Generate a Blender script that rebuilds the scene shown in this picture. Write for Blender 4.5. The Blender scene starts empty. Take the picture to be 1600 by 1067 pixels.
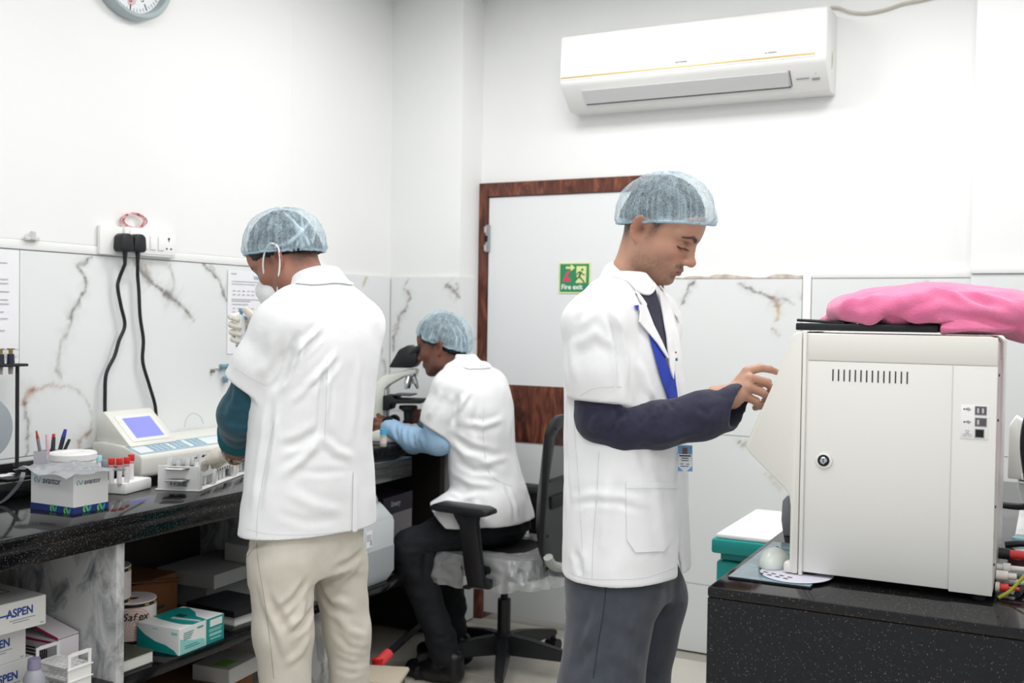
import bpy, bmesh, math, random
import numpy as np
from mathutils import Vector, Matrix, noise as mnoise
from mathutils.bvhtree import BVHTree

S = bpy.context.scene
COL = S.collection
R = math.radians
PI = math.pi
rnd = random.Random(7)

# ---------------------------------------------------------------- camera, world, lights, exposure
F_PX, CX, CY, CAM_H = 1640.0, 800.0, 533.5, 1.40
def _axes():
    vy = np.array([840, -24.5, F_PX]); vx = np.array([3170, 85.5, -F_PX])
    vy /= np.linalg.norm(vy); vx /= np.linalg.norm(vx)
    a = vy + vx; b = vy - vx
    a /= np.linalg.norm(a); b /= np.linalg.norm(b)
    vy = (a + b) / 2 ** .5; vx = (a - b) / 2 ** .5
    return np.stack([vx, vy, np.cross(vx, vy)])
AX = _axes()                                   # world = AX @ camera(x right, y down, z forward)
CAMP = np.array([0, 0, CAM_H])
cd = bpy.data.cameras.new('camera'); cam = bpy.data.objects.new('camera', cd); COL.objects.link(cam)
cd.sensor_width = 36.0; cd.lens = 36.0 * F_PX / 1600; cd.clip_start = .05
_m = AX @ np.diag([1, -1, -1.0])
cam.matrix_world = Matrix([list(_m[0]) + [0], list(_m[1]) + [0], list(_m[2]) + [CAM_H], [0, 0, 0, 1]])
cd.dof.use_dof = True; cd.dof.focus_distance = 2.45; cd.dof.aperture_fstop = 4.5
S.camera = cam

W = bpy.data.worlds.new('world'); S.world = W; W.use_nodes = True
W.node_tree.nodes['Background'].inputs[0].default_value = (.93, .97, 1, 1)
W.node_tree.nodes['Background'].inputs[1].default_value = 0.60
S.view_settings.view_transform = 'Standard'; S.view_settings.look = 'None'
S.view_settings.gamma = 1; S.view_settings.use_curve_mapping = False
S.view_settings.exposure = 0.14

def area_light(name, loc, size, energy, color=(1, 1, 1), rot=(0, 0, 0)):
    l = bpy.data.lights.new(name, 'AREA'); l.shape = 'RECTANGLE'; l.size, l.size_y = size
    l.energy = energy; l.color = color
    o = bpy.data.objects.new(name, l); COL.objects.link(o); o.location = loc; o.rotation_euler = rot
    return o
# ceiling panels of the room, all above the frame
for _x, _y, _e in ((-1.65, 3.2, 15), (-1.6, 1.75, 9), (-.35, 3.2, 14.5), (-.35, 1.75, 10), (-1.0, .3, 15), (.7, .3, 15), (.9, 2.6, 8)):
    area_light('ceiling_panel_light', (_x, _y, 2.85), (.6, .6), _e, (1, .99, .98))

# ---------------------------------------------------------------- unprojection: measures taken from the photo
def ray(px, py): return AX @ np.array([(px - CX) / F_PX, (py - CY) / F_PX, 1.0])
def onx(px, py, x): r = ray(px, py); return CAMP + r * x / r[0]
def ony(px, py, y): r = ray(px, py); return CAMP + r * y / r[1]
def onz(px, py, z): r = ray(px, py); return CAMP + r * (z - CAM_H) / r[2]
def at(px, py, d): return CAMP + ray(px, py) * d

# ---------------------------------------------------------------- materials
def lin(c):
    if isinstance(c, str): c = [int(c[i:i + 2], 16) / 255 for i in (0, 2, 4)]
    return tuple(x / 12.92 if x <= .04045 else ((x + .055) / 1.055) ** 2.4 for x in c)
MATS = {}
def mat(name, col, rough=.5, metal=0, var=None, vscale=8, bump=0, bscale=60, trans=0, alpha=1, emit=None, attr=None, coat=0, ior=1.45, sss=0, spec=.5, sheen=0, stretch=None):
    if name in MATS: return MATS[name]
    m = bpy.data.materials.new(name); m.use_nodes = True; MATS[name] = m
    nt = m.node_tree; b = nt.nodes['Principled BSDF']; L = nt.links
    c = lin(col) + (1,)
    b.inputs['Base Color'].default_value = c
    b.inputs['Roughness'].default_value = rough; b.inputs['Metallic'].default_value = metal
    b.inputs['Transmission Weight'].default_value = trans; b.inputs['IOR'].default_value = ior
    b.inputs['Alpha'].default_value = alpha; b.inputs['Coat Weight'].default_value = coat
    b.inputs['Specular IOR Level'].default_value = spec
    b.inputs['Sheen Weight'].default_value = sheen
    if sss: b.inputs['Subsurface Weight'].default_value = sss; b.inputs['Subsurface Radius'].default_value = (.01, .004, .002)
    if emit: b.inputs['Emission Color'].default_value = c; b.inputs['Emission Strength'].default_value = emit
    tc = nt.nodes.new('ShaderNodeTexCoord')
    vec = tc.outputs['Object']
    if stretch:
        mp = nt.nodes.new('ShaderNodeMapping'); mp.inputs['Scale'].default_value = stretch
        L.new(vec, mp.inputs[0]); vec = mp.outputs[0]
    src = None
    if attr:
        an = nt.nodes.new('ShaderNodeAttribute'); an.attribute_name = attr
        src = an.outputs['Color']
    if var:
        n = nt.nodes.new('ShaderNodeTexNoise'); n.inputs['Scale'].default_value = vscale; n.inputs['Detail'].default_value = 6
        L.new(vec, n.inputs['Vector'])
        mx = nt.nodes.new('ShaderNodeMix'); mx.data_type = 'RGBA'
        rp = nt.nodes.new('ShaderNodeMapRange'); rp.inputs[1].default_value = .35; rp.inputs[2].default_value = .65
        L.new(n.outputs['Fac'], rp.inputs[0]); L.new(rp.outputs[0], mx.inputs[0])
        if src: L.new(src, mx.inputs[6])
        else: mx.inputs[6].default_value = c
        mx.inputs[7].default_value = lin(var) + (1,)
        src = mx.outputs[2]
    if src: L.new(src, b.inputs['Base Color'])
    if bump:
        n2 = nt.nodes.new('ShaderNodeTexNoise'); n2.inputs['Scale'].default_value = bscale; n2.inputs['Detail'].default_value = 4
        L.new(vec, n2.inputs['Vector'])
        bp = nt.nodes.new('ShaderNodeBump'); bp.inputs['Strength'].default_value = bump; bp.inputs['Distance'].default_value = .004
        L.new(n2.outputs['Fac'], bp.inputs['Height']); L.new(bp.outputs[0], b.inputs['Normal'])
    return m

def granite():
    m = mat('black_granite', '0e0e10', .09, spec=.45)
    nt = m.node_tree; b = nt.nodes['Principled BSDF']; L = nt.links
    tc = nt.nodes.new('ShaderNodeTexCoord')
    v = nt.nodes.new('ShaderNodeTexVoronoi'); v.inputs['Scale'].default_value = 380
    L.new(tc.outputs['Object'], v.inputs['Vector'])
    sep = nt.nodes.new('ShaderNodeSeparateColor'); L.new(v.outputs['Color'], sep.inputs[0])
    gt = nt.nodes.new('ShaderNodeMapRange'); gt.inputs[1].default_value = .86; gt.inputs[2].default_value = 1.0
    L.new(sep.outputs[0], gt.inputs[0])
    lt = nt.nodes.new('ShaderNodeMapRange'); lt.inputs[1].default_value = .42; lt.inputs[2].default_value = .15
    L.new(v.outputs['Distance'], lt.inputs[0])
    mu = nt.nodes.new('ShaderNodeMath'); mu.operation = 'MULTIPLY'
    L.new(gt.outputs[0], mu.inputs[0]); L.new(lt.outputs[0], mu.inputs[1])
    n = nt.nodes.new('ShaderNodeTexNoise'); n.inputs['Scale'].default_value = 90; n.inputs['Detail'].default_value = 5
    L.new(tc.outputs['Object'], n.inputs['Vector'])
    m1 = nt.nodes.new('ShaderNodeMix'); m1.data_type = 'RGBA'
    m1.inputs[6].default_value = lin('060608') + (1,); m1.inputs[7].default_value = lin('17171a') + (1,)
    L.new(n.outputs['Fac'], m1.inputs[0])
    m2 = nt.nodes.new('ShaderNodeMix'); m2.data_type = 'RGBA'; m2.inputs[7].default_value = lin('8f8a80') + (1,)
    L.new(mu.outputs[0], m2.inputs[0]); L.new(m1.outputs[2], m2.inputs[6]); L.new(m2.outputs[2], b.inputs['Base Color'])
    return m
GRAN = granite()

def wood():
    m = mat('dark_wood_laminate', '5a3324', .35)
    nt = m.node_tree; b = nt.nodes['Principled BSDF']; L = nt.links
    tc = nt.nodes.new('ShaderNodeTexCoord')
    mp = nt.nodes.new('ShaderNodeMapping'); mp.inputs['Scale'].default_value = (7, 7, 2.2); L.new(tc.outputs['Object'], mp.inputs[0])
    n = nt.nodes.new('ShaderNodeTexNoise'); n.inputs['Scale'].default_value = 3; n.inputs['Detail'].default_value = 7; n.inputs['Distortion'].default_value = 1.6
    L.new(mp.outputs[0], n.inputs['Vector'])
    cr = nt.nodes.new('ShaderNodeValToRGB'); e = cr.color_ramp.elements
    e[0].position = .3; e[0].color = lin('3a1d14') + (1,); e[1].position = .72; e[1].color = lin('93593c') + (1,)
    k = e.new(.5); k.color = lin('63362a') + (1,)
    L.new(n.outputs['Fac'], cr.inputs[0]); L.new(cr.outputs[0], b.inputs['Base Color'])
    return m
WOOD = wood()

def marble(name, base, dark, scale, lo, hi, rough=.3):
    m = mat(name, base, rough)
    nt = m.node_tree; b = nt.nodes['Principled BSDF']; L = nt.links
    tc = nt.nodes.new('ShaderNodeTexCoord')
    mp = nt.nodes.new('ShaderNodeMapping'); mp.inputs['Scale'].default_value = (1, 1, .55); mp.inputs['Rotation'].default_value = (R(30), R(25), 0)
    L.new(tc.outputs['Object'], mp.inputs[0])
    n = nt.nodes.new('ShaderNodeTexNoise'); n.inputs['Scale'].default_value = scale; n.inputs['Detail'].default_value = 9; n.inputs['Roughness'].default_value = .62; n.inputs['Distortion'].default_value = .8
    L.new(mp.outputs[0], n.inputs['Vector'])
    cr = nt.nodes.new('ShaderNodeValToRGB'); e = cr.color_ramp.elements
    e[0].position = lo; e[0].color = lin(dark) + (1,); e[1].position = hi; e[1].color = lin(base) + (1,)
    L.new(n.outputs['Fac'], cr.inputs[0]); L.new(cr.outputs[0], b.inputs['Base Color'])
    return m
MARB = marble('grey_marble', 'cacbca', '72777d', 15, .34, .54)

PAINT = mat('white_wall_paint', 'f1f2f1', .6, var='eeefee', vscale=1.5, bump=.05, bscale=30)
WHITE = mat('white_plastic', 'f0f0ee', .38)
CREAM = mat('cream_plastic', 'e9e7e0', .42)
OFFW = mat('offwhite_plastic', 'e6e6df', .4)
BLACK = mat('black_plastic', '1a1b1f', .42)
BLACKM = mat('black_matte', '101114', .65)
DGREY = mat('dark_grey_plastic', '3a3d42', .45)
GREY = mat('grey_plastic', '8f9499', .4)
LGREY = mat('light_grey_plastic', 'b9bdbf', .4)
CHROME = mat('chrome', 'c9cccf', .18, 1)
STEEL = mat('brushed_steel', 'a9abad', .35, 1)
PAPER = mat('white_paper', 'f0f0f4', .7)
CARD = mat('white_card', 'ecebea', .5)
INK = mat('grey_print', '9a9ca3', .7)
INKD = mat('dark_print', '33353c', .6)
RED = mat('red_plastic', 'd3252a', .4)
TEAL = mat('teal_plastic', '17918d', .4)
SLATE = mat('slate_blue_plastic', '84a4b4', .45)
PALEB = mat('pale_blue_print', 'c3dbe4', .5)
BLUE = mat('blue_print', '2a3f95', .5)
GLASS = mat('clear_glass', 'f4f8f8', .05, trans=1, ior=1.3)
CLEARP = mat('clear_plastic', 'eef2f2', .12, trans=.9, ior=1.12)
COTTON = mat('white_coat_cotton', 'eeeff1', .85, bump=.30, bscale=30, sheen=.1)

# ---------------------------------------------------------------- mesh builders
class B:
    def __init__(s): s.bm = bmesh.new()
    def box(s, c, d, rot=None, bev=0, seg=2):
        g = bmesh.ops.create_cube(s.bm, size=1)
        vs = g['verts']
        M = Matrix.Translation(Vector([float(x) for x in c])) @ ((rot if isinstance(rot, Matrix) else Matrix.Rotation(rot, 4, 'Z')) if rot is not None else Matrix()) @ Matrix.Diagonal(Vector(list(map(float, d)) + [1]))
        bmesh.ops.transform(s.bm, matrix=M, verts=vs)
        if bev:
            es = list({e for v in vs for e in v.link_edges})
            bmesh.ops.bevel(s.bm, geom=es, offset=bev, segments=seg, affect='EDGES', profile=.5)
        return s
    def span(s, lo, hi, bev=0, seg=2):
        lo = np.array(lo, float); hi = np.array(hi, float)
        return s.box((lo + hi) / 2, hi - lo, None, bev, seg)
    def cyl(s, a, b, r0, r1=None, n=20, cap=True):
        a = Vector([float(x) for x in a]); b = Vector([float(x) for x in b]); r1 = r0 if r1 is None else r1
        z = (b - a).normalized(); q = Vector((0, 0, 1)).rotation_difference(z)
        ra = [s.bm.verts.new(a + q @ Vector((r0 * math.cos(t), r0 * math.sin(t), 0))) for t in np.arange(n) * 2 * PI / n]
        rb = [s.bm.verts.new(b + q @ Vector((r1 * math.cos(t), r1 * math.sin(t), 0))) for t in np.arange(n) * 2 * PI / n]
        for i in range(n): s.bm.faces.new((ra[i], ra[(i + 1) % n], rb[(i + 1) % n], rb[i]))
        if cap: s.bm.faces.new(ra[::-1]); s.bm.faces.new(rb)
        return s
    def lathe(s, prof, c=(0, 0, 0), n=32, axis='Z', sx=1, sy=1):
        rings = []
        for r, z in prof:
            ring = []
            for i in range(n):
                t = 2 * PI * i / n; p = (r * math.cos(t) * sx, r * math.sin(t) * sy, z)
                if axis == 'X': p = (p[2], p[0], p[1])
                if axis == 'Y': p = (p[1], p[2], p[0])
                ring.append(s.bm.verts.new((c[0] + p[0], c[1] + p[1], c[2] + p[2])))
            rings.append(ring)
        for a, b in zip(rings, rings[1:]):
            for i in range(n): s.bm.faces.new((a[i], a[(i + 1) % n], b[(i + 1) % n], b[i]))
        if prof[0][0] > 1e-5: s.bm.faces.new(rings[0][::-1])
        if prof[-1][0] > 1e-5: s.bm.faces.new(rings[-1])
        return s
    def tube(s, pts, r, n=8, closed=False, smooth=6, flat=1):
        P = [np.array(p, float) for p in pts]
        if smooth and len(P) > 2: P = catmull(P, smooth, closed)
        rings = []; N = len(P); up = None
        for i, p in enumerate(P):
            a = P[(i - 1) % N] if (closed or i) else p; b = P[(i + 1) % N] if (closed or i < N - 1) else p
            t = Vector(b - a).normalized()
            if up is None: up = t.orthogonal().normalized() if flat == 1 else (Vector((0, 0, 1)) - t * t.z).normalized()
            up = (up - t * up.dot(t)).normalized(); sd = t.cross(up)
            rr = r[min(int(i * len(r) / N), len(r) - 1)] if isinstance(r, (list, tuple)) else r
            rings.append([s.bm.verts.new(Vector(p) + up * (rr * flat * math.cos(k * 2 * PI / n)) + sd * (rr * math.sin(k * 2 * PI / n))) for k in range(n)])
        for i in range(N if closed else N - 1):
            a, b = rings[i], rings[(i + 1) % N]
            for k in range(n): s.bm.faces.new((a[k], a[(k + 1) % n], b[(k + 1) % n], b[k]))
        if not closed: s.bm.faces.new(rings[0][::-1]); s.bm.faces.new(rings[-1])
        return s
    def prism(s, poly, lo, hi, axis='Y', bev=0):
        """2D polygon extruded along an axis; poly coords are the two other axes in x,y,z order"""
        def mk(p, t):
            if axis == 'Y': return (p[0], t, p[1])
            if axis == 'X': return (t, p[0], p[1])
            return (p[0], p[1], t)
        a = [s.bm.verts.new(mk(p, lo)) for p in poly]; b = [s.bm.verts.new(mk(p, hi)) for p in poly]
        n = len(poly); fs = [s.bm.faces.new(a), s.bm.faces.new(b[::-1])]
        for i in range(n): fs.append(s.bm.faces.new((a[i], b[i], b[(i + 1) % n], a[(i + 1) % n])))
        bmesh.ops.recalc_face_normals(s.bm, faces=fs)
        if bev:
            es = [e for e in {e for f in fs for e in f.edges} if e.calc_face_angle(0) > R(25)]
            bmesh.ops.bevel(s.bm, geom=es, offset=bev, segments=2, affect='EDGES', profile=.5)
        return s
    def quad(s, *p): s.bm.faces.new([s.bm.verts.new([float(x) for x in q]) for q in p]); return s
    def tf(s, M): bmesh.ops.transform(s.bm, matrix=M, verts=s.bm.verts[:]); return s
    def obj(s, name, m, parent=None, smooth=True, origin=None):
        bmesh.ops.recalc_face_normals(s.bm, faces=s.bm.faces[:])
        me = bpy.data.meshes.new(name); s.bm.to_mesh(me); s.bm.free()
        return mesh_obj(name, me, m, parent, smooth, origin)
def mesh_obj(name, me, m, parent=None, smooth=True, origin=None, sharp=35):
    if origin is not None: me.transform(Matrix.Translation(-Vector([float(x) for x in origin])))
    if m: me.materials.append(m)
    if smooth:
        me.shade_smooth()
        if sharp: me.set_sharp_from_angle(angle=R(sharp))
    o = bpy.data.objects.new(name, me); COL.objects.link(o)
    if origin is not None and parent is None: o.location = [float(x) for x in origin]
    if parent is not None: o.parent = parent
    return o
def catmull(P, k=6, closed=False):
    P = [np.array(p, float) for p in P]; out = []; N = len(P)
    for i in range(N if closed else N - 1):
        g = lambda j: P[j % N] if closed else P[max(0, min(N - 1, j))]
        a, b, c, d = g(i - 1), g(i), g(i + 1), g(i + 2)
        for q in range(k):
            t = q / k
            out.append(.5 * (2 * b + (c - a) * t + (2 * a - 5 * b + 4 * c - d) * t * t + (3 * b - a - 3 * c + d) * t ** 3))
    if not closed: out.append(P[-1])
    return out
def tag(o, label, cat, group=None, kind=None):
    if label: o['label'] = label
    if cat: o['category'] = cat
    if group: o['group'] = group
    if kind: o['kind'] = kind
    return o
def T(name, label, cat, loc=(0, 0, 0), rz=0, group=None):
    o = bpy.data.objects.new(name, None); COL.objects.link(o); o.empty_display_size = .05
    o.location = [float(x) for x in loc]; o.rotation_euler = (0, 0, rz)
    return tag(o, label, cat, group)
def copy_tree(o, parent=None, label=None):
    c = o.copy(); COL.objects.link(c)
    if parent: c.parent = parent
    if label: c['label'] = label
    for ch in o.children: copy_tree(ch, c)
    return c
def ST(b, name, m, parent=None, smooth=True):
    o = b.obj(name, m, parent, smooth)
    if parent is None: o['kind'] = 'structure'
    return o
def text(body, size, M, m, name='lettering', parent=None, extrude=.0004, bold=0, shear=0, squash=1, align='LEFT'):
    cu = bpy.data.curves.new(name, 'FONT'); cu.body = body; cu.size = size; cu.extrude = extrude; cu.offset = bold; cu.shear = shear
    cu.align_x = align
    o = bpy.data.objects.new(name, cu)
    COL.objects.link(o); dg = bpy.context.evaluated_depsgraph_get()
    me = bpy.data.meshes.new_from_object(o.evaluated_get(dg)); bpy.data.objects.remove(o); bpy.data.curves.remove(cu)
    me.transform(M @ Matrix.Diagonal((squash, 1, 1, 1)))
    return mesh_obj(name, me, m, parent, False)
def frame(o, xdir, ydir):
    x = Vector([float(a) for a in xdir]).normalized(); y = Vector([float(a) for a in ydir]); y = (y - x * y.dot(x)).normalized(); z = x.cross(y)
    return Matrix(((x[0], y[0], z[0], float(o[0])), (x[1], y[1], z[1], float(o[1])), (x[2], y[2], z[2], float(o[2])), (0, 0, 0, 1)))
FX = lambda o: frame(o, (0, 1, 0), (0, 0, 1))     # lettering on a face that looks towards +X
FY = lambda o: frame(o, (1, 0, 0), (0, 0, 1))     # lettering on a face that looks towards -Y
FZ = lambda o, a=0: frame(o, (math.cos(a), math.sin(a), 0), (-math.sin(a), math.cos(a), 0))
def bars(rows, M, m, parent, name='print', th=.0005):
    """flat printed lines: (x, y, w, h) in the plane of M"""
    b = B()
    for x, y, w, h in rows: b.box((x + w / 2, y + h / 2, th / 2), (w, h, th))
    o = b.tf(M).obj(name, m, parent, False); o['kind'] = 'stuff'; return o

# ---------------------------------------------------------------- numpy noise, veined tiles
def vnoise(P, scale, seed=0):
    """smooth value noise, P (N,3) -> 0..1"""
    Q = np.asarray(P, np.float64) * scale + seed * 17.3
    I = np.floor(Q).astype(np.int64); f = Q - I; f = f * f * (3 - 2 * f)
    out = 0
    for dx in (0, 1):
        for dy in (0, 1):
            for dz in (0, 1):
                h = (I[:, 0] + dx) * 374761393 + (I[:, 1] + dy) * 668265263 + (I[:, 2] + dz) * 2147483647
                h = (h ^ (h >> 13)) * 1274126177; h = h ^ (h >> 16)
                v = (h & 0xffff) / 65535.0
                w = (f[:, 0] if dx else 1 - f[:, 0]) * (f[:, 1] if dy else 1 - f[:, 1]) * (f[:, 2] if dz else 1 - f[:, 2])
                out = out + v * w
    return out
def polydist(P, L):
    """distance of points (N,k) to a polyline, and the parameter 0..1 along it"""
    P = np.asarray(P); L = [np.asarray(l, float) for l in L]
    best = np.full(len(P), 1e9); par = np.zeros(len(P)); n = len(L) - 1
    for i in range(n):
        a, d = L[i], L[i + 1] - L[i]
        t = np.clip(((P - a) @ d) / max(d @ d, 1e-12), 0, 1)
        q = np.linalg.norm(P - a - t[:, None] * d, axis=1)
        k = q < best; best[k] = q[k]; par[k] = (i + t[k]) / n
    return best, par
def set_color(me, name, cols):
    a = me.color_attributes.new(name, 'FLOAT_COLOR', 'POINT')
    c = np.ones((len(cols), 4), np.float32); c[:, :3] = cols; a.data.foreach_set('color', c.ravel())
TILE = mat('veined_wall_tile', 'e8ebec', .16, attr='vein')
def tile(name, axis, plane, u0, u1, z0, z1, veins, parent, step=.006, face=1, th=.01):
    """one glazed wall tile: grid front with vein colour, skirt behind. axis 'X' tile lies in the YZ plane"""
    g = .0012; nu = max(2, int((u1 - u0) / step)); nz = max(2, int((z1 - z0) / step))
    us = np.linspace(u0 + g, u1 - g, nu + 1); zs = np.linspace(z0 + g, z1 - g, nz + 1)
    U, Z = np.meshgrid(us, zs, indexing='ij'); U, Z = U.ravel(), Z.ravel()
    mk = (lambda u, z, p: np.stack([np.full_like(u, p), u, z], 1)) if axis == 'X' else (lambda u, z, p: np.stack([u, np.full_like(u, p), z], 1))
    V = mk(U, Z, plane)
    idx = np.arange(len(U)).reshape(nu + 1, nz + 1)
    F = np.stack([idx[:-1, :-1], idx[1:, :-1], idx[1:, 1:], idx[:-1, 1:]], -1).reshape(-1, 4).tolist()
    rim = idx[:, 0].tolist() + idx[-1, 1:].tolist() + idx[::-1, -1][1:].tolist() + idx[0, ::-1][1:-1].tolist()
    n0 = len(V); VB = mk(U[rim], Z[rim], plane - face * th)
    V = np.vstack([V, VB]); m = len(rim)
    F += [[rim[i], rim[(i + 1) % m], n0 + (i + 1) % m, n0 + i] for i in range(m)]
    P2 = np.stack([U, Z], 1)
    base = np.array(lin('e9ecec')); c = np.tile(base, (len(U), 1))
    c *= (0.955 + .06 * vnoise(np.c_[P2, np.zeros(len(P2))], 2.6, 5))[:, None]
    for k, (L, w, s, colr) in enumerate(veins):
        L = np.array(L); lo, hi = L.min(0) - .06, L.max(0) + .06
        sel = np.where(((P2 > lo) & (P2 < hi)).all(1))[0]
        if not len(sel): continue
        q = P2[sel]; q3 = np.c_[q, np.full(len(q), k * 1.7)]
        jit = np.stack([vnoise(q3, 45, 1) - .5, vnoise(q3, 45, 2) - .5], 1) * .014 + np.stack([vnoise(q3, 150, 3) - .5, vnoise(q3, 150, 4) - .5], 1) * .006
        d, t = polydist(q + jit, L)
        n1 = vnoise(np.c_[t * 9, t * 0, t * 0 + k], 1, 8)
        ww = w * (.45 + 1.5 * n1 ** 2) * np.clip(np.minimum(t, 1 - t) * 9 + .35, 0, 1)
        I = np.exp(-(d / ww) ** 2) * s * (.45 + .7 * vnoise(q3, 90, 6))
        I = np.maximum(I, .28 * s * np.exp(-(d / (ww * 3.2)) ** 2) * vnoise(q3, 60, 9))
        I = np.clip(I, 0, .92)[:, None]
        cc = np.array(lin(colr)) * (.8 + .5 * vnoise(q3, 70, 7))[:, None]
        c[sel] = c[sel] * (1 - I) + cc * I
    me = bpy.data.meshes.new(name); me.from_pydata(V.tolist(), [], F)
    set_color(me, 'vein', np.vstack([c, c[rim]]))
    return mesh_obj(name, me, TILE, parent, False)

# ---------------------------------------------------------------- room shell
WX, CYW, DY = -2.75, 4.08, 4.28            # left wall, corner wall face, door wall face
ZT, ZC = 1.58, 2.86                        # tile top, ceiling
wl = ST(B().span((WX - .15, -.6, 0), (WX, 4.4, ZC)), 'wall_left', PAINT, None, False)
ST(B().span((WX, -.6, ZT + .03), (WX + .012, 3.36, ZC - .002), .004), 'wall_left_plaster', PAINT, wl, False)
wc = ST(B().span((WX, CYW + .012, 0), (-2.374, 4.6, ZC)), 'wall_corner', PAINT, None, False)
wb = ST(B().prism([(-2.374, 2.02), (-2.374, ZC), (1.5, ZC), (1.5, 0), (-1.475, 0), (-1.475, 2.02)], DY + .005, 4.6, 'Y'), 'wall_back', PAINT, None, False)
wp = ST(B().span((-.27, 4.17, 0), (1.5, DY + .004, ZC)), 'wall_pillar', PAINT, None, False)
ST(B().span((1.5, -.6, 0), (1.65, 4.6, ZC)), 'wall_right', PAINT, None, False)
ST(B().span((-2.9, -.6, ZC), (1.65, 4.6, ZC + .1)), 'ceiling', PAINT, None, False)
FLOORG = mat('floor_grout', 'a9a49b', .8)
FLOORT = mat('cream_floor_tile', 'd6d1c8', .22, var='c9c3b8', vscale=3)
fl = ST(B().span((-2.9, -.6, -.1), (1.65, 4.6, -.004)), 'floor', FLOORG, None, False)
b = B().box((0, 0, 0), (.597, .597, .008), bev=.0015, seg=1); ft0 = b.obj('floor_tile', FLOORT, fl, False)
k = 0
for i in range(7):
    for j in range(8):
        o = ft0 if k == 0 else ft0.copy()
        if k: COL.objects.link(o)
        o.location = (-2.45 + .6 * i, -.33 + .6 * j, -.004); k += 1

VX = lambda pts: [tuple(onx(px, py, WX + .012)[1:]) for px, py in pts]
VYc = lambda pts, y: [tuple(ony(px, py, y)[[0, 2]]) for px, py in pts]
G1, BR, G2 = '6f6a64', '9a7358', '8d8780'
left_veins = [
    (VX([(149, 399), (122, 416), (134, 436), (132, 456), (120, 474), (111, 489), (111, 503)]), .006, .95, G1),
    (VX([(111, 503), (98, 531), (94, 554), (90, 575), (93, 596)]), .009, .6, '8f8478'),
    (VX([(124, 470), (112, 489), (106, 500)]), .014, .45, '857c70'),
    (VX([(104, 601), (80, 602), (62, 606), (48, 611)]), .006, .6, BR), (VX([(56, 607), (44, 614), (37, 624), (40, 632)]), .013, .85, 'a0714f'),
    (VX([(38, 625), (38, 642), (42, 665), (41, 690), (43, 703), (39, 718)]), .005, .85, G1),
    (VX([(104, 601), (122, 610), (135, 628), (143, 640), (142, 668)]), .005, .5, 'a3907a'), (VX([(143, 672), (131, 681), (125, 690), (124, 702)]), .009, .8, '8f6a4c'),
    (VX([(206, 405), (221, 424), (238, 441), (262, 461), (285, 479), (297, 493)]), .008, .95, '66605a'),
    (VX([(208, 408), (225, 424), (240, 446)]), .020, .75, '777069'), (VX([(256, 460), (268, 463), (282, 477)]), .014, .8, '77706a'), (VX([(226, 410), (230, 424)]), .012, .5, BR),
    (VX([(263, 412), (271, 430), (272, 448), (267, 463)]), .005, .7, G2), (VX([(297, 492), (303, 505)]), .009, .6, 'a9977f'),
    (VX([(318, 413), (335, 427), (344, 444), (352, 463), (362, 480)]), .006, .95, '5d5955'), (VX([(328, 413), (336, 426)]), .004, .8, G1),
    (VX([(574, 432), (566, 449)]), .006, .8, 'b08a4e'), (VX([(598, 560), (603, 575), (601, 590)]), .008, .7, '8c7a6a'), (VX([(596, 570), (597, 545)]), .004, .6, G2),
    (VX([(22, 560), (5, 556)]), .01, .6, BR),
]
for (u0, u1) in ((.91, 2.11), (2.11, 3.31), (3.31, CYW - .001)):
    tile('wall_tile', 'X', WX + .012, u0, u1, .96, ZT, left_veins, wl)
    tile('wall_tile', 'X', WX + .012, u0, u1, .34, .96, [], wl, .05)
    tile('wall_tile', 'X', WX + .012, u0, u1, .004, .34, [], wl, .05)
ST(B().span((WX + .001, -.5, ZT + .001), (WX + .016, 3.6, ZT + .03), .004), 'trim_1', PAINT, wl)
cv = [(VYc([(632, 449), (640, 464), (637, 479), (624, 496), (622, 513), (615, 527), (615, 550)], CYW), .007, .9, '7d736a'),
      (VYc([(695, 443), (702, 449), (712, 458), (719, 466)], CYW), .013, .9, '6d655f'), (VYc([(712, 455), (716, 448), (714, 441)], CYW), .006, .6, G2),
      (VYc([(632, 449), (636, 441), (640, 435)], CYW), .004, .7, G2), (VYc([(620, 505), (614, 520)], CYW), .012, .5, BR), (VYc([(634, 690), (641, 660), (645, 625)], CYW), .006, .6, 'b39463')]
for z0, z1 in ((.004, .34), (.34, .96), (.96, ZT)):
    tile('wall_tile', 'Y', CYW, WX + .0125, -2.362, z0, z1, cv if z0 > .3 else [], wc, .006, -1)
    tile('wall_tile', 'X', -2.362, CYW + .001, DY - .045, z0, z1, [([(CYW + .06, 1.29), (CYW + .12, 1.30), (CYW + .2, 1.305)], .005, .7, G2)] if z0 > .9 else [], wc, .008, 1)
YR = DY - .012
rv = [(VYc([(1086, 438), (1075, 450), (1072, 464), (1066, 476)], YR), .006, .95, '5f5b57'), (VYc([(1062, 482), (1055, 486), (1057, 500)], YR), .006, .7, G2),
      (VYc([(1153, 443), (1180, 455), (1200, 462), (1211, 469)], YR), .006, .95, '6a6662'), (VYc([(1204, 464), (1212, 470), (1217, 479)], YR), .013, .85, '94725a'),
      (VYc([(1216, 476), (1217, 490), (1212, 501)], YR), .010, .75, 'b99558'), (VYc([(1213, 466), (1232, 470), (1243, 476)], YR), .005, .75, G2),
      (VYc([(1250, 468), (1256, 456)], YR), .009, .6, 'a68f76'), (VYc([(1204, 513), (1210, 514), (1220, 526)], YR), .005, .6, 'a99a86'),
      (VYc([(1147, 685), (1160, 694), (1172, 697)], YR), .006, .85, '8c8a70'), (VYc([(1195, 741), (1203, 745), (1222, 768)], YR), .008, .6, 'b5ae96'),
      (VYc([(1064, 921), (1072, 913)], YR), .006, .7, G2), (VYc([(1429, 447), (1451, 440)], YR), .005, .8, G2)]
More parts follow.
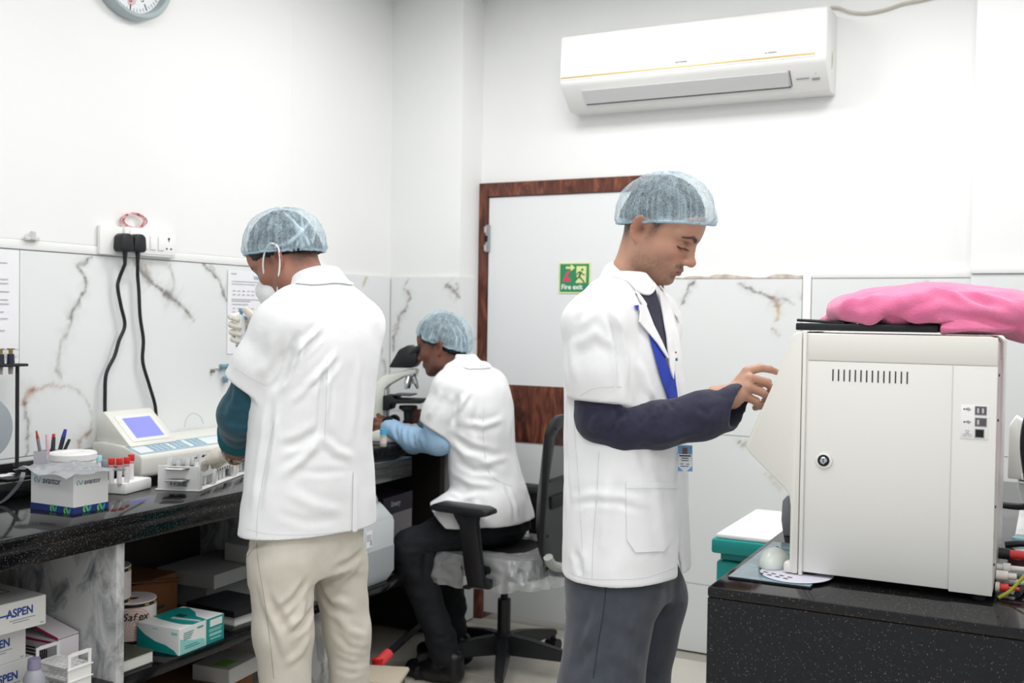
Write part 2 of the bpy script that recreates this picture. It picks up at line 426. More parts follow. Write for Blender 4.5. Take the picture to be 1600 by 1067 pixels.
for u0, u1 in ((-1.475, -.893), (-.857, -.271)):
    for z0, z1 in ((.004, .292), (.292, .927), (.927, ZT - .006)):
        tile('wall_tile', 'Y', YR, u0, u1, z0, z1, rv, wb, .006 if z0 > .9 else .012, -1)
ST(B().span((-.891, YR - .004, .005), (-.859, DY, ZT + .003), .002), 'trim_2', PAINT, wb)
for u0, u1 in ((-.268, .33), (.33, .93), (.93, 1.49)):
    for z0, z1 in ((.004, .927), (.927, ZT + .004)): tile('wall_tile', 'Y', 4.158, u0, u1, z0, z1, [], wp, .05, -1)
ST(B().span((-.857, YR - .003, ZT - .005), (-.271, DY + .004, ZT + .022), .003), 'trim_3', PAINT, wb)
ST(B().span((-.268, 4.15, ZT + .005), (1.49, 4.169, ZT + .034), .003), 'trim_4', PAINT, wp)
# broken plaster crumbs along the tile top by the door
PLAST = mat('broken_plaster', 'b8a999', .9, var='ddd5ca', vscale=40, bump=.6, bscale=90)
bb = B(); xs = np.linspace(-1.47, -.895, 90); rr = random.Random(3); top = []
for x in xs:
    h = .004 + .010 * max(0, vnoise(np.array([[x, 0, 0]]), 14, 3)[0] - .35) / .65 + .016 * max(0, vnoise(np.array([[x, 3, 0]]), 26, 5)[0] - .55)
    top.append((x, ZT - .006 + h * 1.5))
bb.prism([(-1.47, ZT - .0055)] + top + [(-.895, ZT - .0055)], YR - .001, DY + .004, 'Y'); bb.obj('broken_plaster_edge', PLAST, wb, False)

# door with laminate frame
dr = T('door_1', None, None, (-1.93, DY, 0)); dr['kind'] = 'structure'
def wpart(b, name, m, root, smooth=True):
    b.tf(Matrix.Translation(-root.location)); return b.obj(name, m, root, smooth)
wpart(B().prism([(-2.3735, 0), (-2.3735, 2.018), (-1.476, 2.018), (-1.476, 0), (-1.522, 0), (-1.522, 1.955), (-2.33, 1.955), (-2.33, 0)], DY - .022, DY + .14, 'Y', .002), 'door_frame', WOOD, dr, False)
DL = mat('door_laminate', 'e6e9ea', .32)
wpart(B().span((-2.326, DY - .012, .03), (-1.526, DY + .022, 1.951), .002), 'door_leaf', DL, dr, False)
wpart(B().span((-2.322, DY - .0155, .833), (-1.53, DY - .012, 1.093)), 'wood_band', WOOD, dr, False)
for z in (1.70, .25):
    h = wpart(B().span((-2.335, DY - .027, z), (-2.316, DY - .0125, z + .125), .002), 'hinge', STEEL, dr, False)
    for q in range(3): B().span((-2.339 + 1.93, -.032, z + .005 + q * .042), (-2.325 + 1.93, -.0272, z + .034 + q * .042), .001).obj('hinge_knuckle', BLACKM if q % 2 else CHROME, h, False)
wpart(B().cyl((-1.58, DY - .06, 1.02), (-1.58, DY - .012, 1.02), .011).cyl((-1.585, DY - .055, 1.02), (-1.70, DY - .055, 1.02), .009), 'door_handle', STEEL, dr)

# fire exit sign
sx, sz, sy = -1.964, 1.512, DY - .0128
sg = T('fire_exit_sign', 'green fire exit sign with running man on white door', 'sign', (sx, sy, sz))
GLOW = mat('sign_pale_yellow', 'dfe8a0', .5); GRN = mat('sign_green', '2f8a5c', .45); GRND = mat('sign_dark_green', '2a6b48', .5)
B().span((0, -.003, 0), (.152, 0, .136)).obj('sign_plate', GLOW, sg, False)
B().span((.006, -.0036, .006), (.146, -.003, .130)).obj('sign_field', GRN, sg, False)
text('Fire exit', .031, FY((.013, -.0037, .018)), mat('sign_white', 'f2f6f0', .5), 'lettering', sg, bold=.0006, squash=.98)
pr = lambda poly, m, n, d=0: B().prism(poly, -.0044 - d, -.0036, 'Y').obj(n, m, sg, False)
pr([(.034, .109), (.034, .118), (.058, .118), (.056, .126), (.064, .126), (.078, .1135), (.064, .101), (.056, .101), (.058, .109)], GLOW, 'arrow')
pr([(.082, .046), (.132, .046), (.134, .120), (.086, .120), (.085, .09), (.088, .07)], GLOW, 'doorway_print')
pr([(.022, .052), (.024, .066), (.032, .078), (.036, .09), (.050, .102), (.060, .102), (.052, .092), (.044, .080), (.042, .072), (.055, .068), (.058, .052)], mat('sign_pink_red', 'd8476a', .5), 'flame_print')
rb = B().lathe([(0, -.0006), (.0055, -.0006), (.0055, 0), (0, 0)], (.114, -.0046, .104), 14, 'Y')
for a, c, w in (((.106, .094), (.100, .072), .0045), ((.100, .074), (.120, .054), .003), ((.102, .074), (.090, .066), .003), ((.090, .066), (.084, .056), .0025), ((.106, .095), (.094, .092), .0028), ((.094, .092), (.088, .082), .0025), ((.108, .094), (.116, .084), .0025), ((.116, .084), (.126, .082), .0025), ((.120, .055), (.124, .046), .003)):
    rb.cyl((a[0], -.0046, a[1]), (c[0], -.0046, c[1]), w, n=8)
rb.obj('running_figure', GRND, sg)

# air conditioner
ac = T('air_conditioner', 'white split air conditioner with gold line high on back wall', 'air conditioner', (-1.335, DY + .005, 2.29))
ZA = lambda y: [(0, .0), (-.0, .315), (-.20, .315), (-.232, .295), (-.236, .10), (-.225, .085), (-.12, .004), (-.09, 0)]
aw = .552
prof = [(0, .004), (0, .318), (-.17, .318), (-.205, .30), (-.212, .11), (-.202, .093), (-.105, .004)]
b = B(); b.prism(prof, -aw, aw, 'X', .007); b.obj('housing', WHITE, ac)
B().prism([(-.2065, .118), (-.2005, .303), (-.203, .303), (-.2145, .118)], -aw + .004, aw - .03, 'X').obj('front_panel', WHITE, ac)
GOLD = mat('gold_trim', 'd9b877', .35, .3)
B().span((-aw + .006, -.2160, .1245), (aw - .04, -.2115, .1315), .001).obj('gold_strip', GOLD, ac)
def slope(y0, z0, y1, z1, x0, x1, off): 
    n = Vector((0, (z0 - z1), (y1 - y0))).normalized() * -off
    return B().quad((x0, y0 - n.y * 0 + n.y, z0 + n.z), (x1, y0 + n.y, z0 + n.z), (x1, y1 + n.y, z1 + n.z), (x0, y1 + n.y, z1 + n.z))
fl_ = Vector((0, .089, .097)).normalized()
def onslope(t, u): # point on the sloping underside, t 0 front .. 1 back
    y = -.202 + (.097) * t; z = .093 - .089 * t
    return Vector((u, y, z)) + Vector((0, -.676, -.737)) * .002
b = B()
for t0, t1, x0, x1 in ((.18, .70, -.46, .40),):
    p = [onslope(t0, x0), onslope(t0, x1), onslope(t1, x1), onslope(t1, x0)]
    n = Vector((0, -.676, -.737)) * .004
    vs = [b.bm.verts.new(q) for q in p] + [b.bm.verts.new(q + n) for q in p]
    for f in ((4, 5, 6, 7), (0, 1, 5, 4), (1, 2, 6, 5), (2, 3, 7, 6), (3, 0, 4, 7)): b.bm.faces.new([vs[i] for i in f])
b.obj('louvre_flap', mat('grey_white_plastic', 'd9dadb', .4), ac, False)
B().tube([onslope(.735, -.46), onslope(.735, .405)], .0035, 6, smooth=0).obj('flap_gap', DGREY, ac)
B().tube([onslope(.16, .41), onslope(.72, .41)], .0018, 6, smooth=0).obj('flap_gap', DGREY, ac)
bars([(0, 0, .05, .006), (.06, -.008, .03, .01), (.075, .02, .004, .004)], frame(onslope(.5, .43) + Vector((0, -.0005, -.0005)), (1, 0, 0), (0, -.737, .676)), INK, ac)
bars([(-.02, .008, .018, .0042), (.0, .008, .03, .0042)], FY((-.02, -.2158, .137)), INK, ac, 'maker_mark')
bars([(.32, .008, .008, .004), (.333, .009, .035, .0035)], FY((0, -.2158, .137)), INK, ac, 'model_mark')
cb = B().tube([ony(x, y, DY - .01) for x, y in [(1291, 12), (1310, 12), (1330, 19), (1356, 20), (1385, 14), (1412, 5), (1440, 0), (1475, -9)]], .005)
tag(cb.obj('supply_cable', mat('old_cable', 'c9c3b4', .6)), 'thin beige cable sagging along wall right of air conditioner', 'cable')
cb = B().tube([ony(x, y, DY - .09) for x, y in [(1289, 42), (1294, 55), (1299, 78), (1300, 95), (1297, 115), (1289, 129)]], [.005, .004, .003, .003, .003, .0035])
tag(cb.obj('sensor_cable', mat('old_cable2', 'b0ab9f', .6)), 'short cable looping down right side of air conditioner', 'cable')

# ---------------------------------------------------------------- left counter
ctr = T('lab_counter', 'long black granite lab counter along left wall on marble uprights', 'counter', (-2.45, 2, 0))
def WP(b, name, m, root, smooth=True):            # part given in world coordinates
    b.tf(root.matrix_basis.inverted()); return b.obj(name, m, root, smooth)
CZ, CEX = .87, -2.137
WP(B().span((-2.737, .6, CZ - .03), (CEX, 3.343, CZ), .0015), 'worktop', GRAN, ctr)
WP(B().span((CEX - .028, .602, CZ - .073), (CEX - .0001, 3.3428, CZ - .0301), .0005), 'front_apron', GRAN, ctr)
WP(B().span((-2.737, 3.318, CZ - .073), (CEX - .03, 3.342, CZ - .0303), .002), 'end_apron', GRAN, ctr)
lg = T('granite_ledge', 'low black granite ledge with upstand along tiles at the left end of the counter', 'ledge', (-2.66, 1.5, CZ))
WP(B().span((-2.7375, .6, CZ + .0002), (-2.722, 2.36, CZ + .078), .002), 'upstand', GRAN, lg)
WP(B().span((-2.7215, .6, CZ + .0002), (-2.59, 2.36, CZ + .045), .003), 'ledge_slab', GRAN, lg)
BACKD = mat('dark_panel_and_shade', '3a3431', .9, var='2c2826', vscale=4)  # brown of uprights and end panel; painted shade on the wall backing
WP(B().span((WX + .0124, .6, .004), (WX + .0225, 4.06, CZ - .031)), 'shade_backing', BACKD, wl, False)  # dark sheet over the lower tiles, under-counter shade put into its colour
for y0, y1 in ((.62, .648), (1.958, 1.986), (2.85, 2.878)):
    WP(B().span((-2.725, y0, .005), (-2.16, y1, CZ - .0305), .003), 'marble_upright', MARB, ctr)
WP(B().span((-2.725, .65, .40), (-2.165, 1.956, .43), .002), 'lower_shelf', GRAN, ctr)
WP(B().span((-2.725, 1.988, .40), (-2.165, 2.848, .43), .002), 'lower_shelf', GRAN, ctr)
WP(B().span((-2.725, 2.88, .40), (-2.128, 3.30, .43), .002), 'lower_shelf', GRAN, ctr)
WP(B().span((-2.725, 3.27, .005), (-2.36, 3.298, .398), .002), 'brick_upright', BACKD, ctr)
mt_ = T('microscope_table', 'black granite slab table in the corner carrying the microscope', 'table', (-2.5, 3.7, 0))
WP(B().span((-2.737, 3.346, .845), (-2.295, 4.066, .89), .003), 'table_top', GRAN, mt_)
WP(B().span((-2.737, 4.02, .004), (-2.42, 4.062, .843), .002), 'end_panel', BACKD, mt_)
WP(B().span((-2.725, 3.346, .40), (-2.34, 3.95, .43), .002), 'lower_shelf', GRAN, mt_)
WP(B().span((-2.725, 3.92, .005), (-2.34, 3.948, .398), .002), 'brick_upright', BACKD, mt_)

# ---------------------------------------------------------------- things on the left wall
cl = T('wall_clock', 'round grey rimmed wall clock cut by top of the photo', 'clock', (WX + .0125, 2.511, 2.532))
B().lathe([(0, .0), (.166, .0), (.171, .012), (.170, .034), (.162, .044), (.150, .040), (.148, .016), (.147, .012), (0, .012)], n=64, axis='X').obj('case', mat('clock_rim_grey', 'aab6b9', .35), cl)
B().lathe([(0, .0125), (.1465, .0125), (.1465, .0135), (0, .0135)], n=48, axis='X').obj('dial', mat('clock_dial', 'e9ebf0', .5), cl)
b = B(); b2 = B()
for i in range(60):
    a = i * PI / 30; d = Vector((0, math.sin(a), math.cos(a)))
    r0, w = (.120, .0035) if i % 5 == 0 else (.131, .0016)
    q = Matrix.Rotation(-a, 4, 'X'); (b if i % 5 == 0 else b2).box(d * (r0 + .141) / 2 + Vector((.0142, 0, 0)), (.0012, w, .141 - r0), q)
b.obj('hour_mark', INKD, cl, False)['kind'] = 'stuff'; b2.obj('minute_mark', INK, cl, False)['kind'] = 'stuff'
for i in range(1, 13):
    a = i * PI / 6
    text(str(i), .03, FX((.0138, math.sin(a) * .103, math.cos(a) * .103 - .010)), mat('clock_red_brown', '6b4a4c', .6), 'numeral', cl, align='CENTER')
b = B(); b.prism([(-.03, -.02), (.03, .02), (.022, -.112), (.004, -.126), (-.010, -.122)], .0137, .0142, 'X'); b.obj('dial_emblem', mat('clock_pink', 'dcb9bb', .6), cl, False)
def hand_(a, l, w, m, n, x): B().box((x, math.sin(a) * l / 2, math.cos(a) * l / 2), (.0015, w, l), Matrix.Rotation(-a, 4, 'X')).obj(n, m, cl, False)
hand_(R(305), .075, .006, INKD, 'hour_hand', .020); hand_(R(62), .11, .004, INKD, 'minute_hand', .023); hand_(R(20), .12, .0015, RED, 'second_hand', .026)
GLS = mat('thin_glass', 'ffffff', .03, trans=1, ior=1.02)

sw = T('switchboard', 'white wall switchboard with sockets above left counter', 'switchboard', (WX + .0165, 2.55, 1.63))
x0 = 0
B().span((-.002, -.158, -.046), (.012, -.062, .048), .003).obj('cover_box', WHITE, sw)
B().span((-.002, -.066, -.042), (.022, .160, .050), .005).obj('face_plate', WHITE, sw)
B().span((.0221, -.045, -.034), (.0245, .147, .042), .001).obj('module_frame', mat('white_gloss', 'f4f4f4', .2), sw)
for y in (-.030, .004, .038, .074): B().span((.0246, y, -.020), (.029, y + .026, .028), .002).obj('switch', mat('white_gloss', 'f4f4f4', .2), sw)
b = B()
for y, z, r in ((.124, .022, .0045), (.114, -.012, .0035), (.134, -.012, .0035)): b.cyl((.0247, y, z), (.0256, y, z), r, n=12)
b.span((.0247, .1225, .012), (.0256, .1255, .022)); b.obj('socket_hole', INKD, sw)
PX = -2.70
def plug(py, label):
    y, z = onx(py[0], py[1], PX)[1:]
    t = T('power_plug', label, 'plug', (PX, y, z))
    b = B(); b.prism([(-.027, -.018), (-.020, -.028), (.020, -.028), (.027, -.018), (.024, .022), (.012, .032), (-.012, .032), (-.024, .022)], -.022, .018, 'X', .005); b.obj('plug_body', BLACK, t)
    b = B(); b.cyl((.004, 0, -.027), (.004, 0, -.07), .0085, .0055, 12); b.obj('strain_relief', BLACK, t)
    return t, (PX + .004, y, z - .068)
for k, (p0, pts, lab, lab2) in enumerate((
    ((194, 380), [(186, 436), (184, 450), (189, 478), (195, 508), (186, 532), (179, 556), (166, 584), (164, 618), (164, 650)], 'black plug in the switchboard, first from the blank cover', 'black power cord with an S bend falling to the blue-screen analyzer'),
    ((214, 381), [(215, 430), (217, 455), (219, 495), (224, 531), (223, 565), (233, 601), (242, 632), (244, 655)], 'black plug beside the free socket of the switchboard', 'black power cord hanging nearly straight behind the blue-screen analyzer'))):
    t, e = plug(p0, lab)
    pp = [e] + [np.array(onx(px, py, -2.716)) for px, py in pts]
    tag(B().tube(pp, .0058, 10).obj('power_cable', BLACK), lab2, 'cord')
b = B(); c = onx(209, 345, -2.722)
for k in range(4):
    b.tube([(c[0] + .006 * math.sin(3 * a + k), c[1] + (.046 + .003 * k * (-1) ** k) * math.cos(a + k * .2), c[2] + (.026 + .003 * math.sin(2 * a + k)) * math.sin(a + k * .2)) for a in np.arange(0, 2 * PI, PI / 8)], .0022, 6, True, 3)
tag(b.obj('wire_coil', mat('red_white_wire', 'b3222f', .5, var='e8c9c9', vscale=55)), 'small coil of red wire hanging above the switchboard', 'wire')
b = B(); c = onx(50, 373, -2.726); b.box((c[0], c[1], c[2]), (.012, .05, .012), bev=.004); b.cyl(c, c + np.array([.006, 0, .022]), .012, .008, 10)
tag(b.obj('wall_hook', mat('plaster_grey', 'd5d3cf', .8)), 'small broken plaster hook on tile edge at upper left', 'hook')

def notice(name, label, y0, y1, z0, z1, rows, head=None):
    t = T(name, label, 'paper', (WX + .0128, (y0 + y1) / 2, z0))
    n = 14; b = B(); P = [[b.bm.verts.new((.0012 + .004 * abs(math.sin(i * .9 + j * .4)) * (j / n) ** 2 * .5, (y1 - y0) * (i / 8 - .5), (z1 - z0) * j / n)) for j in range(n + 1)] for i in range(9)]
    for i in range(8):
        for j in range(n): b.bm.faces.new((P[i][j], P[i + 1][j], P[i + 1][j + 1], P[i][j + 1]))
    s = b.obj('sheet', PAPER, t)
    bars(rows, FX((.0037, 0, 0)), mat('pale_grey_print', 'b3b4bb', .7), t)
    if head: text(head, .017, FX((.0038, .03, z1 - z0 - .03)), mat('notice_blue', '8fb0cf', .6), 'heading', t, bold=.0004)
rr = random.Random(5)
rows = [(.02, .265 - .012 * k, .035 + .02 * rr.random(), .0022) for k in (1, 5, 6, 8, 10, 11, 13)] + [(.02, .09, .05, .002), (.02, .055, .04, .002)]
notice('wall_notice', 'white printed sheet taped to tiles at far left', 1.89, 2.107, 1.284, 1.576, rows)
rows = [(-.095, .30, .03, .003)]
for z, w in ((.272, .17), (.262, .13), (.205, .17), (.198, .10), (.186, .09), (.146, .17), (.137, .16)): rows.append((-.09, z, w, .0022))
for z in (.222, .236, .157, .170, .108, .118): 
    for q in range(7): rows.append((-.085 + q * .026, z, .014, .003))
notice('wall_notice', 'white printed notice on tiles behind the raised pipette', 2.994, 3.217, 1.248, 1.562, rows, 'TABLE')
hk = T('clip_strip', 'small blue clips on tiles below the notice with tables', 'clip', (-2.7365, 2.99, 1.20))
b = B(); b.span((0, -.055, -.004), (.006, .05, .002), .001); b.obj('rail', WHITE, hk)
for y, z in ((-.030, .006), (.004, .006), (-.014, -.040)): B().box((.015, y, z), (.02, .026, .012), bev=.003).span((.004, y - .006, z - .018), (.02, y + .006, z), .002).obj('clip', SLATE, hk)
B().cyl((0, -.075, -.012), (.012, -.075, -.012), .007, n=12).obj('screw_knob', mat('brown_grey', '8c8078', .6), hk)

# ---------------------------------------------------------------- things on the left counter
def carton(name, label, w, d, h, loc, rz, m, cat='box', group=None, bev=.0015):
    """box centred on loc, w along local x, d along local y, base at z=0"""
    t = T(name, label, cat, loc, rz, group)
    B().box((0, 0, h / 2), (w, d, h), bev=bev, seg=1).obj('carton', m, t, False)
    return t
NAVY = mat('print_navy', '2b3a78', .45); CYAN = mat('print_cyan', '2aa3c4', .45); LIME = mat('print_green', '6cc36a', .45); LOGOD = mat('logo_slate', '4b5468', .5)
gw, gd, gh = .165, .113, .103
gb = carton('glove_box', 'white box with dark blue base band and foil over its open top', gw, gd, gh, (-2.334, 1.9555, CZ + .0003), R(0), CARD, 'box')
bw = B(); bw.box((0, 0, .009), (gw + .0008, gd + .0008, .0175)); bw.obj('base_band', NAVY, gb, False)
def swoosh(M, s, parent, mats=(CYAN, LIME, CYAN), name='logo_swoosh', th=.0005, w=.0042):
    arcs = [[(-.017, .010), (-.021, .004), (-.021, -.004), (-.017, -.010), (-.013, -.012)], [(-.015, .012), (-.010, .011), (-.005, .002), (0, -.008), (.004, -.012)], [(.014, .012), (.012, .004), (.008, -.006), (.004, -.012)]]
    for a, mm in zip(arcs, mats):
        b = B(); pts = catmull([np.array([x, z, 0]) * s for x, z in a], 5); L_, R_ = [], []
        for i, p in enumerate(pts):
            d = pts[min(i + 1, len(pts) - 1)] - pts[max(i - 1, 0)]; n = np.array([-d[1], d[0], 0]); n /= np.linalg.norm(n); q = w * s / 2 * (.7 + .6 * math.sin(PI * i / (len(pts) - 1)))
            L_.append(b.bm.verts.new(p + n * q + [0, 0, th])); R_.append(b.bm.verts.new(p - n * q + [0, 0, th]))
        for i in range(len(pts) - 1): b.bm.faces.new((L_[i], L_[i + 1], R_[i + 1], R_[i]))
        b.tf(M).obj(name, mm, parent, False)
yf, xf = -gd / 2, gw / 2
swoosh(FY((-.053, yf, .081)), .62, gb); text('avantor', .026, FY((-.036, yf - .0003, .073)), LOGOD, 'lettering', gb, bold=.0002, squash=.86)
swoosh(FX((xf, -.036, .081)), .5, gb); text('avantor', .020, FX((xf + .0003, -.0235, .075)), LOGOD, 'lettering', gb, bold=.0002, squash=.86)
for M in (FY((.010, yf - .0008, .010)), FY((.062, yf - .0008, .008)), FX((xf + .0008, -.012, .010)), FX((xf + .0008, .034, .008))): swoosh(M, .62, gb, (LIME, LIME, CYAN), 'band_pattern', .0002, .008)
# foil sheet lying over the box
FOIL = mat('crumpled_foil', 'e2e5e8', .28, .45, bump=.5, bscale=60)
fo = B(); nx, ny = 36, 26; vs = []
for i in range(nx + 1):
    for j in range(ny + 1):
        u, v = i / nx - .5, j / ny - .5
        x, y = u * .225, v * .185
        p = np.array([[x, y, 1.0]])
        h = .018 * (vnoise(p, 24, 2)[0] - .5) + .009 * (vnoise(p, 60, 3)[0] - .5)
        ex = max(0, abs(x) - gw / 2 + .004); ey = max(0, abs(y) - gd / 2 + .004)
        h = max(h + .006, .001) if ex + ey == 0 else h + .005 - .10 * (ex + ey) + 1.2 * ex * ex
        if x < -.02 and y < 0: h += .006 * vnoise(p, 35, 8)[0]
        vs.append(fo.bm.verts.new((x, y, h)))
for i in range(nx):
    for j in range(ny): a = i * (ny + 1) + j; fo.bm.faces.new((vs[a], vs[a + ny + 1], vs[a + ny + 2], vs[a + 1]))
bmesh.ops.solidify(fo.bm, geom=fo.bm.faces[:], thickness=.0006)
fo.tf(Matrix.Translation((-2.334, 1.9555, CZ + gh + .002)) @ Matrix.Rotation(R(-4), 4, 'Z'))
tag(fo.obj('foil_sheet', FOIL), 'crumpled silver foil sheet over the white box with navy band', 'foil')
b = B(); pts = catmull([onz(p[0], p[1], z) for p, z in (((40, 738), .955), ((36, 752), .94), ((24, 768), .905), ((8, 783), .876), ((-14, 792), .8725))], 6); vv = []
for p in pts: vv.append((b.bm.verts.new(p), b.bm.verts.new(p + np.array([.004, -.017, .003]))))
for a, c in zip(vv, vv[1:]): b.bm.faces.new((a[0], c[0], c[1], a[1]))
bmesh.ops.solidify(b.bm, geom=b.bm.faces[:], thickness=.0008)
tag(b.obj('plastic_strip', mat('cloudy_strip', 'b9bcc2', .35, alpha=.85)), 'cloudy plastic strip curling off counter beside the foil-covered box', 'strip')
for k, (px, py, s) in enumerate(((6, 746, .022), (14, 743, .016))):
    b = B(); c = onz(px, py, CZ + .046); bmesh.ops.create_icosphere(b.bm, subdivisions=2, radius=s)
    for v in b.bm.verts: v.co = Vector((v.co.x, v.co.y * 1.4, v.co.z * .45)) * (.8 + .5 * rnd.random()); v.co.z = max(v.co.z, 0)
    b.tf(Matrix.Translation(c)); tag(b.obj('paper_scrap', PAPER, None, False), ('larger', 'smaller')[k] + ' crumpled paper scrap on ledge below the black rod rack', 'paper')

# black rod rack with small vials, and the grey lamp head
rk = T('rod_rack', 'thin black metal rod rack at the far left of the counter', 'rack', (-2.655, 2.04, CZ + .0453))
zt = onx(28, 568, -2.655)[2]; B().tube([(0, 0, .004), (0, 0, zt - CZ - .045)], .0055, 8, smooth=0).obj('rod', BLACK, rk)
B().span((-.04, -.06, 0), (.04, .02, .006), .002).obj('foot_plate', BLACK, rk)
hz = zt - CZ - .045
B().span((-.02, -.22, hz - .008), (.02, .022, hz), .002).obj('top_plate', BLACK, rk)
for y in (-.055, -.022, -.09):
    t = T('small_vial', {-.022: 'small dark brass-collared vial hanging next to the rod of the black rack', -.055: 'small dark brass-collared vial in the rack, second from the rod', -.09: 'small dark brass-collared vial in the rack, third from the rod'}[y], 'vial', (-2.655, 2.04 + y, zt + .0005), 0, 'vials in the rod rack')
    B().cyl((0, 0, 0), (0, 0, .028), .011, .0095, 14).obj('vial_body', mat('dark_blue_plastic', '23293c', .35), t)
    B().cyl((0, 0, .0285), (0, 0, .040), .006, .006, 12).cyl((0, 0, .0403), (0, 0, .044), .011, .011, 12).obj('brass_collar', mat('brass', 'a08a58', .3, .8), t)
    B().cyl((0, 0, -.0005), (0, 0, -.03), .0075, .006, 12).obj('vial_tip', mat('vial_grey', '9d9a97', .4), t)
lm = T('lamp_head', 'round grey lamp head at left edge above the counter', 'lamp', (-2.5, 1.78, CZ))
c = at(-30, 670, 2.66) - np.array([-2.5, 1.78, CZ])
B().lathe([(0, -.05), (.05, -.046), (.084, -.02), (.088, 0), (.080, .016), (.05, .02), (0, .02)], (c[0], c[1], c[2]), 40, 'X').obj('shade', mat('lamp_grey', '9aa2a9', .45), lm)
B().cyl((0, -.12, 0), (0, -.12, .012), .06, n=24).obj('base', GREY, lm)
B().tube([(0, -.12, .01), (-.01, -.125, .12), (c[0] - .06, c[1] - .04, c[2] - .02), (c[0] - .045, c[1], c[2])], .007).obj('stem', GREY, lm)

# pen cup, pens, white drum
pc = onx(76, 712, -2.63); 
pen = T('pen_cup', 'square white pen cup with pink dots behind the foil-covered box', 'cup', (-2.63, pc[1], CZ + .0453)); pen.scale = (1, 1, .55)
b = B()
for s in ((-.028, 0, .003, .056), (.028, 0, .003, .056), (0, -.0285, .056, .003), (0, .0285, .056, .003)): b.box((s[0], s[1], .065), (s[2], s[3], .128))
b.box((0, 0, .003), (.056, .057, .004)); b.obj('cup_wall', mat('lilac_white', 'dfdde6', .5), pen, False)
PK = mat('print_pink', 'd6679a', .5)
B().lathe([(0, 0), (.006, 0), (.006, .0008), (0, .0008)], (.0296, -.022, .122), 14, 'X').lathe([(0, 0), (.0045, 0), (.0045, .0008), (0, .0008)], (.0296, .020, .108), 14, 'X').obj('pink_dot', PK, pen)
bars([(-.006, .097, .016, .0025), (-.012, .090, .03, .0025), (-.02, .07, .03, .003)], FX((.0297, 0, 0)), PK, pen)
for k, (dx, dy, tx, ty, h, c1, c2, lab) in enumerate(((-.006, -.016, .0, -.022, .172, '8b8c90', 'b04040', 'grey pencil with red band'), (.0, .0, .0, -.006, .155, 'e9c3cf', 'e9c3cf', 'pale pink pen'),
        (.008, .008, 0, .004, .142, '3a3a40', '3a3a40', 'short dark pen'), (-.008, .016, .0, .008, .152, '2a2e55', 'd3303a', 'dark blue pen with red end'), (.006, .020, .0, .034, .168, '23283c', '2c3494', 'thick black marker with blue cap'), (.014, .010, .0, .052, .128, '1c1d22', '1c1d22', 'black pen leaning lowest'))):
    p = T('pen', lab + ' standing in the dotted cup', 'pen', (-2.63, pc[1], CZ + .0475), 0, 'pens in the dotted cup'); p.scale = (1, 1, .76)
    a, e = Vector((dx, dy * .7, 0)), Vector((dx + tx, dy + ty, h)); m_ = a.lerp(e, .82)
    B().cyl(a, m_, .005 if k != 4 else .0065, n=10).obj('barrel', mat('pen_' + c1, c1, .4), p)
    B().cyl(m_ + (e - m_) * .002, e, .0052 if k != 4 else .007, .0045 if k else .002, 10).obj('pen_end', mat('pen_' + c2, c2, .4), p)
jc = onx(114, 720, -2.515)
dj = T('tape_drum', 'round white plastic drum with blue print behind the foil-covered box', 'drum', (-2.515, jc[1], CZ))
B().lathe([(0, 0), (.062, 0), (.063, .004), (.063, .098), (.061, .101)], n=40).lathe([(.061, .1012), (.0655, .1014), (.0655, .118), (.062, .122), (.03, .122), (.028, .119), (0, .119)], n=40).obj('drum_body', mat('drum_white', 'f2f2f1', .4), dj)
b = B(); n = 10
for (a0, a1, z0, z1, mm, nm) in ((-.05, .30, .068, .082, mat('print_sky', '4aa5d8', .5), 'blue_print'), (-.75, -.62, .060, .066, RED, 'red_print')):
    b = B(); vv = []
    for q in range(n + 1):
        a = a0 + (a1 - a0) * q / n; vv.append((b.bm.verts.new((.0634 * math.cos(a), .0634 * math.sin(a), z0)), b.bm.verts.new((.0634 * math.cos(a), .0634 * math.sin(a), z1))))
    for p, q in zip(vv, vv[1:]): b.bm.faces.new((p[0], q[0], q[1], p[1]))
    b.obj(nm, mm, dj)

# foam block with red-capped tubes
fb = B().box((0, 0, .0165), (.085, .13, .033), bev=.005); fb.tf(Matrix.Translation((-2.430, 2.238, CZ + .0002)) @ Matrix.Rotation(R(12), 4, 'Z'))
tag(fb.obj('foam_block', mat('white_foam', 'f3f3f2', .8)), 'white foam block holding blood tubes beside the foil-covered box', 'foam block')
TUBE = mat('tube_label_white', 'ece7ea', .4)
def bloodtube(x, y, capm, label, h=.072, group='tubes in the foam block', z=None, band=True):
    t = T('blood_tube', label, 'tube', (x, y, CZ + .034 if z is None else z), 0, group)
    B().cyl((0, 0, 0), (0, 0, h - .016), .0072, n=14).obj('tube_body', TUBE, t)
    B().lathe([(0, h - .018), (.0088, h - .018), (.0092, h - .016), (.0092, h - .001), (.008, h + .001), (0, h + .001)], n=16).obj('tube_cap', capm, t)
    if band: B().cyl((0, 0, h - .026), (0, 0, h - .021), .0074, n=14).obj('label_band', mat('pink_band', 'd9898f', .5), t)
    return t
RC = mat('red_cap', 'd42a24', .4)
for k, (px, py) in enumerate(((174, 755), (186.5, 755), (198, 753), (205, 748))):
    x, y, _ = onz(px, py, CZ + .034); bloodtube(x, y, RC, ('red-capped blood tube nearest the foil-covered box', 'second red-capped blood tube from the foil-covered box', 'third red-capped blood tube from the foil-covered box', 'red-capped blood tube at rear of the group')[k])
x, y, _ = onz(163, 759, CZ + .034); bloodtube(x, y, mat('grey_cap', '8a8f9a', .4), 'blood tube with grey cap in the foam block', band=False)
x, y, _ = onz(159, 750, CZ + .034); bloodtube(x - .006, y - .006, mat('aqua_cap', 'a9dfe4', .4), 'blood tube with pale aqua cap in the foam block', band=False)

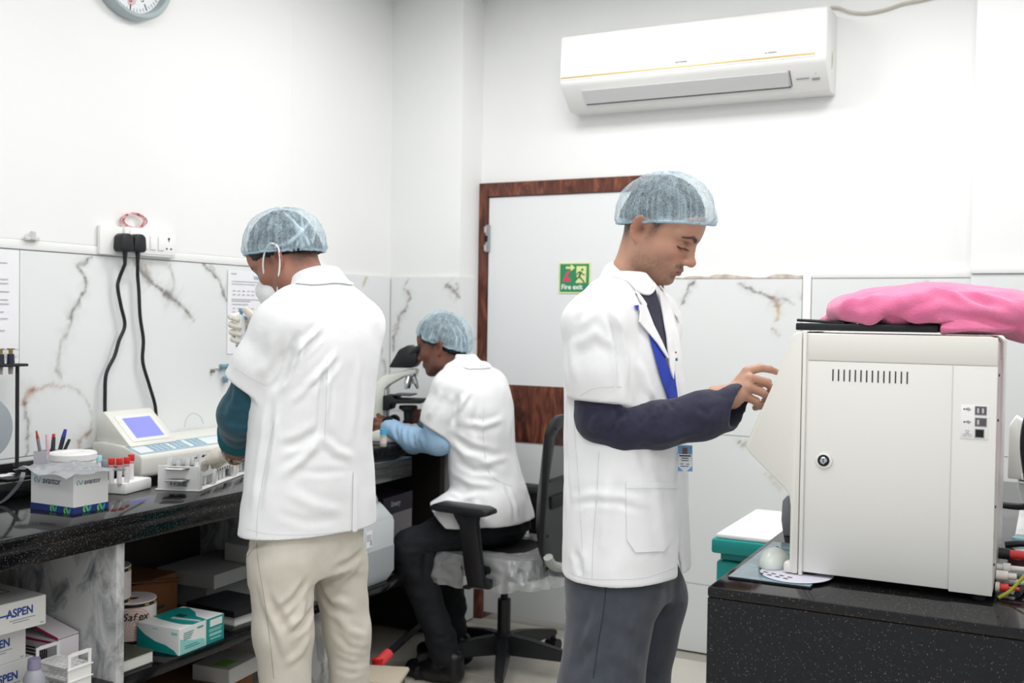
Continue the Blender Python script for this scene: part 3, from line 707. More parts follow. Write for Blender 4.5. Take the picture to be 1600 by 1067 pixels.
# analyzer with blue screen
an = T('analyzer', 'cream bench analyzer with tilted blue screen and keypad', 'analyzer', (-2.62, 2.37, CZ))
INS = mat('cream_instrument', 'e6e6df', .4)
z0 = .012
b = B(); b.prism([(-.10, z0), (-.108, z0 + .012), (-.108, .112), (-.06, .113), (.03, .106), (.105, .082), (.112, .074), (.112, z0 + .01), (.106, z0)], 0, .62, 'Y', .006); b.obj('base', INS, an)
# the block stands on the counter, feet underneath
for x in (-.09, .09):
    for y in (.04, .58): B().cyl((x, y, 0), (x, y, z0 + .002), .014, n=14).obj('foot', BLACKM, an)
sb = B(); sb.prism([(-.105, .1125), (-.092, .175), (-.082, .207), (-.072, .21), (-.065, .206), (.052, .1035)], .012, .212, 'Y', .006); sb.obj('screen_housing', INS, an)
d = Vector((.117, 0, -.1025)).normalized(); nrm = Vector((d.z * -1, 0, d.x)) ; MS = frame(Vector((-.065, .112, .206)) + nrm * .0012, (0, 1, 0), -d)
def on(b, M): return b.tf(M)
on(B().box((0, -.078, 0), (.156, .116, .0016), bev=.0006), MS).obj('screen_bezel', mat('bezel_white', 'eeeeea', .35), an)
SCR = mat('blue_screen', '7c80e8', .3, emit=.55)
on(B().box((.004, -.078, .0012), (.116, .088, .0014)), MS).obj('screen', SCR, an)
def topz(x):
    return float(np.interp(x, [-.06, .03, .105], [.113, .106, .082]))
d2 = Vector((.075, 0, -.024)).normalized(); MK = frame((.067, .30, topz(.067) + .0008), (0, 1, 0), -d2)
on(B().box((-.03, 0, .0), (.53, .066, .0016), bev=.0005), MK).obj('keypad_frame', mat('keypad_line', '9fc0d0', .4), an)
on(B().box((-.03, 0, .0007), (.51, .052, .0016), bev=.0005), MK).obj('keypad_sheet', mat('keypad_white', 'e4eaec', .4), an)
KEY = mat('key_blue', '8fb3c6', .45)
for gx, nx_ in ((-.20, 4), (-.105, 3), (-.025, 3)):
    for i in range(nx_):
        for j in range(4):
            k_ = on(B().box((gx + i * .0215 - .02, -.0205 + j * .0135, .0022), (.016, .0095, .0016), bev=.0005), MK); k_.obj('key', KEY, an)
# grey-blue topped instrument behind it
d2_ = T('small_incubator', 'white instrument with slate blue lid behind the keypad analyzer', 'instrument', (-2.62, 3.155, CZ))
B().span((-.09, -.15, 0), (.09, .15, .085), .006).obj('housing', INS, d2_)
B().span((-.085, -.145, .0855), (.07, -.085, .098), .004).obj('lid', INS, d2_); B().span((-.03, -.08, .0855), (.088, .14, .118), .005).obj('lid', SLATE, d2_)
on(B().span((.0905, -.14, .055), (.0915, .14, .08)), Matrix()).obj('front_strip', SLATE, d2_, False)
t = carton('card_holder', 'upright white card box behind the teal sleeve', .03, .12, .075, (-2.635, 3.12, CZ + .1185), 0, mat('card_bright', 'f2f2f2', .5), 'holder'); 
b = B().tube([onx(x, y, -2.715) for x, y in [(288, 668), (291, 655), (300, 646), (312, 650), (318, 662)]], .0012, 5); tag(b.obj('thin_wire', mat('thin_grey', 'b9bec2', .5)), 'thin loop of grey wire against tiles behind the analyzer', 'wire')

# test tube rack under the gloved hand (long side turned 20 degrees)
RKW = mat('rack_white', 'f1f1f0', .35)
ang = math.atan2(.413, -.152); rl, rw, rh = .43, .125, .075
rx, ry = -2.241, 2.336
tr = T('tube_rack', 'long white test tube rack on the counter under the gloved hand', 'rack', (rx, ry, CZ + .0003), ang - PI / 2)
# local: y along the length, x = -width to the left
def plate_with_holes(b, x0, x1, y0, y1, z, th, r, xs, ys):
    """thin plate with round holes built from a grid of square cells"""
    for i in range(len(xs)):
        for j in range(len(ys)):
            cx0 = (xs[i - 1] + xs[i]) / 2 if i else x0; cx1 = (xs[i] + xs[i + 1]) / 2 if i < len(xs) - 1 else x1
            cy0 = (ys[j - 1] + ys[j]) / 2 if j else y0; cy1 = (ys[j] + ys[j + 1]) / 2 if j < len(ys) - 1 else y1
            n = 16; o = []; h = []
            for q in range(n):
                a = 2 * PI * (q + .5) / n; dx, dy = math.cos(a), math.sin(a); cx, cy = xs[i], ys[j]
                k = min(((cx1 - cx) / dx if dx > 0 else (cx0 - cx) / dx), ((cy1 - cy) / dy if dy > 0 else (cy0 - cy) / dy))
                o.append((cx + dx * k, cy + dy * k)); h.append((cx + dx * r, cy + dy * r))
            # snap the ray nearest each cell corner to that corner
            for c in ((cx0, cy0), (cx1, cy0), (cx1, cy1), (cx0, cy1)):
                q = min(range(n), key=lambda q: (o[q][0] - c[0]) ** 2 + (o[q][1] - c[1]) ** 2); o[q] = c
            top = [b.bm.verts.new((x, y, z + th)) for x, y in o]; ht = [b.bm.verts.new((x, y, z + th)) for x, y in h]; hb = [b.bm.verts.new((x, y, z)) for x, y in h]; ob = [b.bm.verts.new((x, y, z)) for x, y in o]
            for q in range(n):
                w = (q + 1) % n; b.bm.faces.new((top[q], top[w], ht[w], ht[q])); b.bm.faces.new((ht[q], ht[w], hb[w], hb[q])); b.bm.faces.new((ob[w], ob[q], hb[q], hb[w]))
    return b
xs = [-.020, -.048, -.076, -.104]; ys = [.03 + .029 * i for i in range(14)]
for z in (.032, .066):
    b = plate_with_holes(B(), -rw, 0, 0, rl, z, .003, .0088, xs, ys); b.obj('tier', RKW, tr)
B().span((-rw - .008, -.006, .0), (.006, rl + .006, .005), .002).obj('tier', RKW, tr)
for y in (0, rl):
    b = B(); b.span((-rw, y - .003, .0052), (-.086, y + .003, .074)); b.span((-.034, y - .003, .0052), (0, y + .003, .074)); b.span((-.086, y - .003, .036), (-.034, y + .003, .074)); b.span((-.086, y - .003, .0052), (-.034, y + .003, .014)); b.obj('end_plate', RKW, tr, False)
for y in (.002, .105, .27, .37): B().span((-.001, y, .006), (.004, y + .018, .078), .001).obj('post', RKW, tr)
B().span((-.003, .022, .0395), (-.0005, .40, .0645)).obj('label_strip', mat('frosted', 'e6e9e8', .4, alpha=.85), tr, False)
bars([(.14 + q * .019, .040, .008, .006) for q in range(6)] + [(.17 + q * .016, .056, .005, .004) for q in range(4)], frame((-.0002, 0, 0), (0, 1, 0), (0, 0, 1)), INKD, tr)
SER = mat('yellow_serum', 'c9bf6a', .3); GT = mat('tube_clear', 'f2f4f3', .3, alpha=.93)
for i, (a, c) in enumerate([(0, 0), (0, 1), (1, 0), (2, 0), (0, 2), (3, 0), (1, 2), (2, 1), (0, 4), (0, 6), (1, 5), (0, 9), (0, 10), (0, 12), (1, 1), (2, 2), (3, 1), (1, 3), (2, 3), (0, 3), (0, 5), (0, 7), (1, 8), (0, 11)]):
    Mw = tr.matrix_basis @ Vector((xs[a], ys[c], .0055))
    t = T('sample_tube', 'open clear sample tube with yellow serum in the long white rack', 'tube', Mw, 0, 'tubes in the long white rack')
    hh = .078 + .006 * (i % 3)
    B().lathe([(0, 0), (.005, .001), (.0072, .006), (.0072, hh), (.0064, hh), (.0064, .007), (.004, .003)], n=14).obj('tube_glass', GT, t)
    B().cyl((0, 0, .004), (0, 0, .022 + .006 * (i % 2)), .0058, n=12).obj('serum', SER, t)

# ---------------------------------------------------------------- microscope and vial on the corner table
SCZ = .89
ms = T('microscope', 'cream microscope with black binocular head on the corner table', 'microscope', (-2.375, 3.605, SCZ))
MC = mat('microscope_cream', 'dfe3da', .4)
# local axes: x towards the man, arm at the back (-x)
B().prism([(-.13, 0), (-.13, .03), (-.07, .05), (.11, .05), (.12, .04), (.12, 0)], -.075, .075, 'Y', .006).obj('foot', MC, ms)
B().prism([(-.115, .04), (-.125, .16), (-.11, .235), (-.06, .285), (.055, .318), (.085, .318), (.085, .298), (.03, .283), (-.035, .245), (-.055, .225), (-.055, .04)], -.032, .032, 'Y', .008).obj('arm', MC, ms)
B().span((-.053, -.028, .05), (-.046, .028, .225), .002).obj('arm_face', mat('instrument_grey', 'b9bbb6', .4), ms)
B().prism([(-.052, .135), (-.052, .20), (-.01, .20), (.0, .186), (.115, .186), (.115, .17), (-.02, .165), (-.03, .135)], -.06, .06, 'Y', .003).obj('stage', BLACKM, ms)
B().span((-.012, -.055, .2005), (.07, .055, .207), .002).obj('slide_holder', DGREY, ms)
B().lathe([(0, .155), (.038, .155), (.04, .15), (.04, .140), (.03, .135), (.02, .128), (.018, .09), (.022, .088), (.022, .078), (0, .078)], (.045, 0, 0), 24).obj('condenser', BLACKM, ms)
B().cyl((.045, 0, .05), (.045, 0, .062), .036, .03, 24).obj('lamp_housing', BLACKM, ms)
for y in (-.034, .034): B().cyl((-.03, y, .085), (-.03, y * 1.7, .085), .024, n=24).obj('focus_knob', BLACKM, ms)
B().lathe([(0, .300), (.03, .298), (.03, .288), (.018, .282), (0, .281)], (.055, 0, 0), 24).obj('nosepiece', CHROME, ms)
for a in (0, 120, 240):
    d = Vector((math.cos(R(a)) * .35, math.sin(R(a)) * .35, -1)).normalized(); o = Vector((.055 + .012 * math.cos(R(a)), .012 * math.sin(R(a)), .285))
    B().cyl(o, o + d * .035, .0125, .0125, 16).cyl(o + d * .0352, o + d * .058, .010, .006, 16).obj('objective', CHROME, ms)
# head: wedge tilted to the eyepieces
B().prism([(-.035, .322), (.010, .402), (.055, .425), (.098, .382), (.090, .34), (.070, .322)], -.045, .045, 'Y', .01).obj('head', BLACK, ms)
for y in (-.030, .030):
    o = Vector((.078, y, .395)); d = Vector((.82, 0, .5)).normalized()
    B().cyl(o - d * .02, o + d * .03, .017, .016, 20).cyl(o + d * .0305, o + d * .048, .0185, .0175, 20).obj('eyepiece', BLACK, ms)
    B().lathe([(0, 0)], n=3) if False else None
ms.rotation_euler = (0, 0, R(18)); ms.scale = (.95, .95, .93)
vl = T('stain_vial', 'small glass vial with sky blue cap at the corner table edge', 'vial', (-2.312, 3.408, SCZ))
B().lathe([(0, .0005), (.0125, .0005), (.013, .003), (.013, .042), (.010, .046), (0, .046)], n=20).obj('vial_body', mat('vial_glass', 'cfd0ba', .15, alpha=.8), vl)
B().lathe([(.0132, .012), (.0134, .012), (.0134, .034), (.0132, .034)], n=20).obj('paper_label', mat('vial_label', 'e3d5d6', .6), vl)
B().cyl((0, 0, .0465), (0, 0, .068), .0135, .0132, 20).obj('vial_cap', mat('sky_blue_cap', '4fb3dd', .4), vl)

# ---------------------------------------------------------------- under the left counter
SH = .4304
ASB = mat('carton_white_grey', 'dcdcda', .6); NAVYT = mat('navy_lettering', '2f4a8f', .6)
def aspen(loc, w, d, h, label, rz=0):
    t = carton('supply_box', label, w, d, h, loc, rz, ASB, 'box', 'white boxes with navy lettering')
    f = w / 2
    text('ASPEN', .028, FX((f + .0004, -.038, h * .5)), NAVYT, 'lettering', t, bold=.0008, squash=.88)
    B().box((f + .0004, -.046, h * .5 + .007), (.0008, .02, .004)).obj('logo_dash', NAVYT, t, False)
    bars([(-.03, h * .5 - .010, .07, .0022), (-.022, h * .5 - .016, .045, .0022), (d / 2 - .016, .006, .008, .003)], FX((f + .0002, 0, 0)), INK, t)
    return t
aspen((-2.42, 1.735, SH), .25, .16, .088, 'white box with navy lettering at bottom of the pile under the counter')
aspen((-2.42, 1.712, SH + .0884), .25, .16, .088, 'white box with navy lettering in middle of the pile, half hidden by rack')
t = aspen((-2.377, 1.752, SH + .1774), .25, .14, .075, 'white box with navy lettering on top of the pile under the counter', R(-4))
bars([(-.05, -.03, .08, .002), (-.05, .03, .08, .002), (-.05, -.03, .002, .06), (.03, -.03, .002, .062)], FZ((0, 0, .0752)), INKD, t)
pk = T('pink_trim_box', 'small white box with crimson edged lid ajar beside marble upright', 'box', (-2.36, 1.912, SH), R(2))
B().box((0, 0, .055), (.15, .066, .11), bev=.001, seg=1).obj('carton', mat('pinkish_white', 'e8e2e6', .55), pk, False)
CRIM = mat('crimson_print', 'b12a5a', .5)
M_ = Matrix.Translation((.072, 0, .113)) @ Matrix.Rotation(R(14), 4, 'Y')
B().box((-.075, 0, .001), (.152, .068, .002)).tf(M_).obj('lid_flap', mat('pinkish_white', 'e8e2e6', .55), pk, False)
B().box((-.075, -.0345, .0), (.152, .0012, .007)).tf(M_).obj('lid_edge', CRIM, pk, False)
B().box((0, -.0334, .1), (.15, .0012, .006)).obj('crimson_line', CRIM, pk, False)
bars([(-.06, .05 + k * .009, .05, .004) for k in range(4)] + [(-.06, .022, .09, .008)] + [(.005 + k * .008, .05, .004, .03) for k in range(4)], FY((0, -.0334, 0)), INKD, pk)
# tall rack with handles
hr = T('handled_rack', 'white three tier rack with handles standing before the lettered boxes', 'rack', (-2.225, 1.848, SH), R(0)); hr.scale = (.75, .95, .85)
rl2, rw2 = .155, .075
for z in (.014, .048, .084):
    b = plate_with_holes(B(), -rl2 / 2, rl2 / 2, -rw2 / 2, rw2 / 2, z, .003, .0075, [-.058, -.035, -.012, .012, .035, .058], [-.024, -.0, .024]); b.obj('tier', RKW, hr)
for x in (-1, 1):
    b = B(); X = x * rl2 / 2; o_ = [(-rw2 / 2, 0), (-rw2 / 2, .115), (-rw2 / 2 + .006, .125), (rw2 / 2 - .006, .125), (rw2 / 2, .115), (rw2 / 2, 0)]
    b.span((X - .002, -rw2 / 2, 0), (X + .002, rw2 / 2, .088)); b.span((X - .002, -rw2 / 2, .0882), (X + .002, -rw2 / 2 + .009, .128)); b.span((X - .002, rw2 / 2 - .009, .0882), (X + .002, rw2 / 2, .128)); b.span((X - .002, -rw2 / 2 + .0092, .119), (X + .002, rw2 / 2 - .0092, .130))
    b.obj('handle_plate', RKW, hr, False)
for z in (.046, .082): B().span((rl2 / 2 + .0021, -rw2 / 2 - .004, z), (rl2 / 2 + .007, rw2 / 2 + .004, z + .004), .001).obj('rim_bar', RKW, hr)
pb = T('purple_cap_bottle', 'translucent bottle with purple edged cap behind the handled rack', 'bottle', (-2.205, 1.745, SH)); pb.scale = (.85, .85, .9)
B().lathe([(0, 0), (.028, 0), (.03, .004), (.03, .075), (.022, .092), (.016, .1), (0, .1)], n=24).obj('bottle_body', mat('bottle_grey', 'aeb0ba', .3, alpha=.9), pb)
B().cyl((0, 0, .1005), (0, 0, .128), .019, .017, 20).obj('cap', mat('cap_lilac', '8c86a4', .45), pb)
# paper rolls
ROLL = mat('roll_paper', 'efe3e2', .7); SPIR = mat('spiral_print', 'd58d90', .7); SPIR2 = mat('spiral_print_orange', 'dd9d78', .7); BAND = mat('black_band', '1b1917', .5); GOLDT = mat('gold_lettering', 'c9a646', .5)
def roll(x, y, z, r, h, label, a0, sm, word):
    t = T('paper_roll', label, 'paper roll', (x, y, z), 0, 'wrapped paper rolls')
    B().lathe([(.02, 0), (r, 0), (r, h), (.02, h), (.02, .002)], n=40).obj('roll_body', ROLL, t)
    for zz in (.004, h - .014):
        B().lathe([(r + .0004, zz), (r + .0004, zz + .010)], n=40).obj('band', BAND, t)
        b = B()
        for q in range(12):
            a = q * PI / 6 + a0
            if q % 3: b.box(((r + .0006) * math.cos(a), (r + .0006) * math.sin(a), zz + .005), (.0006, .014, .005), a)
        o = b.obj('band_print', GOLDT, t, False); o['kind'] = 'stuff'
    for rr_ in np.linspace(.008, h * .38, 6):
        pts = []
        for q in range(25):
            aa = q * PI / 12; v = rr_ * math.sin(aa); zz = min(max(h / 2 + rr_ * math.cos(aa), .016), h - .016); th = a0 + v / r
            pts.append(((r + .0004) * math.cos(th), (r + .0004) * math.sin(th), zz))
        B().tube(pts, .0011, 4, smooth=0).obj('spiral_ring', sm, t, False)
    if word:
        L = len(word)
        for q, ch in enumerate(word):
            a = a0 + .02 + (q - L / 2) * .0142 / r
            text(ch, .030, frame(((r + .0009) * math.cos(a), (r + .0009) * math.sin(a), h * .60), (-math.sin(a), math.cos(a), 0), (0, 0, 1)), INKD, 'lettering', t, bold=.0004, shear=.25)
    return t
roll(-2.40, 2.236, SH, .068, .125, 'wrapped paper roll with orange rings and script lettering, under the other roll', R(-37), SPIR2, 'Safex')
roll(-2.42, 2.165, SH + .1255, .062, .108, 'wrapped paper roll with pink rings stacked on another roll', R(-38), SPIR, '')
# teal and white box
tb = T('tissue_box', 'teal and white box with wavy print on shelf before the paper rolls', 'box', (-2.252, 2.282, SH), R(2))
TW, TD, TH = .158, .186, .076
WB = mat('box_white', 'e9eceb', .45); TL = mat('box_teal', '12908c', .45); TL2 = mat('box_pale_teal', '8fd0cb', .5)
B().box((0, 0, TH / 2), (TW, TD, TH), bev=.0012, seg=1).obj('carton', WB, tb, False)
# local: +x to the room, -y to the camera
b = B(); pts = [(-TW / 2, .0005), (-TW / 2, .064), (-.05, .045), (-.01, .030), (.03, .024), (.062, .012), (.074, .0005)]
b.prism(pts, -TD / 2 - .0006, -TD / 2 - .0001, 'Y'); b.obj('wave_print', TL, tb, False)
B().span((TW / 2 + .0001, .018, .0008), (TW / 2 + .0014, TD / 2, TH - .0005)).obj('teal_side', TL, tb, False)
b = B(); b.prism([(-TD / 2 + .004, .0008), (-TD / 2 + .004, .046), (-.06, .036), (-.03, .030), (-.004, .028), (.012, .022), (.014, .0008)], TW / 2 + .0001, TW / 2 + .0006, 'X'); b.obj('wave_print', TL2, tb, False)
b = B(); b.prism([(-TW / 2, -.03), (-TW / 2, .07), (-.05, .088), (.0, .06), (.03, .03), (TW / 2, .018), (TW / 2, -.040), (.05, -.052), (.01, -.05), (-.04, -.042)], TH + .0001, TH + .0006, 'Z'); b.obj('wave_print', TL, tb, False)
B().box((-.01, .012, TH + .001), (.03, .02, .0012)).obj('dark_square', mat('dark_teal', '17403f', .5), tb, False)
B().box((.03, -.012, TH + .0016), (.095, .010, .0018), R(8)).obj('tear_strip', mat('strip_grey', 'cfd6d6', .4), tb, False)
bars([(-.075, .058 - k * .006, .04 - .004 * k, .002) for k in range(4)] + [(-.02, .06, .025, .004), (-.07, .02, .05, .002), (-.07, .014, .06, .002)], FX((TW / 2 + .0007, 0, 0)), mat('teal_print', '3d8f8c', .6), tb)
bars([(.032, .050, .052, .020)], FX((TW / 2 + .0015, 0, 0)), mat('box_white', 'e9eceb', .45), tb, 'white_patch')
bars([(.028, .040, .055, .003), (.028, .035, .05, .003), (.034, .012, .045, .004), (.03, .022, .052, .008)], FX((TW / 2 + .0015, 0, 0)), TL2, tb)
bars([(.05, .056, .022, .008), (-.02, .064, .02, .003)], FY((0, -TD / 2 - .0001, 0)), TL2, tb)
def book(name, label, loc, w, d, h, rz, cover, pages, ct=.003, group=None):
    t = T(name, label, 'book', loc, rz, group)
    B().span((-w / 2, -d / 2, 0), (w / 2, d / 2, ct)).span((-w / 2, -d / 2, h - ct), (w / 2, d / 2, h)).span((-w / 2, -d / 2, ct + .0001), (-w / 2 + ct, d / 2, h - ct - .0001)).obj('cover', cover, t, False)
    B().span((-w / 2 + ct + .0004, -d / 2 + .003, ct + .0001), (w / 2 - .003, d / 2 - .003, h - ct - .0001)).obj('page_block', pages, t, False)
    return t
PG = mat('page_white', 'e6e6e2', .7)
book('record_book', 'thick register with dark green cover and white pages beside marble upright', (-2.275, 2.055, SH), .17, .128, .036, R(0), mat('green_cover', '3d4436', .6), PG)
book('white_register', 'white paged register under the black notebook on the shelf', (-2.325, 2.575, SH), .20, .165, .028, R(-4), mat('cover_pale', 'c9c9c6', .6), PG)
book('black_notebook', 'black notebook lying on a white paged register', (-2.325, 2.57, SH + .0285), .21, .175, .020, R(-3), mat('black_cover', '1d1e22', .4), mat('black_cover', '1d1e22', .4))
GB = mat('grey_carton', '8f908f', .7)
carton('grey_box', 'grey box lowest of the pile at back of the shelf', .22, .25, .085, (-2.545, 2.705, SH), 0, GB)
carton('grey_box', 'flat grey box with navy side in middle of the pile at back', .24, .30, .045, (-2.49, 2.68, SH + .0854), R(3), GB)
carton('white_box', 'small pale box on top of the grey pile beside beige trousers', .12, .10, .06, (-2.42, 2.76, SH + .1308), R(-5), mat('carton_pale', 'b6b6b2', .7))
t = carton('cardboard_box', 'dark brown cardboard box with open flap in shadow at back of the shelf', .22, .30, .13, (-2.60, 2.36, SH), R(4), mat('cardboard', '7a4d2c', .85))
B().box((-.02, .0, .1335), (.30, .30, .003), Matrix.Rotation(R(-9), 4, 'X')).obj('flap', mat('cardboard', '7a4d2c', .85), t, False)
bars([(-.10, .06, .06, .012), (.02, .03, .07, .01)], FX((.1104, 0, 0)), INKD, t)
carton('floor_carton', 'brown cardboard carton on the floor under the shelf', .30, .40, .24, (-2.45, 2.45, .0), 0, mat('cardboard', '7a4d2c', .85))
bx = carton('green_label_box', 'pale box with lime label on the brown carton under the shelf', .14, .16, .05, (-2.33, 2.56, .2405), R(6), mat('carton_pale', 'b6b6b2', .7))
B().box((.02, -.03, .0505), (.05, .06, .001)).obj('label', mat('lime_label', '6fae3a', .6), bx, False)
# jerrycan with liquid
jx, jy = -2.205, 3.135
jc_ = T('jerrycan', 'translucent white jerrycan half full of liquid on the shelf end', 'jerrycan', (jx, jy, SH), R(0))
HD = mat('jerrycan_plastic', 'dfe5e9', .35, trans=.25, alpha=1, ior=1.1)
def oct_(w, d, c): return [(-w + c, -d), (w - c, -d), (w, -d + c), (w, d - c), (w - c, d), (-w + c, d), (-w, d - c), (-w, -d + c)]
def loftpoly(b, secs):
    rings = [[b.bm.verts.new((x, y, z)) for x, y in poly] for poly, z in secs]; n = len(rings[0])
    for a, c in zip(rings, rings[1:]):
        for i in range(n): b.bm.faces.new((a[i], a[(i + 1) % n], c[(i + 1) % n], c[i]))
    b.bm.faces.new(rings[0][::-1]); b.bm.faces.new(rings[-1]); return b
W_, D_ = .068, .115
b = loftpoly(B(), [(oct_(W_ - .016, D_ - .03, .02), 0), (oct_(W_, D_, .022), .035), (oct_(W_, D_, .022), .225), (oct_(W_ - .02, D_ - .055, .02), .285), (oct_(W_ - .028, D_ - .062, .018), .292)])
bmesh.ops.bevel(b.bm, geom=[e for e in b.bm.edges], offset=.006, segments=2, affect='EDGES'); b.obj('can_body', HD, jc_)
b = loftpoly(B(), [(oct_(W_ - .012, D_ - .03, .02), .0015), (oct_(W_ + .0006, D_ + .0006, .022), .036), (oct_(W_ + .0006, D_ + .0006, .022), .128)])
b.obj('liquid_level', mat('liquid_grey', 'b4babf', .3, trans=.2, ior=1.1), jc_)
B().tube([(0, -.035, .286), (0, -.03, .305), (0, .0, .312), (0, .045, .309), (0, .062, .285)], .014, 10).obj('handle', HD, jc_)
B().cyl((0, -.062, .28), (0, -.062, .318), .02, n=20).obj('screw_cap', WHITE, jc_)
B().box((W_ + .0013, -.068, .175), (.0012, .038, .06)).obj('paper_label', PAPER, jc_, False)
bars([(-.084, .190 - .005 * k, .028, .002) for k in range(5)] + [(-.062, .152, .009, .018)], FX((W_ + .002, 0, 0)), INK, jc_)
bb_ = carton('blue_box', 'small blue and white box in front of the jerrycan', .085, .075, .150, (-2.195, 2.965, SH), 0, mat('deep_blue_box', '3237a0', .5))
B().box((0, 0, .021), (.087, .077, .042)).obj('white_base', WB, bb_, False)
bars([(-.01, .075, .034, .006), (-.005, .06, .003, .012), (.004, .06, .003, .012), (.013, .06, .003, .012)], FX((.0428, 0, 0)), WB, bb_)
pbx = carton('purple_box', 'dark purple topped carton behind the jerrycan', .20, .24, .235, (-2.47, 3.60, SH), R(4), mat('carton_lilac', 'a8a2a8', .6))
B().box((0, 0, .2005), (.202, .242, .072)).obj('purple_band', mat('deep_purple', '2b2138', .5), pbx, False)
text('Emary', .03, FX((.1014, -.06, .195)), mat('pale_lettering', 'c9c6d0', .5), 'lettering', pbx, bold=.0006)
bars([(-.09, .03 + .02 * k, .12 - .02 * k, .006) for k in range(5)], FX((.1004, 0, 0)), INK, pbx)
# red dustpan, mop and bin on the floor
dp = T('red_dustpan', 'red plastic dustpan standing under the counter behind beige trousers', 'dustpan', (-2.30, 2.98, 0))
REDP = mat('dustpan_red', 'c9201f', .4)
B().prism([(-.10, 0), (.10, 0), (.09, .20), (.05, .27), (-.05, .27), (-.09, .20)], -.012, .012, 'X', .004).tf(Matrix.Rotation(R(-14), 4, 'Y') @ Matrix.Translation((.02, 0, .02))).obj('pan', REDP, dp)
for y in (-.1, .1): B().prism([(-.01, 0), (.075, 0), (.02, .20), (-.01, .20)], y - .004, y + .004, 'Y').tf(Matrix.Rotation(R(-14), 4, 'Y') @ Matrix.Translation((.02, 0, .02))).obj('side_wall', REDP, dp)
B().cyl((-.02, 0, .28), (-.045, 0, .375), .016, .013, 14).obj('handle', REDP, dp)
mp_ = T('floor_wiper', 'floor wiper with red socket and long black handle lying under the counter', 'wiper', (-2.2, 3.3, 0))
a, c, e = np.array(onz(590, 1038, .14)), np.array(onz(607, 1021, .16)), np.array(onz(760, 950, .20))
e = c + (np.array([-2.33, 3.95, .16]) - c)
WP(B().tube([c, c + (e - c) * .5, e], .014, 10, smooth=0), 'pole', BLACK, mp_)
WP(B().tube([a, c], .021, 12, smooth=0), 'red_socket', mat('coral_red', 'e0484a', .4), mp_)
WP(B().tube([a + [0, 0, -.11], a + [0, 0, .02]], .020, 12, smooth=0), 'neck', REDP, mp_)
WP(B().box(a + [.0, -.02, -.12], (.06, .34, .028), R(-30), .006), 'blade_holder', BLACK, mp_)
sx_, sy_, _ = onz(597, 1052, .20)
bn = T('beige_bin', 'low beige bin lid on the floor beside beige trousers', 'bin', (sx_ - .01, sy_, 0), R(20))
B().box((0, 0, .09), (.15, .15, .18), bev=.02).obj('bin_body', mat('bin_grey', '5c5a57', .5), bn); B().box((0, 0, .19), (.17, .17, .018), bev=.008).obj('lid', mat('beige_plastic', 'c9bda9', .5), bn)

# ---------------------------------------------------------------- right counter
RZ, RX, RY = .85, -.622, 2.11
rc = T('granite_counter', 'black granite counter in right foreground carrying the white machine', 'counter', (.2, 3, 0))
WP(B().span((RX, RY - .002, RZ - .022), (1.3, 4.08, RZ), .005), 'worktop', GRAN, rc)
WP(B().span((RX + .001, RY - .0015, .004), (1.3, RY + .022, RZ - .0223), .001), 'front_panel', GRAN, rc)
WP(B().span((RX + .002, RY + .0225, .004), (RX + .024, 4.08, RZ - .0223), .002), 'side_panel', mat('side_white', 'dcdddc', .4), rc)
WP(B().span((1.27, RY + .0225, .004), (1.295, 4.08, RZ - .0223), .002), 'side_panel', mat('side_white', 'dcdddc', .4), rc)

mc = T('blood_analyzer', 'large cream white machine with vent slots and sloped front on right counter', 'machine', (-.30, 2.27, RZ))
MW = mat('machine_cream', 'e4e2db', .42, bump=.03, bscale=400); MWS = mat('machine_white', 'e6e5e1', .4, bump=.03, bscale=400)
def mx(px, py): p = ony(px, py, 2.27); return (p[0] + .30, p[2] - RZ)
MD = .43
H0 = .016
b = B(); b.prism([(-.168, H0), (-.168, .527), (.196, .527), (.207, .517), (.207, H0)], 0, MD, 'Y', .005); b.obj('body', MW, mc)
b = B(); b.prism([(-.172, .0115), (-.187, .0112), (-.190, .030), (-.190, .155), (-.193, .178), (-.205, .194), (-.286, .268), (-.289, .280), (-.226, .432), (-.199, .512), (-.190, .526), (-.172, .530)], -.004, MD + .004, 'Y', .004); b.obj('front_cover', MW, mc)
B().span((-.1705, -.0055, H0 - .006), (-.1625, .002, .531), .002).obj('cover_ridge', MWS, mc)
B().span((-.160, -.0025, .4695), (.206, .0005, .525), .0015).obj('top_strip', MW, mc)
B().span((-.160, -.002, H0 + .002), (.1245, .0005, .4675), .0012).obj('side_door', MWS, mc)
B().span((.1265, -.002, H0 - .002), (.2065, .0005, .4675), .0012).obj('rear_side_panel', MWS, mc)
x0, zz0 = mx(1302, 577); x1, zz1 = mx(1418, 580)
for i in range(14):
    x = x0 + (x1 - x0) * i / 13
    B().span((x - .0014, -.0026, .4275), (x + .0014, -.0019, .452)).obj('vent_slot', mat('slot_dark', '45464a', .7), mc, False)
lx, lz = mx(1287.5, 719)
B().lathe([(.012, -.0021), (.0175, -.003), (.0175, -.0045), (.0125, -.006), (.0125, -.002)], (lx, 0, lz), 32, 'Y').obj('lock_ring', MWS, mc)
B().lathe([(0, -.007), (.0085, -.0072), (.0115, -.0055), (.0115, -.002)], (lx, 0, lz), 28, 'Y').obj('lock_bezel', BLACKM, mc)
B().lathe([(0, -.0085), (.006, -.0085), (.0075, -.0072)], (lx, 0, lz), 24, 'Y').obj('lock_cylinder', CHROME, mc)
B().box((lx, -.0088, lz), (.0016, .0006, .009)).obj('key_slot', BLACKM, mc, False)
def P_(px, py): return mx(px, py)
xa, za = P_(1503, 632); xb, zb = P_(1544, 687)
B().span((xa - .002, -.0032, zb), (xb, -.0018, za), .0005).obj('port_plate', mat('port_white', 'f0eff0', .4), mc)
PB = mat('port_purple_grey', '5c5158', .5)
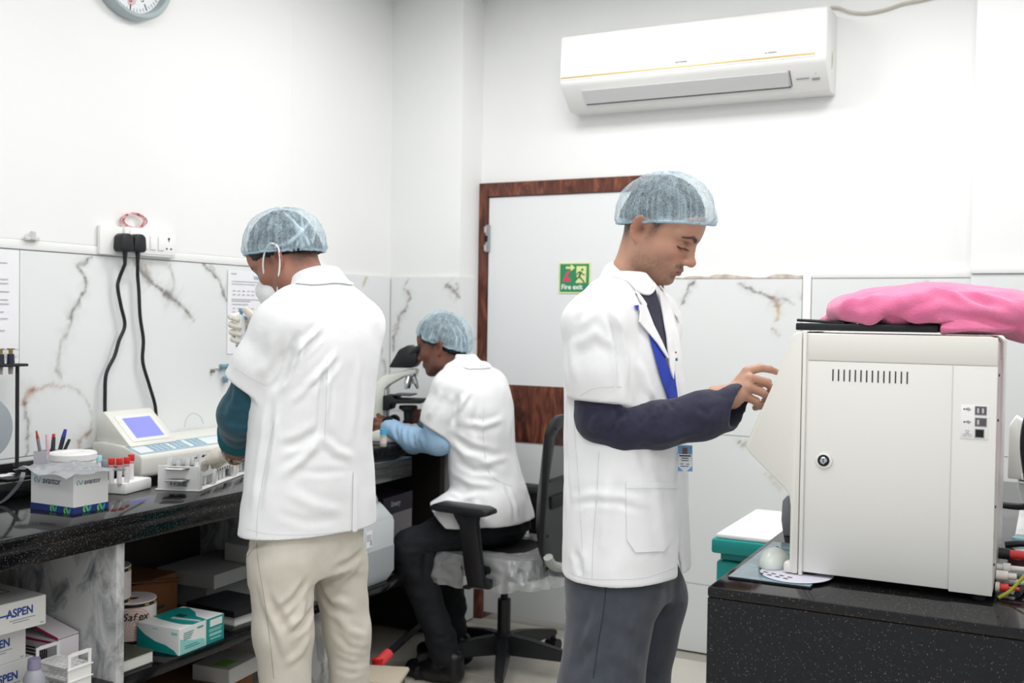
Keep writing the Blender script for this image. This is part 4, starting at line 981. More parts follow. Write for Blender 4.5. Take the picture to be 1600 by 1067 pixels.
for (px0, py0, px1, py1, kind) in ((1523.5, 634, 1542, 649, 2), (1523.5, 652, 1542, 667, 1), (1523.5, 669.5, 1538, 684.5, 0)):
    (a0, c0), (a1, c1) = P_(px0, py0), P_(px1, py1)
    B().span((a0, -.0042, c1), (a1, -.0030, c0)).obj('port_frame', STEEL, mc, False)
    B().span((a0 + .0015, -.0046, c1 + .0018), (a1 - .0015, -.0041, c0 - .0018)).obj('port_hole', PB if kind else BLACKM, mc, False)
    w = a1 - a0
    for q in range(kind): B().span((a0 + w * (.18 + .40 * q), -.0050, c1 + .004), (a0 + w * (.38 + .40 * q), -.0045, c0 - .004)).obj('port_tongue', LGREY, mc, False)
def usb(cx, cz, s):
    b = B(); y = -.0036
    b.tube([(cx - 6 * s, y, cz), (cx + 6 * s, y, cz)], .45 * s, 5, smooth=0).lathe([(0, -.0004), (1.7 * s, -.0004), (1.7 * s, 0)], (cx - 6.5 * s, y, cz), 12, 'Y')
    b.tube([(cx - 3 * s, y, cz), (cx - .5 * s, y, cz + 2.6 * s), (cx + 2 * s, y, cz + 2.6 * s)], .4 * s, 5, smooth=0).box((cx + 3 * s, y, cz + 2.6 * s), (1.8 * s, .0004, 1.8 * s))
    b.tube([(cx - 1 * s, y, cz), (cx + 1 * s, y, cz - 2.6 * s), (cx + 3 * s, y, cz - 2.6 * s)], .4 * s, 5, smooth=0).lathe([(0, -.0004), (1.1 * s, -.0004), (1.1 * s, 0)], (cx + 3.8 * s, y, cz - 2.6 * s), 10, 'Y')
    b.prism([(cx + 6 * s, cz - 1.3 * s), (cx + 8.5 * s, cz), (cx + 6 * s, cz + 1.3 * s)], y - .0003, y + .0003, 'Y'); o = b.obj('usb_symbol', INKD, mc, False); o['kind'] = 'stuff'
for px, py in ((1511.5, 639), (1511.5, 659)): usb(*P_(px, py), .00085)
nx_, nz_ = P_(1511.5, 677); b = B()
for dx, dz in ((0, .0045), (-.0048, -.0035), (.0048, -.0035)):
    for q in ((0, .0018, .0062, .0005), (0, -.0018, .0062, .0005), (-.003, 0, .0005, .004), (.003, 0, .0005, .004)): b.box((nx_ + dx + q[0], -.0036, nz_ + dz + q[1]), (q[2], .0004, q[3]))
b.box((nx_, -.0036, nz_ + .001), (.0005, .0004, .003)).box((nx_, -.0036, nz_ - .0005), (.0096, .0004, .0005)); o = b.obj('network_symbol', INK, mc, False); o['kind'] = 'stuff'
for x in (-.15, .18):
    for y in (.03, MD - .03): B().cyl((x, y, 0), (x, y, H0 + .002), .014, n=14).obj('rubber_foot', BLACKM, mc)
for z in (.45, .36, .19, .075): B().cyl((.2065, .03 if z > .2 else .012, z), (.2095, .03 if z > .2 else .012, z), .0028, n=10).obj('screw', DGREY, mc)
B().span((.2072, .05, .04), (.2082, MD - .04, .48), .0004).obj('rear_plate', MWS, mc)
B().prism([(-.284, .262), (-.190, .165), (-.190, .09), (-.215, .09), (-.222, .20)], .26, .40, 'Y', .002).obj('sample_bay', BLACKM, mc)
B().cyl((-.205, .255, .09), (-.205, .255, .19), .0022, n=8).obj('probe', CHROME, mc)
B().span((-.203, -.003, .0112), (-.173, .03, .034), .006).obj('front_foot', MW, mc)

# tablet and pink cloth on the machine
tz = RZ + .5320
tbp = T('black_tablet', 'black clamshell device on top of the white machine half under pink cloth', 'device', (-.36, 2.40, tz), R(2))
B().span((-.135, -.11, .0005), (.15, .11, .016), .003).obj('device_body', BLACK, tbp); B().box((-.085, 0, .0195), (.10, .20, .006), Matrix.Rotation(R(3), 4, 'Y'), .002).obj('device_lid', BLACK, tbp)

# ---------------------------------------------------------------- signed-distance modelling kit (bodies, cloth)
class SDF:
    def __init__(s, lo, hi, h):
        s.lo = np.array(lo, float); s.h = h; s.n = np.maximum(4, np.ceil((np.array(hi, float) - s.lo) / h).astype(int) + 1)
        s.D = np.full(s.n, 1.0, np.float32); s.ax = [s.lo[i] + h * np.arange(s.n[i]) for i in range(3)]
    def reg(s, lo, hi, m):
        a = np.clip(np.floor((np.array(lo) - m - s.lo) / s.h).astype(int), 0, s.n); b = np.clip(np.ceil((np.array(hi) + m - s.lo) / s.h).astype(int) + 1, 0, s.n)
        sl = tuple(slice(a[i], b[i]) for i in range(3))
        X = s.ax[0][sl[0]][:, None, None].astype(np.float32); Y = s.ax[1][sl[1]][None, :, None].astype(np.float32); Z = s.ax[2][sl[2]][None, None, :].astype(np.float32)
        return sl, X, Y, Z
    def put(s, sl, d, k, op):
        if d.size == 0: return s
        D = s.D[sl]
        if op == 'sub': d = -d
        if k <= 0: r = np.minimum(D, d) if op == 'add' else np.maximum(D, d)
        elif op == 'add':
            h = np.maximum(k - np.abs(D - d), 0) / k; r = np.minimum(D, d) - h * h * k * .25
        else:
            h = np.maximum(k - np.abs(D - d), 0) / k; r = np.maximum(D, d) + h * h * k * .25
        s.D[sl] = r; return s
    def cap(s, a, b, ra, rb=None, k=.02, op='add', cut=()):
        """tapered capsule; cut = list of (point, normal): keeps the side the normal points away from"""
        a = np.array(a, float); b = np.array(b, float); rb = ra if rb is None else rb; m = max(ra, rb)
        sl, X, Y, Z = s.reg(np.minimum(a, b) - m, np.maximum(a, b) + m, k + 2 * s.h); d = b - a; L = max(d @ d, 1e-9)
        px, py, pz = X - a[0], Y - a[1], Z - a[2]
        t = np.clip((px * d[0] + py * d[1] + pz * d[2]) / L, 0, 1)
        f = np.sqrt((px - t * d[0]) ** 2 + (py - t * d[1]) ** 2 + (pz - t * d[2]) ** 2) - (ra + (rb - ra) * t)
        for c, n in cut:
            n = np.array(n, float); n /= np.linalg.norm(n)
            f = np.maximum(f, (X - c[0]) * n[0] + (Y - c[1]) * n[1] + (Z - c[2]) * n[2])
        return s.put(sl, f.astype(np.float32), k, op)
    def chain(s, pts, rs, k=.02, op='add', cut=()):
        for i in range(len(pts) - 1): s.cap(pts[i], pts[i + 1], rs[i], rs[i + 1], k, op, cut)
        return s
    def ell(s, c, r, M=None, k=.02, op='add'):
        """ellipsoid; M: 3x3 with the ellipsoid axes as columns"""
        c = np.array(c, float); r = np.array(r, float); m = r.max()
        sl, X, Y, Z = s.reg(c - m, c + m, k + 2 * s.h); p = [X - c[0], Y - c[1], Z - c[2]]
        if M is not None: p = [p[0] * M[0][i] + p[1] * M[1][i] + p[2] * M[2][i] for i in range(3)]
        k0 = np.sqrt((p[0] / r[0]) ** 2 + (p[1] / r[1]) ** 2 + (p[2] / r[2]) ** 2); k1 = np.sqrt((p[0] / r[0] ** 2) ** 2 + (p[1] / r[1] ** 2) ** 2 + (p[2] / r[2] ** 2) ** 2)
        return s.put(sl, (k0 * (k0 - 1) / np.maximum(k1, 1e-6)).astype(np.float32), k, op)
    def loft(s, secs, yaw=0, k=.02, op='add', n=2.3, base=0.0):
        """vertical loft: rows (z, cx, cy, half width, half depth) in a frame turned by yaw"""
        S_ = np.array(secs, float); S_ = S_[S_[:, 0].argsort()]
        zz = np.linspace(S_[0, 0], S_[-1, 0], 80)
        from_ = np.arange(len(S_)); P = catmull(list(S_), 10); P = np.array(P); zs = P[:, 0]; o = zs.argsort(); P = P[o]
        m = S_[:, 3:].max(); lo = [S_[:, 1].min() - m, S_[:, 2].min() - m, S_[0, 0]]; hi = [S_[:, 1].max() + m, S_[:, 2].max() + m, S_[-1, 0]]
        sl, X, Y, Z = s.reg(lo, hi, k + 2 * s.h); z = np.clip(Z, S_[0, 0], S_[-1, 0])
        g = lambda i: np.interp(z.ravel(), P[:, 0], P[:, i]).reshape(z.shape).astype(np.float32)
        cx, cy, a, b = g(1), g(2), np.maximum(g(3), .004), np.maximum(g(4), .004); c, sn = math.cos(yaw), math.sin(yaw)
        u = (X - cx) * c + (Y - cy) * sn; v = -(X - cx) * sn + (Y - cy) * c
        q = (np.abs(u / a) ** n + np.abs(v / b) ** n) ** (1 / n)
        f = (q - 1) * np.minimum(a, b); f = np.maximum(f, np.maximum(S_[0, 0] - Z, Z - S_[-1, 0]))
        return s.put(sl, f.astype(np.float32), k, op)
    def plane(s, c, nrm, k=0):
        """cut away everything on the side the normal points to"""
        nrm = np.array(nrm, float); nrm /= np.linalg.norm(nrm)
        f = (s.ax[0][:, None, None] - c[0]) * nrm[0] + (s.ax[1][None, :, None] - c[1]) * nrm[1] + (s.ax[2][None, None, :] - c[2]) * nrm[2]
        s.D = np.maximum(s.D, f.astype(np.float32)); return s
    def grid(s):
        return np.stack(np.meshgrid(*s.ax, indexing='ij'), -1).reshape(-1, 3)
    def mesh(s, relax=1):
        """surface nets -> (verts, quads)"""
        D = s.D; I = D < 0
        for ax in range(3):
            sl = [slice(None)] * 3; sl[ax] = 0; I[tuple(sl)] = False; sl[ax] = -1; I[tuple(sl)] = False
        n = np.array(D.shape); C = [(i, j, k) for i in (0, 1) for j in (0, 1) for k in (0, 1)]
        cnt = sum(I[i:n[0] - 1 + i, j:n[1] - 1 + j, k:n[2] - 1 + k].astype(np.int8) for i, j, k in C)
        act = (cnt > 0) & (cnt < 8); cells = np.argwhere(act); ids = np.full(act.shape, -1, np.int64); ids[act] = np.arange(len(cells))
        acc = np.zeros((len(cells), 3)); num = np.zeros(len(cells)); ci = cells
        for a in C:
            for ax in range(3):
                if a[ax]: continue
                b = list(a); b[ax] = 1
                da = D[ci[:, 0] + a[0], ci[:, 1] + a[1], ci[:, 2] + a[2]]; db = D[ci[:, 0] + b[0], ci[:, 1] + b[1], ci[:, 2] + b[2]]
                m = (da < 0) != (db < 0); t = np.where(m, da / np.where(np.abs(da - db) < 1e-9, 1, da - db), 0)
                t = np.clip(t, 0, 1); p = np.tile(np.array(a, float), (len(ci), 1)); p[:, ax] = t; acc[m] += p[m]; num += m
        V = s.lo + (cells + acc / np.maximum(num, 1)[:, None]) * s.h
        F = []
        for ax in range(3):
            o = [x for x in range(3) if x != ax]
            sa = [slice(1, -1)] * 3; sa[ax] = slice(0, -1); sb = [slice(1, -1)] * 3; sb[ax] = slice(1, None)
            A, Bm = I[tuple(sa)], I[tuple(sb)]; m = A != Bm; e = np.argwhere(m); fl = A[m]
            base = e.copy(); 
            for q in o: base[:, q] += 1
            def cid(d0, d1):
                q = base.copy(); q[:, o[0]] -= d0; q[:, o[1]] -= d1; return ids[q[:, 0], q[:, 1], q[:, 2]]
            f = np.stack([cid(0, 0), cid(1, 0), cid(1, 1), cid(0, 1)], 1)
            flip = fl if ax != 1 else ~fl
            f[~flip] = f[~flip][:, ::-1]; F.append(f)
        F = np.vstack(F); F = F[(F >= 0).all(1)]
        for _ in range(relax):
            V = laplace(V, F, .45)
        return V, F
def laplace(V, F, w):
    acc = np.zeros_like(V); num = np.zeros(len(V))
    for i in range(4):
        np.add.at(acc, F[:, i], V[F[:, (i + 1) % 4]] + V[F[:, (i - 1) % 4]]); np.add.at(num, F[:, i], 2)
    return V + w * (acc / np.maximum(num, 1)[:, None] - V)
def normals(V, F):
    n = np.cross(V[F[:, 2]] - V[F[:, 0]], V[F[:, 3]] - V[F[:, 1]]); N = np.zeros_like(V)
    for i in range(4): np.add.at(N, F[:, i], n)
    return N / np.maximum(np.linalg.norm(N, axis=1), 1e-9)[:, None]
def fold(V, F, lines, N=None):
    """cloth folds: lines of (polyline, width, height); height > 0 ridge, < 0 furrow"""
    N = normals(V, F) if N is None else N; D = np.zeros(len(V))
    for L, w, h in lines:
        L = np.array(L, float); lo, hi = L.min(0) - 3 * w, L.max(0) + 3 * w
        sel = np.where(((V > lo) & (V < hi)).all(1))[0]
        if not len(sel): continue
        d, t = polydist(V[sel], L); e = np.clip(np.minimum(t, 1 - t) * 4 + .1, 0, 1)
        D[sel] += h * e * (np.exp(-(d / w) ** 2) - .45 * np.exp(-((d - 1.7 * w) / w) ** 2))
    return V + N * D[:, None]
def drape(V, F, amp, scale, seed=0, stretch=(1, 1, 1)):
    N = normals(V, F); q = V * np.array(stretch)
    n = vnoise(q, scale, seed) - .5 + .5 * (vnoise(q, scale * 2.3, seed + 3) - .5)
    return V + N * (amp * n)[:, None]
def solid(name, V, F, m, parent=None, cols=None, attr='paint'):
    """mesh object from arrays; world coordinates, stored relative to the parent"""
    V = np.asarray(V, float)
    if parent is not None: V = V - np.array(parent.location)
    me = bpy.data.meshes.new(name); nv, nf = len(V), len(F); F = np.asarray(F)
    me.vertices.add(nv); me.vertices.foreach_set('co', V.astype(np.float32).ravel())
    me.loops.add(nf * 4); me.loops.foreach_set('vertex_index', F.astype(np.int32).ravel())
    me.polygons.add(nf); me.polygons.foreach_set('loop_start', np.arange(nf, dtype=np.int32) * 4); me.update(calc_edges=True); me.validate()
    if cols is not None: set_color(me, attr, cols)
    return mesh_obj(name, me, m, parent, True, None, 0)
def bvh(V, F): return BVHTree.FromPolygons([Vector(v) for v in V], [list(map(int, f)) for f in F])
def onto(tree, px, py, off=0):
    """the point of a surface seen at a pixel of the photo, lifted by off along its normal"""
    r = Vector(ray(px, py)).normalized(); h = tree.ray_cast(Vector(CAMP), r)
    if h[0] is None:
        best = min((tree.find_nearest(Vector(CAMP) + r * d) for d in np.arange(1.9, 4.8, .05)), key=lambda q: q[3])
        return np.array(best[0] + best[1] * off)
    n = h[1] if h[1].dot(r) < 0 else -h[1]
    return np.array(h[0] + n * off)
def seam(tree, pts, name, m, parent, r=.0009, off=.0003, closed=False):
    P = catmull([np.array([*p, 0.]) for p in pts], 5, closed); Q = [onto(tree, p[0], p[1], off) for p in P]
    loc = np.array(parent.location); return B().tube([q - loc for q in Q], r, 5, closed, 0).obj(name, m, parent)
def patch(tree, poly, name, m, parent, off=.003, th=.002, step=5.0, lift=None):
    """cloth piece lying on a surface: outline in photo pixels, its own thickness"""
    poly = np.array(poly, float); lo, hi = poly.min(0), poly.max(0); bm = bmesh.new()
    vs = [bm.verts.new((x, y, 0)) for x, y in poly]; f = bm.faces.new(vs)
    if f.normal.z < 0: f.normal_flip()
    for ax in (0, 1):
        for c in np.arange(lo[ax] + step, hi[ax], step):
            co = [0, 0, 0]; no = [0, 0, 0]; co[ax] = c; no[ax] = 1
            bmesh.ops.bisect_plane(bm, geom=bm.verts[:] + bm.edges[:] + bm.faces[:], plane_co=co, plane_no=no)
    loc = np.array(parent.location)
    for v in bm.verts:
        o = off if lift is None else off + lift(v.co.x, v.co.y)
        v.co = Vector(onto(tree, v.co.x, v.co.y, o) - loc)
    bmesh.ops.recalc_face_normals(bm, faces=bm.faces[:])
    bmesh.ops.solidify(bm, geom=bm.faces[:], thickness=th)
    b = B(); b.bm.free(); b.bm = bm; return b.obj(name, m, parent)

# ---------------------------------------------------------------- pink cloth on the machine
PKM = mat('pink_towelling', 'e77fa8', .95, var='df6f9b', vscale=14, bump=.5, bscale=260, sheen=.4)
pz = RZ + .5285
s = SDF((-.52, 2.22, pz - .04), (.20, 2.62, pz + .17), .005)
y_ = 2.40
s.ell((-.36, y_, pz + .055), (.085, .135, .052), k=.03); s.ell((-.25, y_, pz + .066), (.13, .14, .062), k=.03); s.ell((-.13, y_ + .01, pz + .058), (.13, .135, .056), k=.03)
s.cap((-.20, y_, pz + .06), (.0, y_ + .02, pz + .035), .052, .042, .03); s.ell((.03, y_, pz + .012), (.10, .12, .045), k=.03)
s.cap((-.40, y_ - .06, pz + .026), (-.44, y_ - .03, pz + .022), .022, .018, .01); s.ell((-.17, y_ - .06, pz + .016), (.11, .07, .020), k=.008)
s.ell((.09, y_, pz - .0), (.07, .11, .03), k=.02)
s.D[:, :, :][np.broadcast_to((s.ax[2] < pz + .0005)[None, None, :] & (s.ax[0] < -.088)[:, None, None], s.D.shape)] = .01
s.D[np.broadcast_to((s.ax[2] < RZ + .5275 + .030)[None, None, :] & (s.ax[1] < 2.515)[None, :, None] & (s.ax[0] < -.205)[:, None, None], s.D.shape)] = .004
s.lo[2] += 0
V, F_ = s.mesh(2)
V[:, 2] = pz + (V[:, 2] - pz) * .86
bt = bvh(V, F_); g = lambda pts: [onto(bt, x, y) for x, y in pts]
V = fold(V, F_, [(g([(1330, 512), (1390, 498), (1450, 505), (1500, 510)]), .012, -.013), (g([(1400, 508), (1470, 500), (1560, 516)]), .010, .009), (g([(1395, 497), (1430, 478), (1470, 468)]), .014, -.006),
        (g([(1480, 452), (1540, 470), (1590, 492)]), .010, -.010), (g([(1440, 450), (1520, 462), (1590, 500)]), .014, .008), (g([(1310, 480), (1335, 470), (1380, 462)]), .012, .006), (g([(1330, 500), (1345, 480), (1350, 460)]), .012, -.005)])
V = drape(V, F_, .007, 18, 4); V[:, 2] -= 7 * np.maximum(0, V[:, 0] + .055) ** 2; V[:, 2] = np.where((V[:, 0] < -.088), np.maximum(V[:, 2], pz + .0005), V[:, 2])
o = solid('pink_cloth', V, F_, PKM); tag(o, 'bunched pink towelling cloth on top of the white machine', 'cloth')
# pink cloth rests over the tablet: the tablet is thin and lies under its left end

# ---------------------------------------------------------------- things on and by the right counter
mp = T('mouse_pad', 'glossy printed mouse pad at the left end of right counter', 'mouse pad', (-.515, 2.40, RZ + .0003), R(0))
PADM = mat('pad_print', '6f8794', .12, var='8fa9b2', vscale=9)
B().span((-.088, -.205, 0), (.085, .20, .0045), .001).obj('rubber_base', BLACKM, mp); B().span((-.087, -.204, .0046), (.084, .199, .0058)).obj('printed_top', PADM, mp, False)
b = B(); rr = random.Random(2)
for q in range(7): b.box((rr.uniform(-.07, .0), -.13 + q * .045, .0060), (.022, .012, .0003), rr.uniform(-.6, .6))
o = b.obj('pad_pattern', mat('pad_teal', '93b9c0', .2), mp, False); o['kind'] = 'stuff'
ms2 = T('printed_card', 'round white card with small printed icons under the mouse', 'card', (-.478, 2.29, RZ + .0064))
B().lathe([(0, 0), (.083, 0), (.085, .0015), (.083, .003), (0, .003)], n=40, sx=.9, sy=1.05).obj('card', mat('card_lilac', 'd9d8e6', .4), ms2)
bars([(-.05 + .02 * (k % 4), -.07 + .016 * (k // 4), .010, .006) for k in range(8)], FZ((0, 0, .0031), R(-20)), INKD, ms2)
mo = T('computer_mouse', 'pale grey green computer mouse on the printed pad', 'mouse', (-.537, 2.332, RZ + .0098))
s = SDF((-.06, -.08, -.02), (.06, .08, .06), .0025); s.ell((0, .0, .004), (.033, .056, .034), k=.01); s.D[:, :, s.ax[2] < 0] = .02
V, F_ = s.mesh(2); me = V + np.array([-.537, 2.332, RZ + .0098]); solid('mouse_shell', me, F_, mat('mouse_grey', 'cfd6d0', .3), mo)
B().tube([(-.001, .02, .0375), (0, .035, .0335), (0, .05, .022)], .0012, 5).obj('button_gap', INK, mo)
pt = T('grey_printer', 'small grey printer with curved side behind the machine front', 'printer', (-.555, 2.812, RZ))
B().prism([(-.048, 0), (-.054, .04), (-.052, .09), (-.040, .105), (-.026, .105), (-.026, 0)], -.10, .12, 'Y', .003).obj('side_shell', mat('printer_grey', 'a4a8ac', .4), pt)
b = B(); b.span((-.025, -.10, .0), (.20, .12, .022)); b.span((-.025, -.098, .0225), (.20, -.08, .03)); b.obj('tray', LGREY, pt)
B().span((-.0255, -.09, .0305), (.20, .12, .0995), .003).obj('printer_body', BLACKM, pt); B().cyl((-.02, -.094, .075), (.19, -.094, .075), .010, n=14).obj('roller', BLACK, pt); B().span((-.025, -.10, .1), (.20, .12, .108), .003).obj('top_cover', LGREY, pt)
# teal box behind the counter end
tl = T('teal_box', 'teal storage box with thick white topped lid left of right counter', 'box', (-.755, 3.36, 0))
B().span((-.145, -.22, .02), (.125, .24, .665), .008).obj('box_body', TEAL, tl)
B().span((-.135, -.21, .667), (.12, .235, .690), .004).obj('neck', TEAL, tl); B().span((-.155, -.245, .692), (.13, .26, .737), .008).obj('lid', TEAL, tl)
B().span((-.143, -.235, .7372), (.122, .25, .752), .006).obj('lid_top', mat('lid_white', 'eef0ee', .4), tl)
B().span((-.05, -.235, .672), (.01, -.211, .686), .004).obj('latch', mat('latch_yellow', 'b99a3a', .4), tl); B().span((-.152, -.19, .56), (-.1455, -.1, .64), .002).obj('hinge_plate', GREY, tl)
for x in (-.11, .1):
    for y in (-.19, .2): B().cyl((x, y, 0), (x, y, .022), .018, n=12).obj('foot', BLACKM, tl)
# clutter at the right edge
wd = T('white_device', 'white instrument behind the machine at right edge', 'instrument', (.06, 3.05, RZ))
B().span((-.13, -.2, .0), (.25, .2, .04), .006).obj('device_base', mat('white_gloss', 'f4f4f4', .2), wd); B().prism([(-.10, .04), (-.13, .14), (-.125, .30), (-.09, .33), (.25, .33), (.25, .04)], -.10, .18, 'Y', .006).obj('device_body', WHITE, wd)
B().prism([(-.15, .17), (-.15, .30), (-.135, .325), (-.112, .31), (-.108, .17)], -.18, -.11, 'Y', .004).obj('side_flap', mat('flap_white', 'e9e9e6', .4), wd); B().span((-.12, -.19, .17), (.25, -.105, .185), .003).obj('shelf_lip', WHITE, wd); B().span((-.125, -.20, .16), (.25, -.12, .166), .002).obj('shelf_lip', LGREY, wd)
st = T('paper_stand', 'slanted grey stand leaning at the right edge of counter', 'stand', (-.01, 2.66, RZ))
B().prism([(-.055, .0), (-.035, .0), (.06, .20), (.045, .20)], -.02, .10, 'Y', .002).obj('slant_leg', LGREY, st); B().span((-.06, -.03, .0), (.08, .11, .006), .002).obj('stand_foot', GREY, st)
bo = T('reagent_bottle', 'small white bottle with pale blue top behind the machine', 'bottle', (-.055, 2.57, RZ))
B().lathe([(0, 0), (.020, 0), (.022, .004), (.022, .052), (.014, .060), (0, .060)], n=24).obj('bottle_body', mat('bottle_white', 'e4e2de', .4), bo)
B().cyl((0, 0, .0605), (0, 0, .082), .016, .014, 20).obj('bottle_cap', mat('cap_aqua', 'a9dbe4', .4), bo)
b = B(); vv = []
for q in range(9): a = R(-150 + q * 15); vv.append((b.bm.verts.new((.0224 * math.cos(a), .0224 * math.sin(a), .018)), b.bm.verts.new((.0224 * math.cos(a), .0224 * math.sin(a), .036))))
for p, q in zip(vv, vv[1:]): b.bm.faces.new((p[0], q[0], q[1], p[1]))
b.obj('dark_label', mat('label_brown', '4b2a28', .5), bo)
def wire(name, label, pts, r, m, cat='cable', n=8): return tag(B().tube(pts, r, n).obj(name, m), label, cat)
xw = -.090
wire('black_cable', 'thick black cable hanging down at the right edge behind the machine', [(.05, 2.944, 1.10), (.03, 2.86, 1.19), (-.015, 2.76, 1.235), (-.045, 2.69, 1.19), (-.052, 2.66, 1.12), (-.038, 2.66, 1.02), (-.045, 2.68, .985), (-.10, 2.73, .975)], .008, BLACK)
wire('black_cable', 'black cable looped on counter beside the machine, largest loop', [(-.05, 2.34, .858), (-.03, 2.43, .858), (.04, 2.50, .858), (.12, 2.48, .858), (.15, 2.38, .858), (.10, 2.30, .858), (.02, 2.28, .858), (-.03, 2.31, .858)], .007, BLACK)
wire('black_cable', 'black cable rising in a curve behind the red connector', [(-.08, 2.50, .925), (-.04, 2.50, .932), (.02, 2.50, .93), (.10, 2.50, .915), (.18, 2.52, .90)], .007, BLACK)
wire('black_cable', 'lower black cable sagging behind the pipe fittings', [(-.078, 2.56, .91), (-.03, 2.54, .89), (.03, 2.55, .90), (.10, 2.58, .895)], .005, BLACK)
wire('grey_cable', 'dull grey cable curving out under the red fitting', [(-.092, 2.38, .886), (-.05, 2.38, .888), (-.01, 2.38, .878), (.03, 2.36, .868), (.10, 2.34, .858)], .007, GREY)
wire('yellow_wire', 'yellow green wire curving up from the machine foot', [(-.083, 2.30, .856), (-.060, 2.30, .875), (-.03, 2.30, .915), (.0, 2.30, .945), (.05, 2.31, .96)], .0035, mat('yellow_green', 'a8ab3a', .4))
def fitting(name, label, y, z, parts):
    t = T(name, label, 'connector', (xw, y, z)); x = .0
    for L, r, m, nm in parts: B().cyl((x + .0003, 0, 0), (x + L, 0, 0), r, n=14).obj(nm, m, t); x += L
    return t
FW = mat('fitting_white', 'd8d5d0', .35)
fitting('red_connector', 'black and red power connector on right side of machine', 2.42, .922, [(.022, .012, BLACK, 'nut'), (.034, .0095, mat('connector_red', 'd63a34', .4), 'sleeve'), (.05, .004, mat('yellow_green', 'a8ab3a', .4), 'lead')])
fitting('pipe_fitting', 'white pipe fitting below the red connector, uppermost', 2.36, .905, [(.012, .007, FW, 'nut'), (.014, .010, FW, 'collar'), (.04, .006, FW, 'stem')])
fitting('pipe_fitting', 'thick white pipe fitting between two slimmer ones', 2.34, .893, [(.022, .010, mat('fitting_cream', 'e9e6df', .35), 'nut'), (.016, .007, FW, 'collar')])
fitting('pipe_fitting', 'white pipe fitting with grey flange, lowest of the white ones', 2.36, .878, [(.014, .007, FW, 'nut'), (.008, .010, FW, 'collar'), (.03, .006, FW, 'stem'), (.008, .014, GREY, 'flange')])
fitting('red_fitting', 'small red fitting low on right side of machine', 2.32, .873, [(.008, .010, FW, 'collar'), (.016, .008, mat('connector_red', 'd63a34', .4), 'nut'), (.02, .004, mat('connector_red', 'd63a34', .4), 'stem')])

# ---------------------------------------------------------------- office chair
HX, HY = -1.90, 3.66
ch = T('office_chair', 'black office chair with mesh back and plastic wrapped seat under seated person', 'chair', (HX, HY, 0))
for k in range(5):
    a = R(-137 + 72 * k); d = Vector((math.cos(a), math.sin(a), 0)); sd = Vector((-d.y, d.x, 0))
    b = loftpoly(B(), [])if False else B()
    secs = []
    for t, w, z0_, z1_ in ((.02, .030, .075, .150), (.12, .028, .075, .140), (.24, .023, .074, .116), (.345, .018, .072, .092)):
        p = d * t; secs.append([b.bm.verts.new(p + sd * w + Vector((0, 0, z0_))), b.bm.verts.new(p - sd * w + Vector((0, 0, z0_))), b.bm.verts.new(p - sd * w * .7 + Vector((0, 0, z1_))), b.bm.verts.new(p + sd * w * .7 + Vector((0, 0, z1_)))])
    for p, q in zip(secs, secs[1:]):
        for i in range(4): b.bm.faces.new((p[i], p[(i + 1) % 4], q[(i + 1) % 4], q[i]))
    b.bm.faces.new(secs[0][::-1]); b.bm.faces.new(secs[-1])
    bmesh.ops.bevel(b.bm, geom=b.bm.edges[:], offset=.004, segments=2, affect='EDGES'); lg = b.obj('star_leg', BLACK, ch)
    c = d * .335
    for s_ in (-1, 1): B().cyl(c + sd * (.006 * s_) + Vector((0, 0, .028)), c + sd * (.026 * s_) + Vector((0, 0, .028)), .0278, n=22).obj('castor_wheel', BLACK, lg)
    B().cyl(c + Vector((0, 0, .03)), c + Vector((0, 0, .075)), .011, n=12).box(c + Vector((0, 0, .044)), (.05, .05, .014), a, .005).obj('castor_fork', BLACK, lg)
B().lathe([(.035, .074), (.038, .15), (.03, .158), (.0, .158)], n=28).obj('hub', BLACK, ch)
B().cyl((0, 0, .158), (0, 0, .29), .026, n=24).obj('column_sleeve', BLACK, ch); B().cyl((0, 0, .2905), (0, 0, .40), .0145, n=18).obj('gas_spring', BLACKM, ch)
B().span((-.12, -.10, .385), (.14, .10, .415), .012).obj('tilt_mechanism', BLACKM, ch)
B().cyl((-.02, -.10, .395), (-.02, -.24, .392), .006, n=10).box((-.02, -.25, .391), (.03, .05, .012), bev=.004).obj('height_lever', BLACK, ch)
s = SDF((-.30, -.32, .36), (.30, .32, .56), .008); s.loft([(.415, 0, 0, .215, .215), (.44, 0, 0, .235, .238), (.475, 0, 0, .235, .24), (.495, 0, 0, .22, .225)], n=3.5); V, F_ = s.mesh(2)
solid('seat_cushion', V + np.array([HX, HY, 0]), F_, mat('black_fabric', '17181b', .9, bump=.3, bscale=300), ch)
# crumpled clear plastic over the seat
PLS = mat('crumpled_clear_plastic', 'eef0f1', .10, alpha=.34, bump=1.0, bscale=22, spec=1.0)
b = B(); na, nr = 160, 30; vv = []
for j in range(nr):
    t = j / (nr - 1); row = []
    for i in range(na):
        a = 2 * PI * i / na; se = lambda v: math.copysign(abs(v) ** .55, v)
        if t < .45: k = .55 + .45 * t / .45; z = .500 + .002
        else: q = (t - .45) / .55; k = 1 + .07 * q + .03 * math.sin(q * 3); z = .502 - .115 * q
        p = np.array([[se(math.cos(a)) * k, se(math.sin(a)) * k, z * 2]])
        w = (vnoise(p, 3.2, 1)[0] - .5) * .07 + (.12 - abs(vnoise(p, 7, 2)[0] - .5)) * .10 + (.12 - abs(vnoise(p, 15, 4)[0] - .5)) * .035; f = max(0, min(1, (t - .3) * 3))
        kk = .245 * k + w * f * .7
        row.append(b.bm.verts.new((se(math.cos(a)) * kk, se(math.sin(a)) * kk, z + (.035 * (vnoise(p, 5, 5)[0] - .5) * max(0, t - .6) * 2.5) + .004 * vnoise(p, 12, 7)[0])))
    vv.append(row)
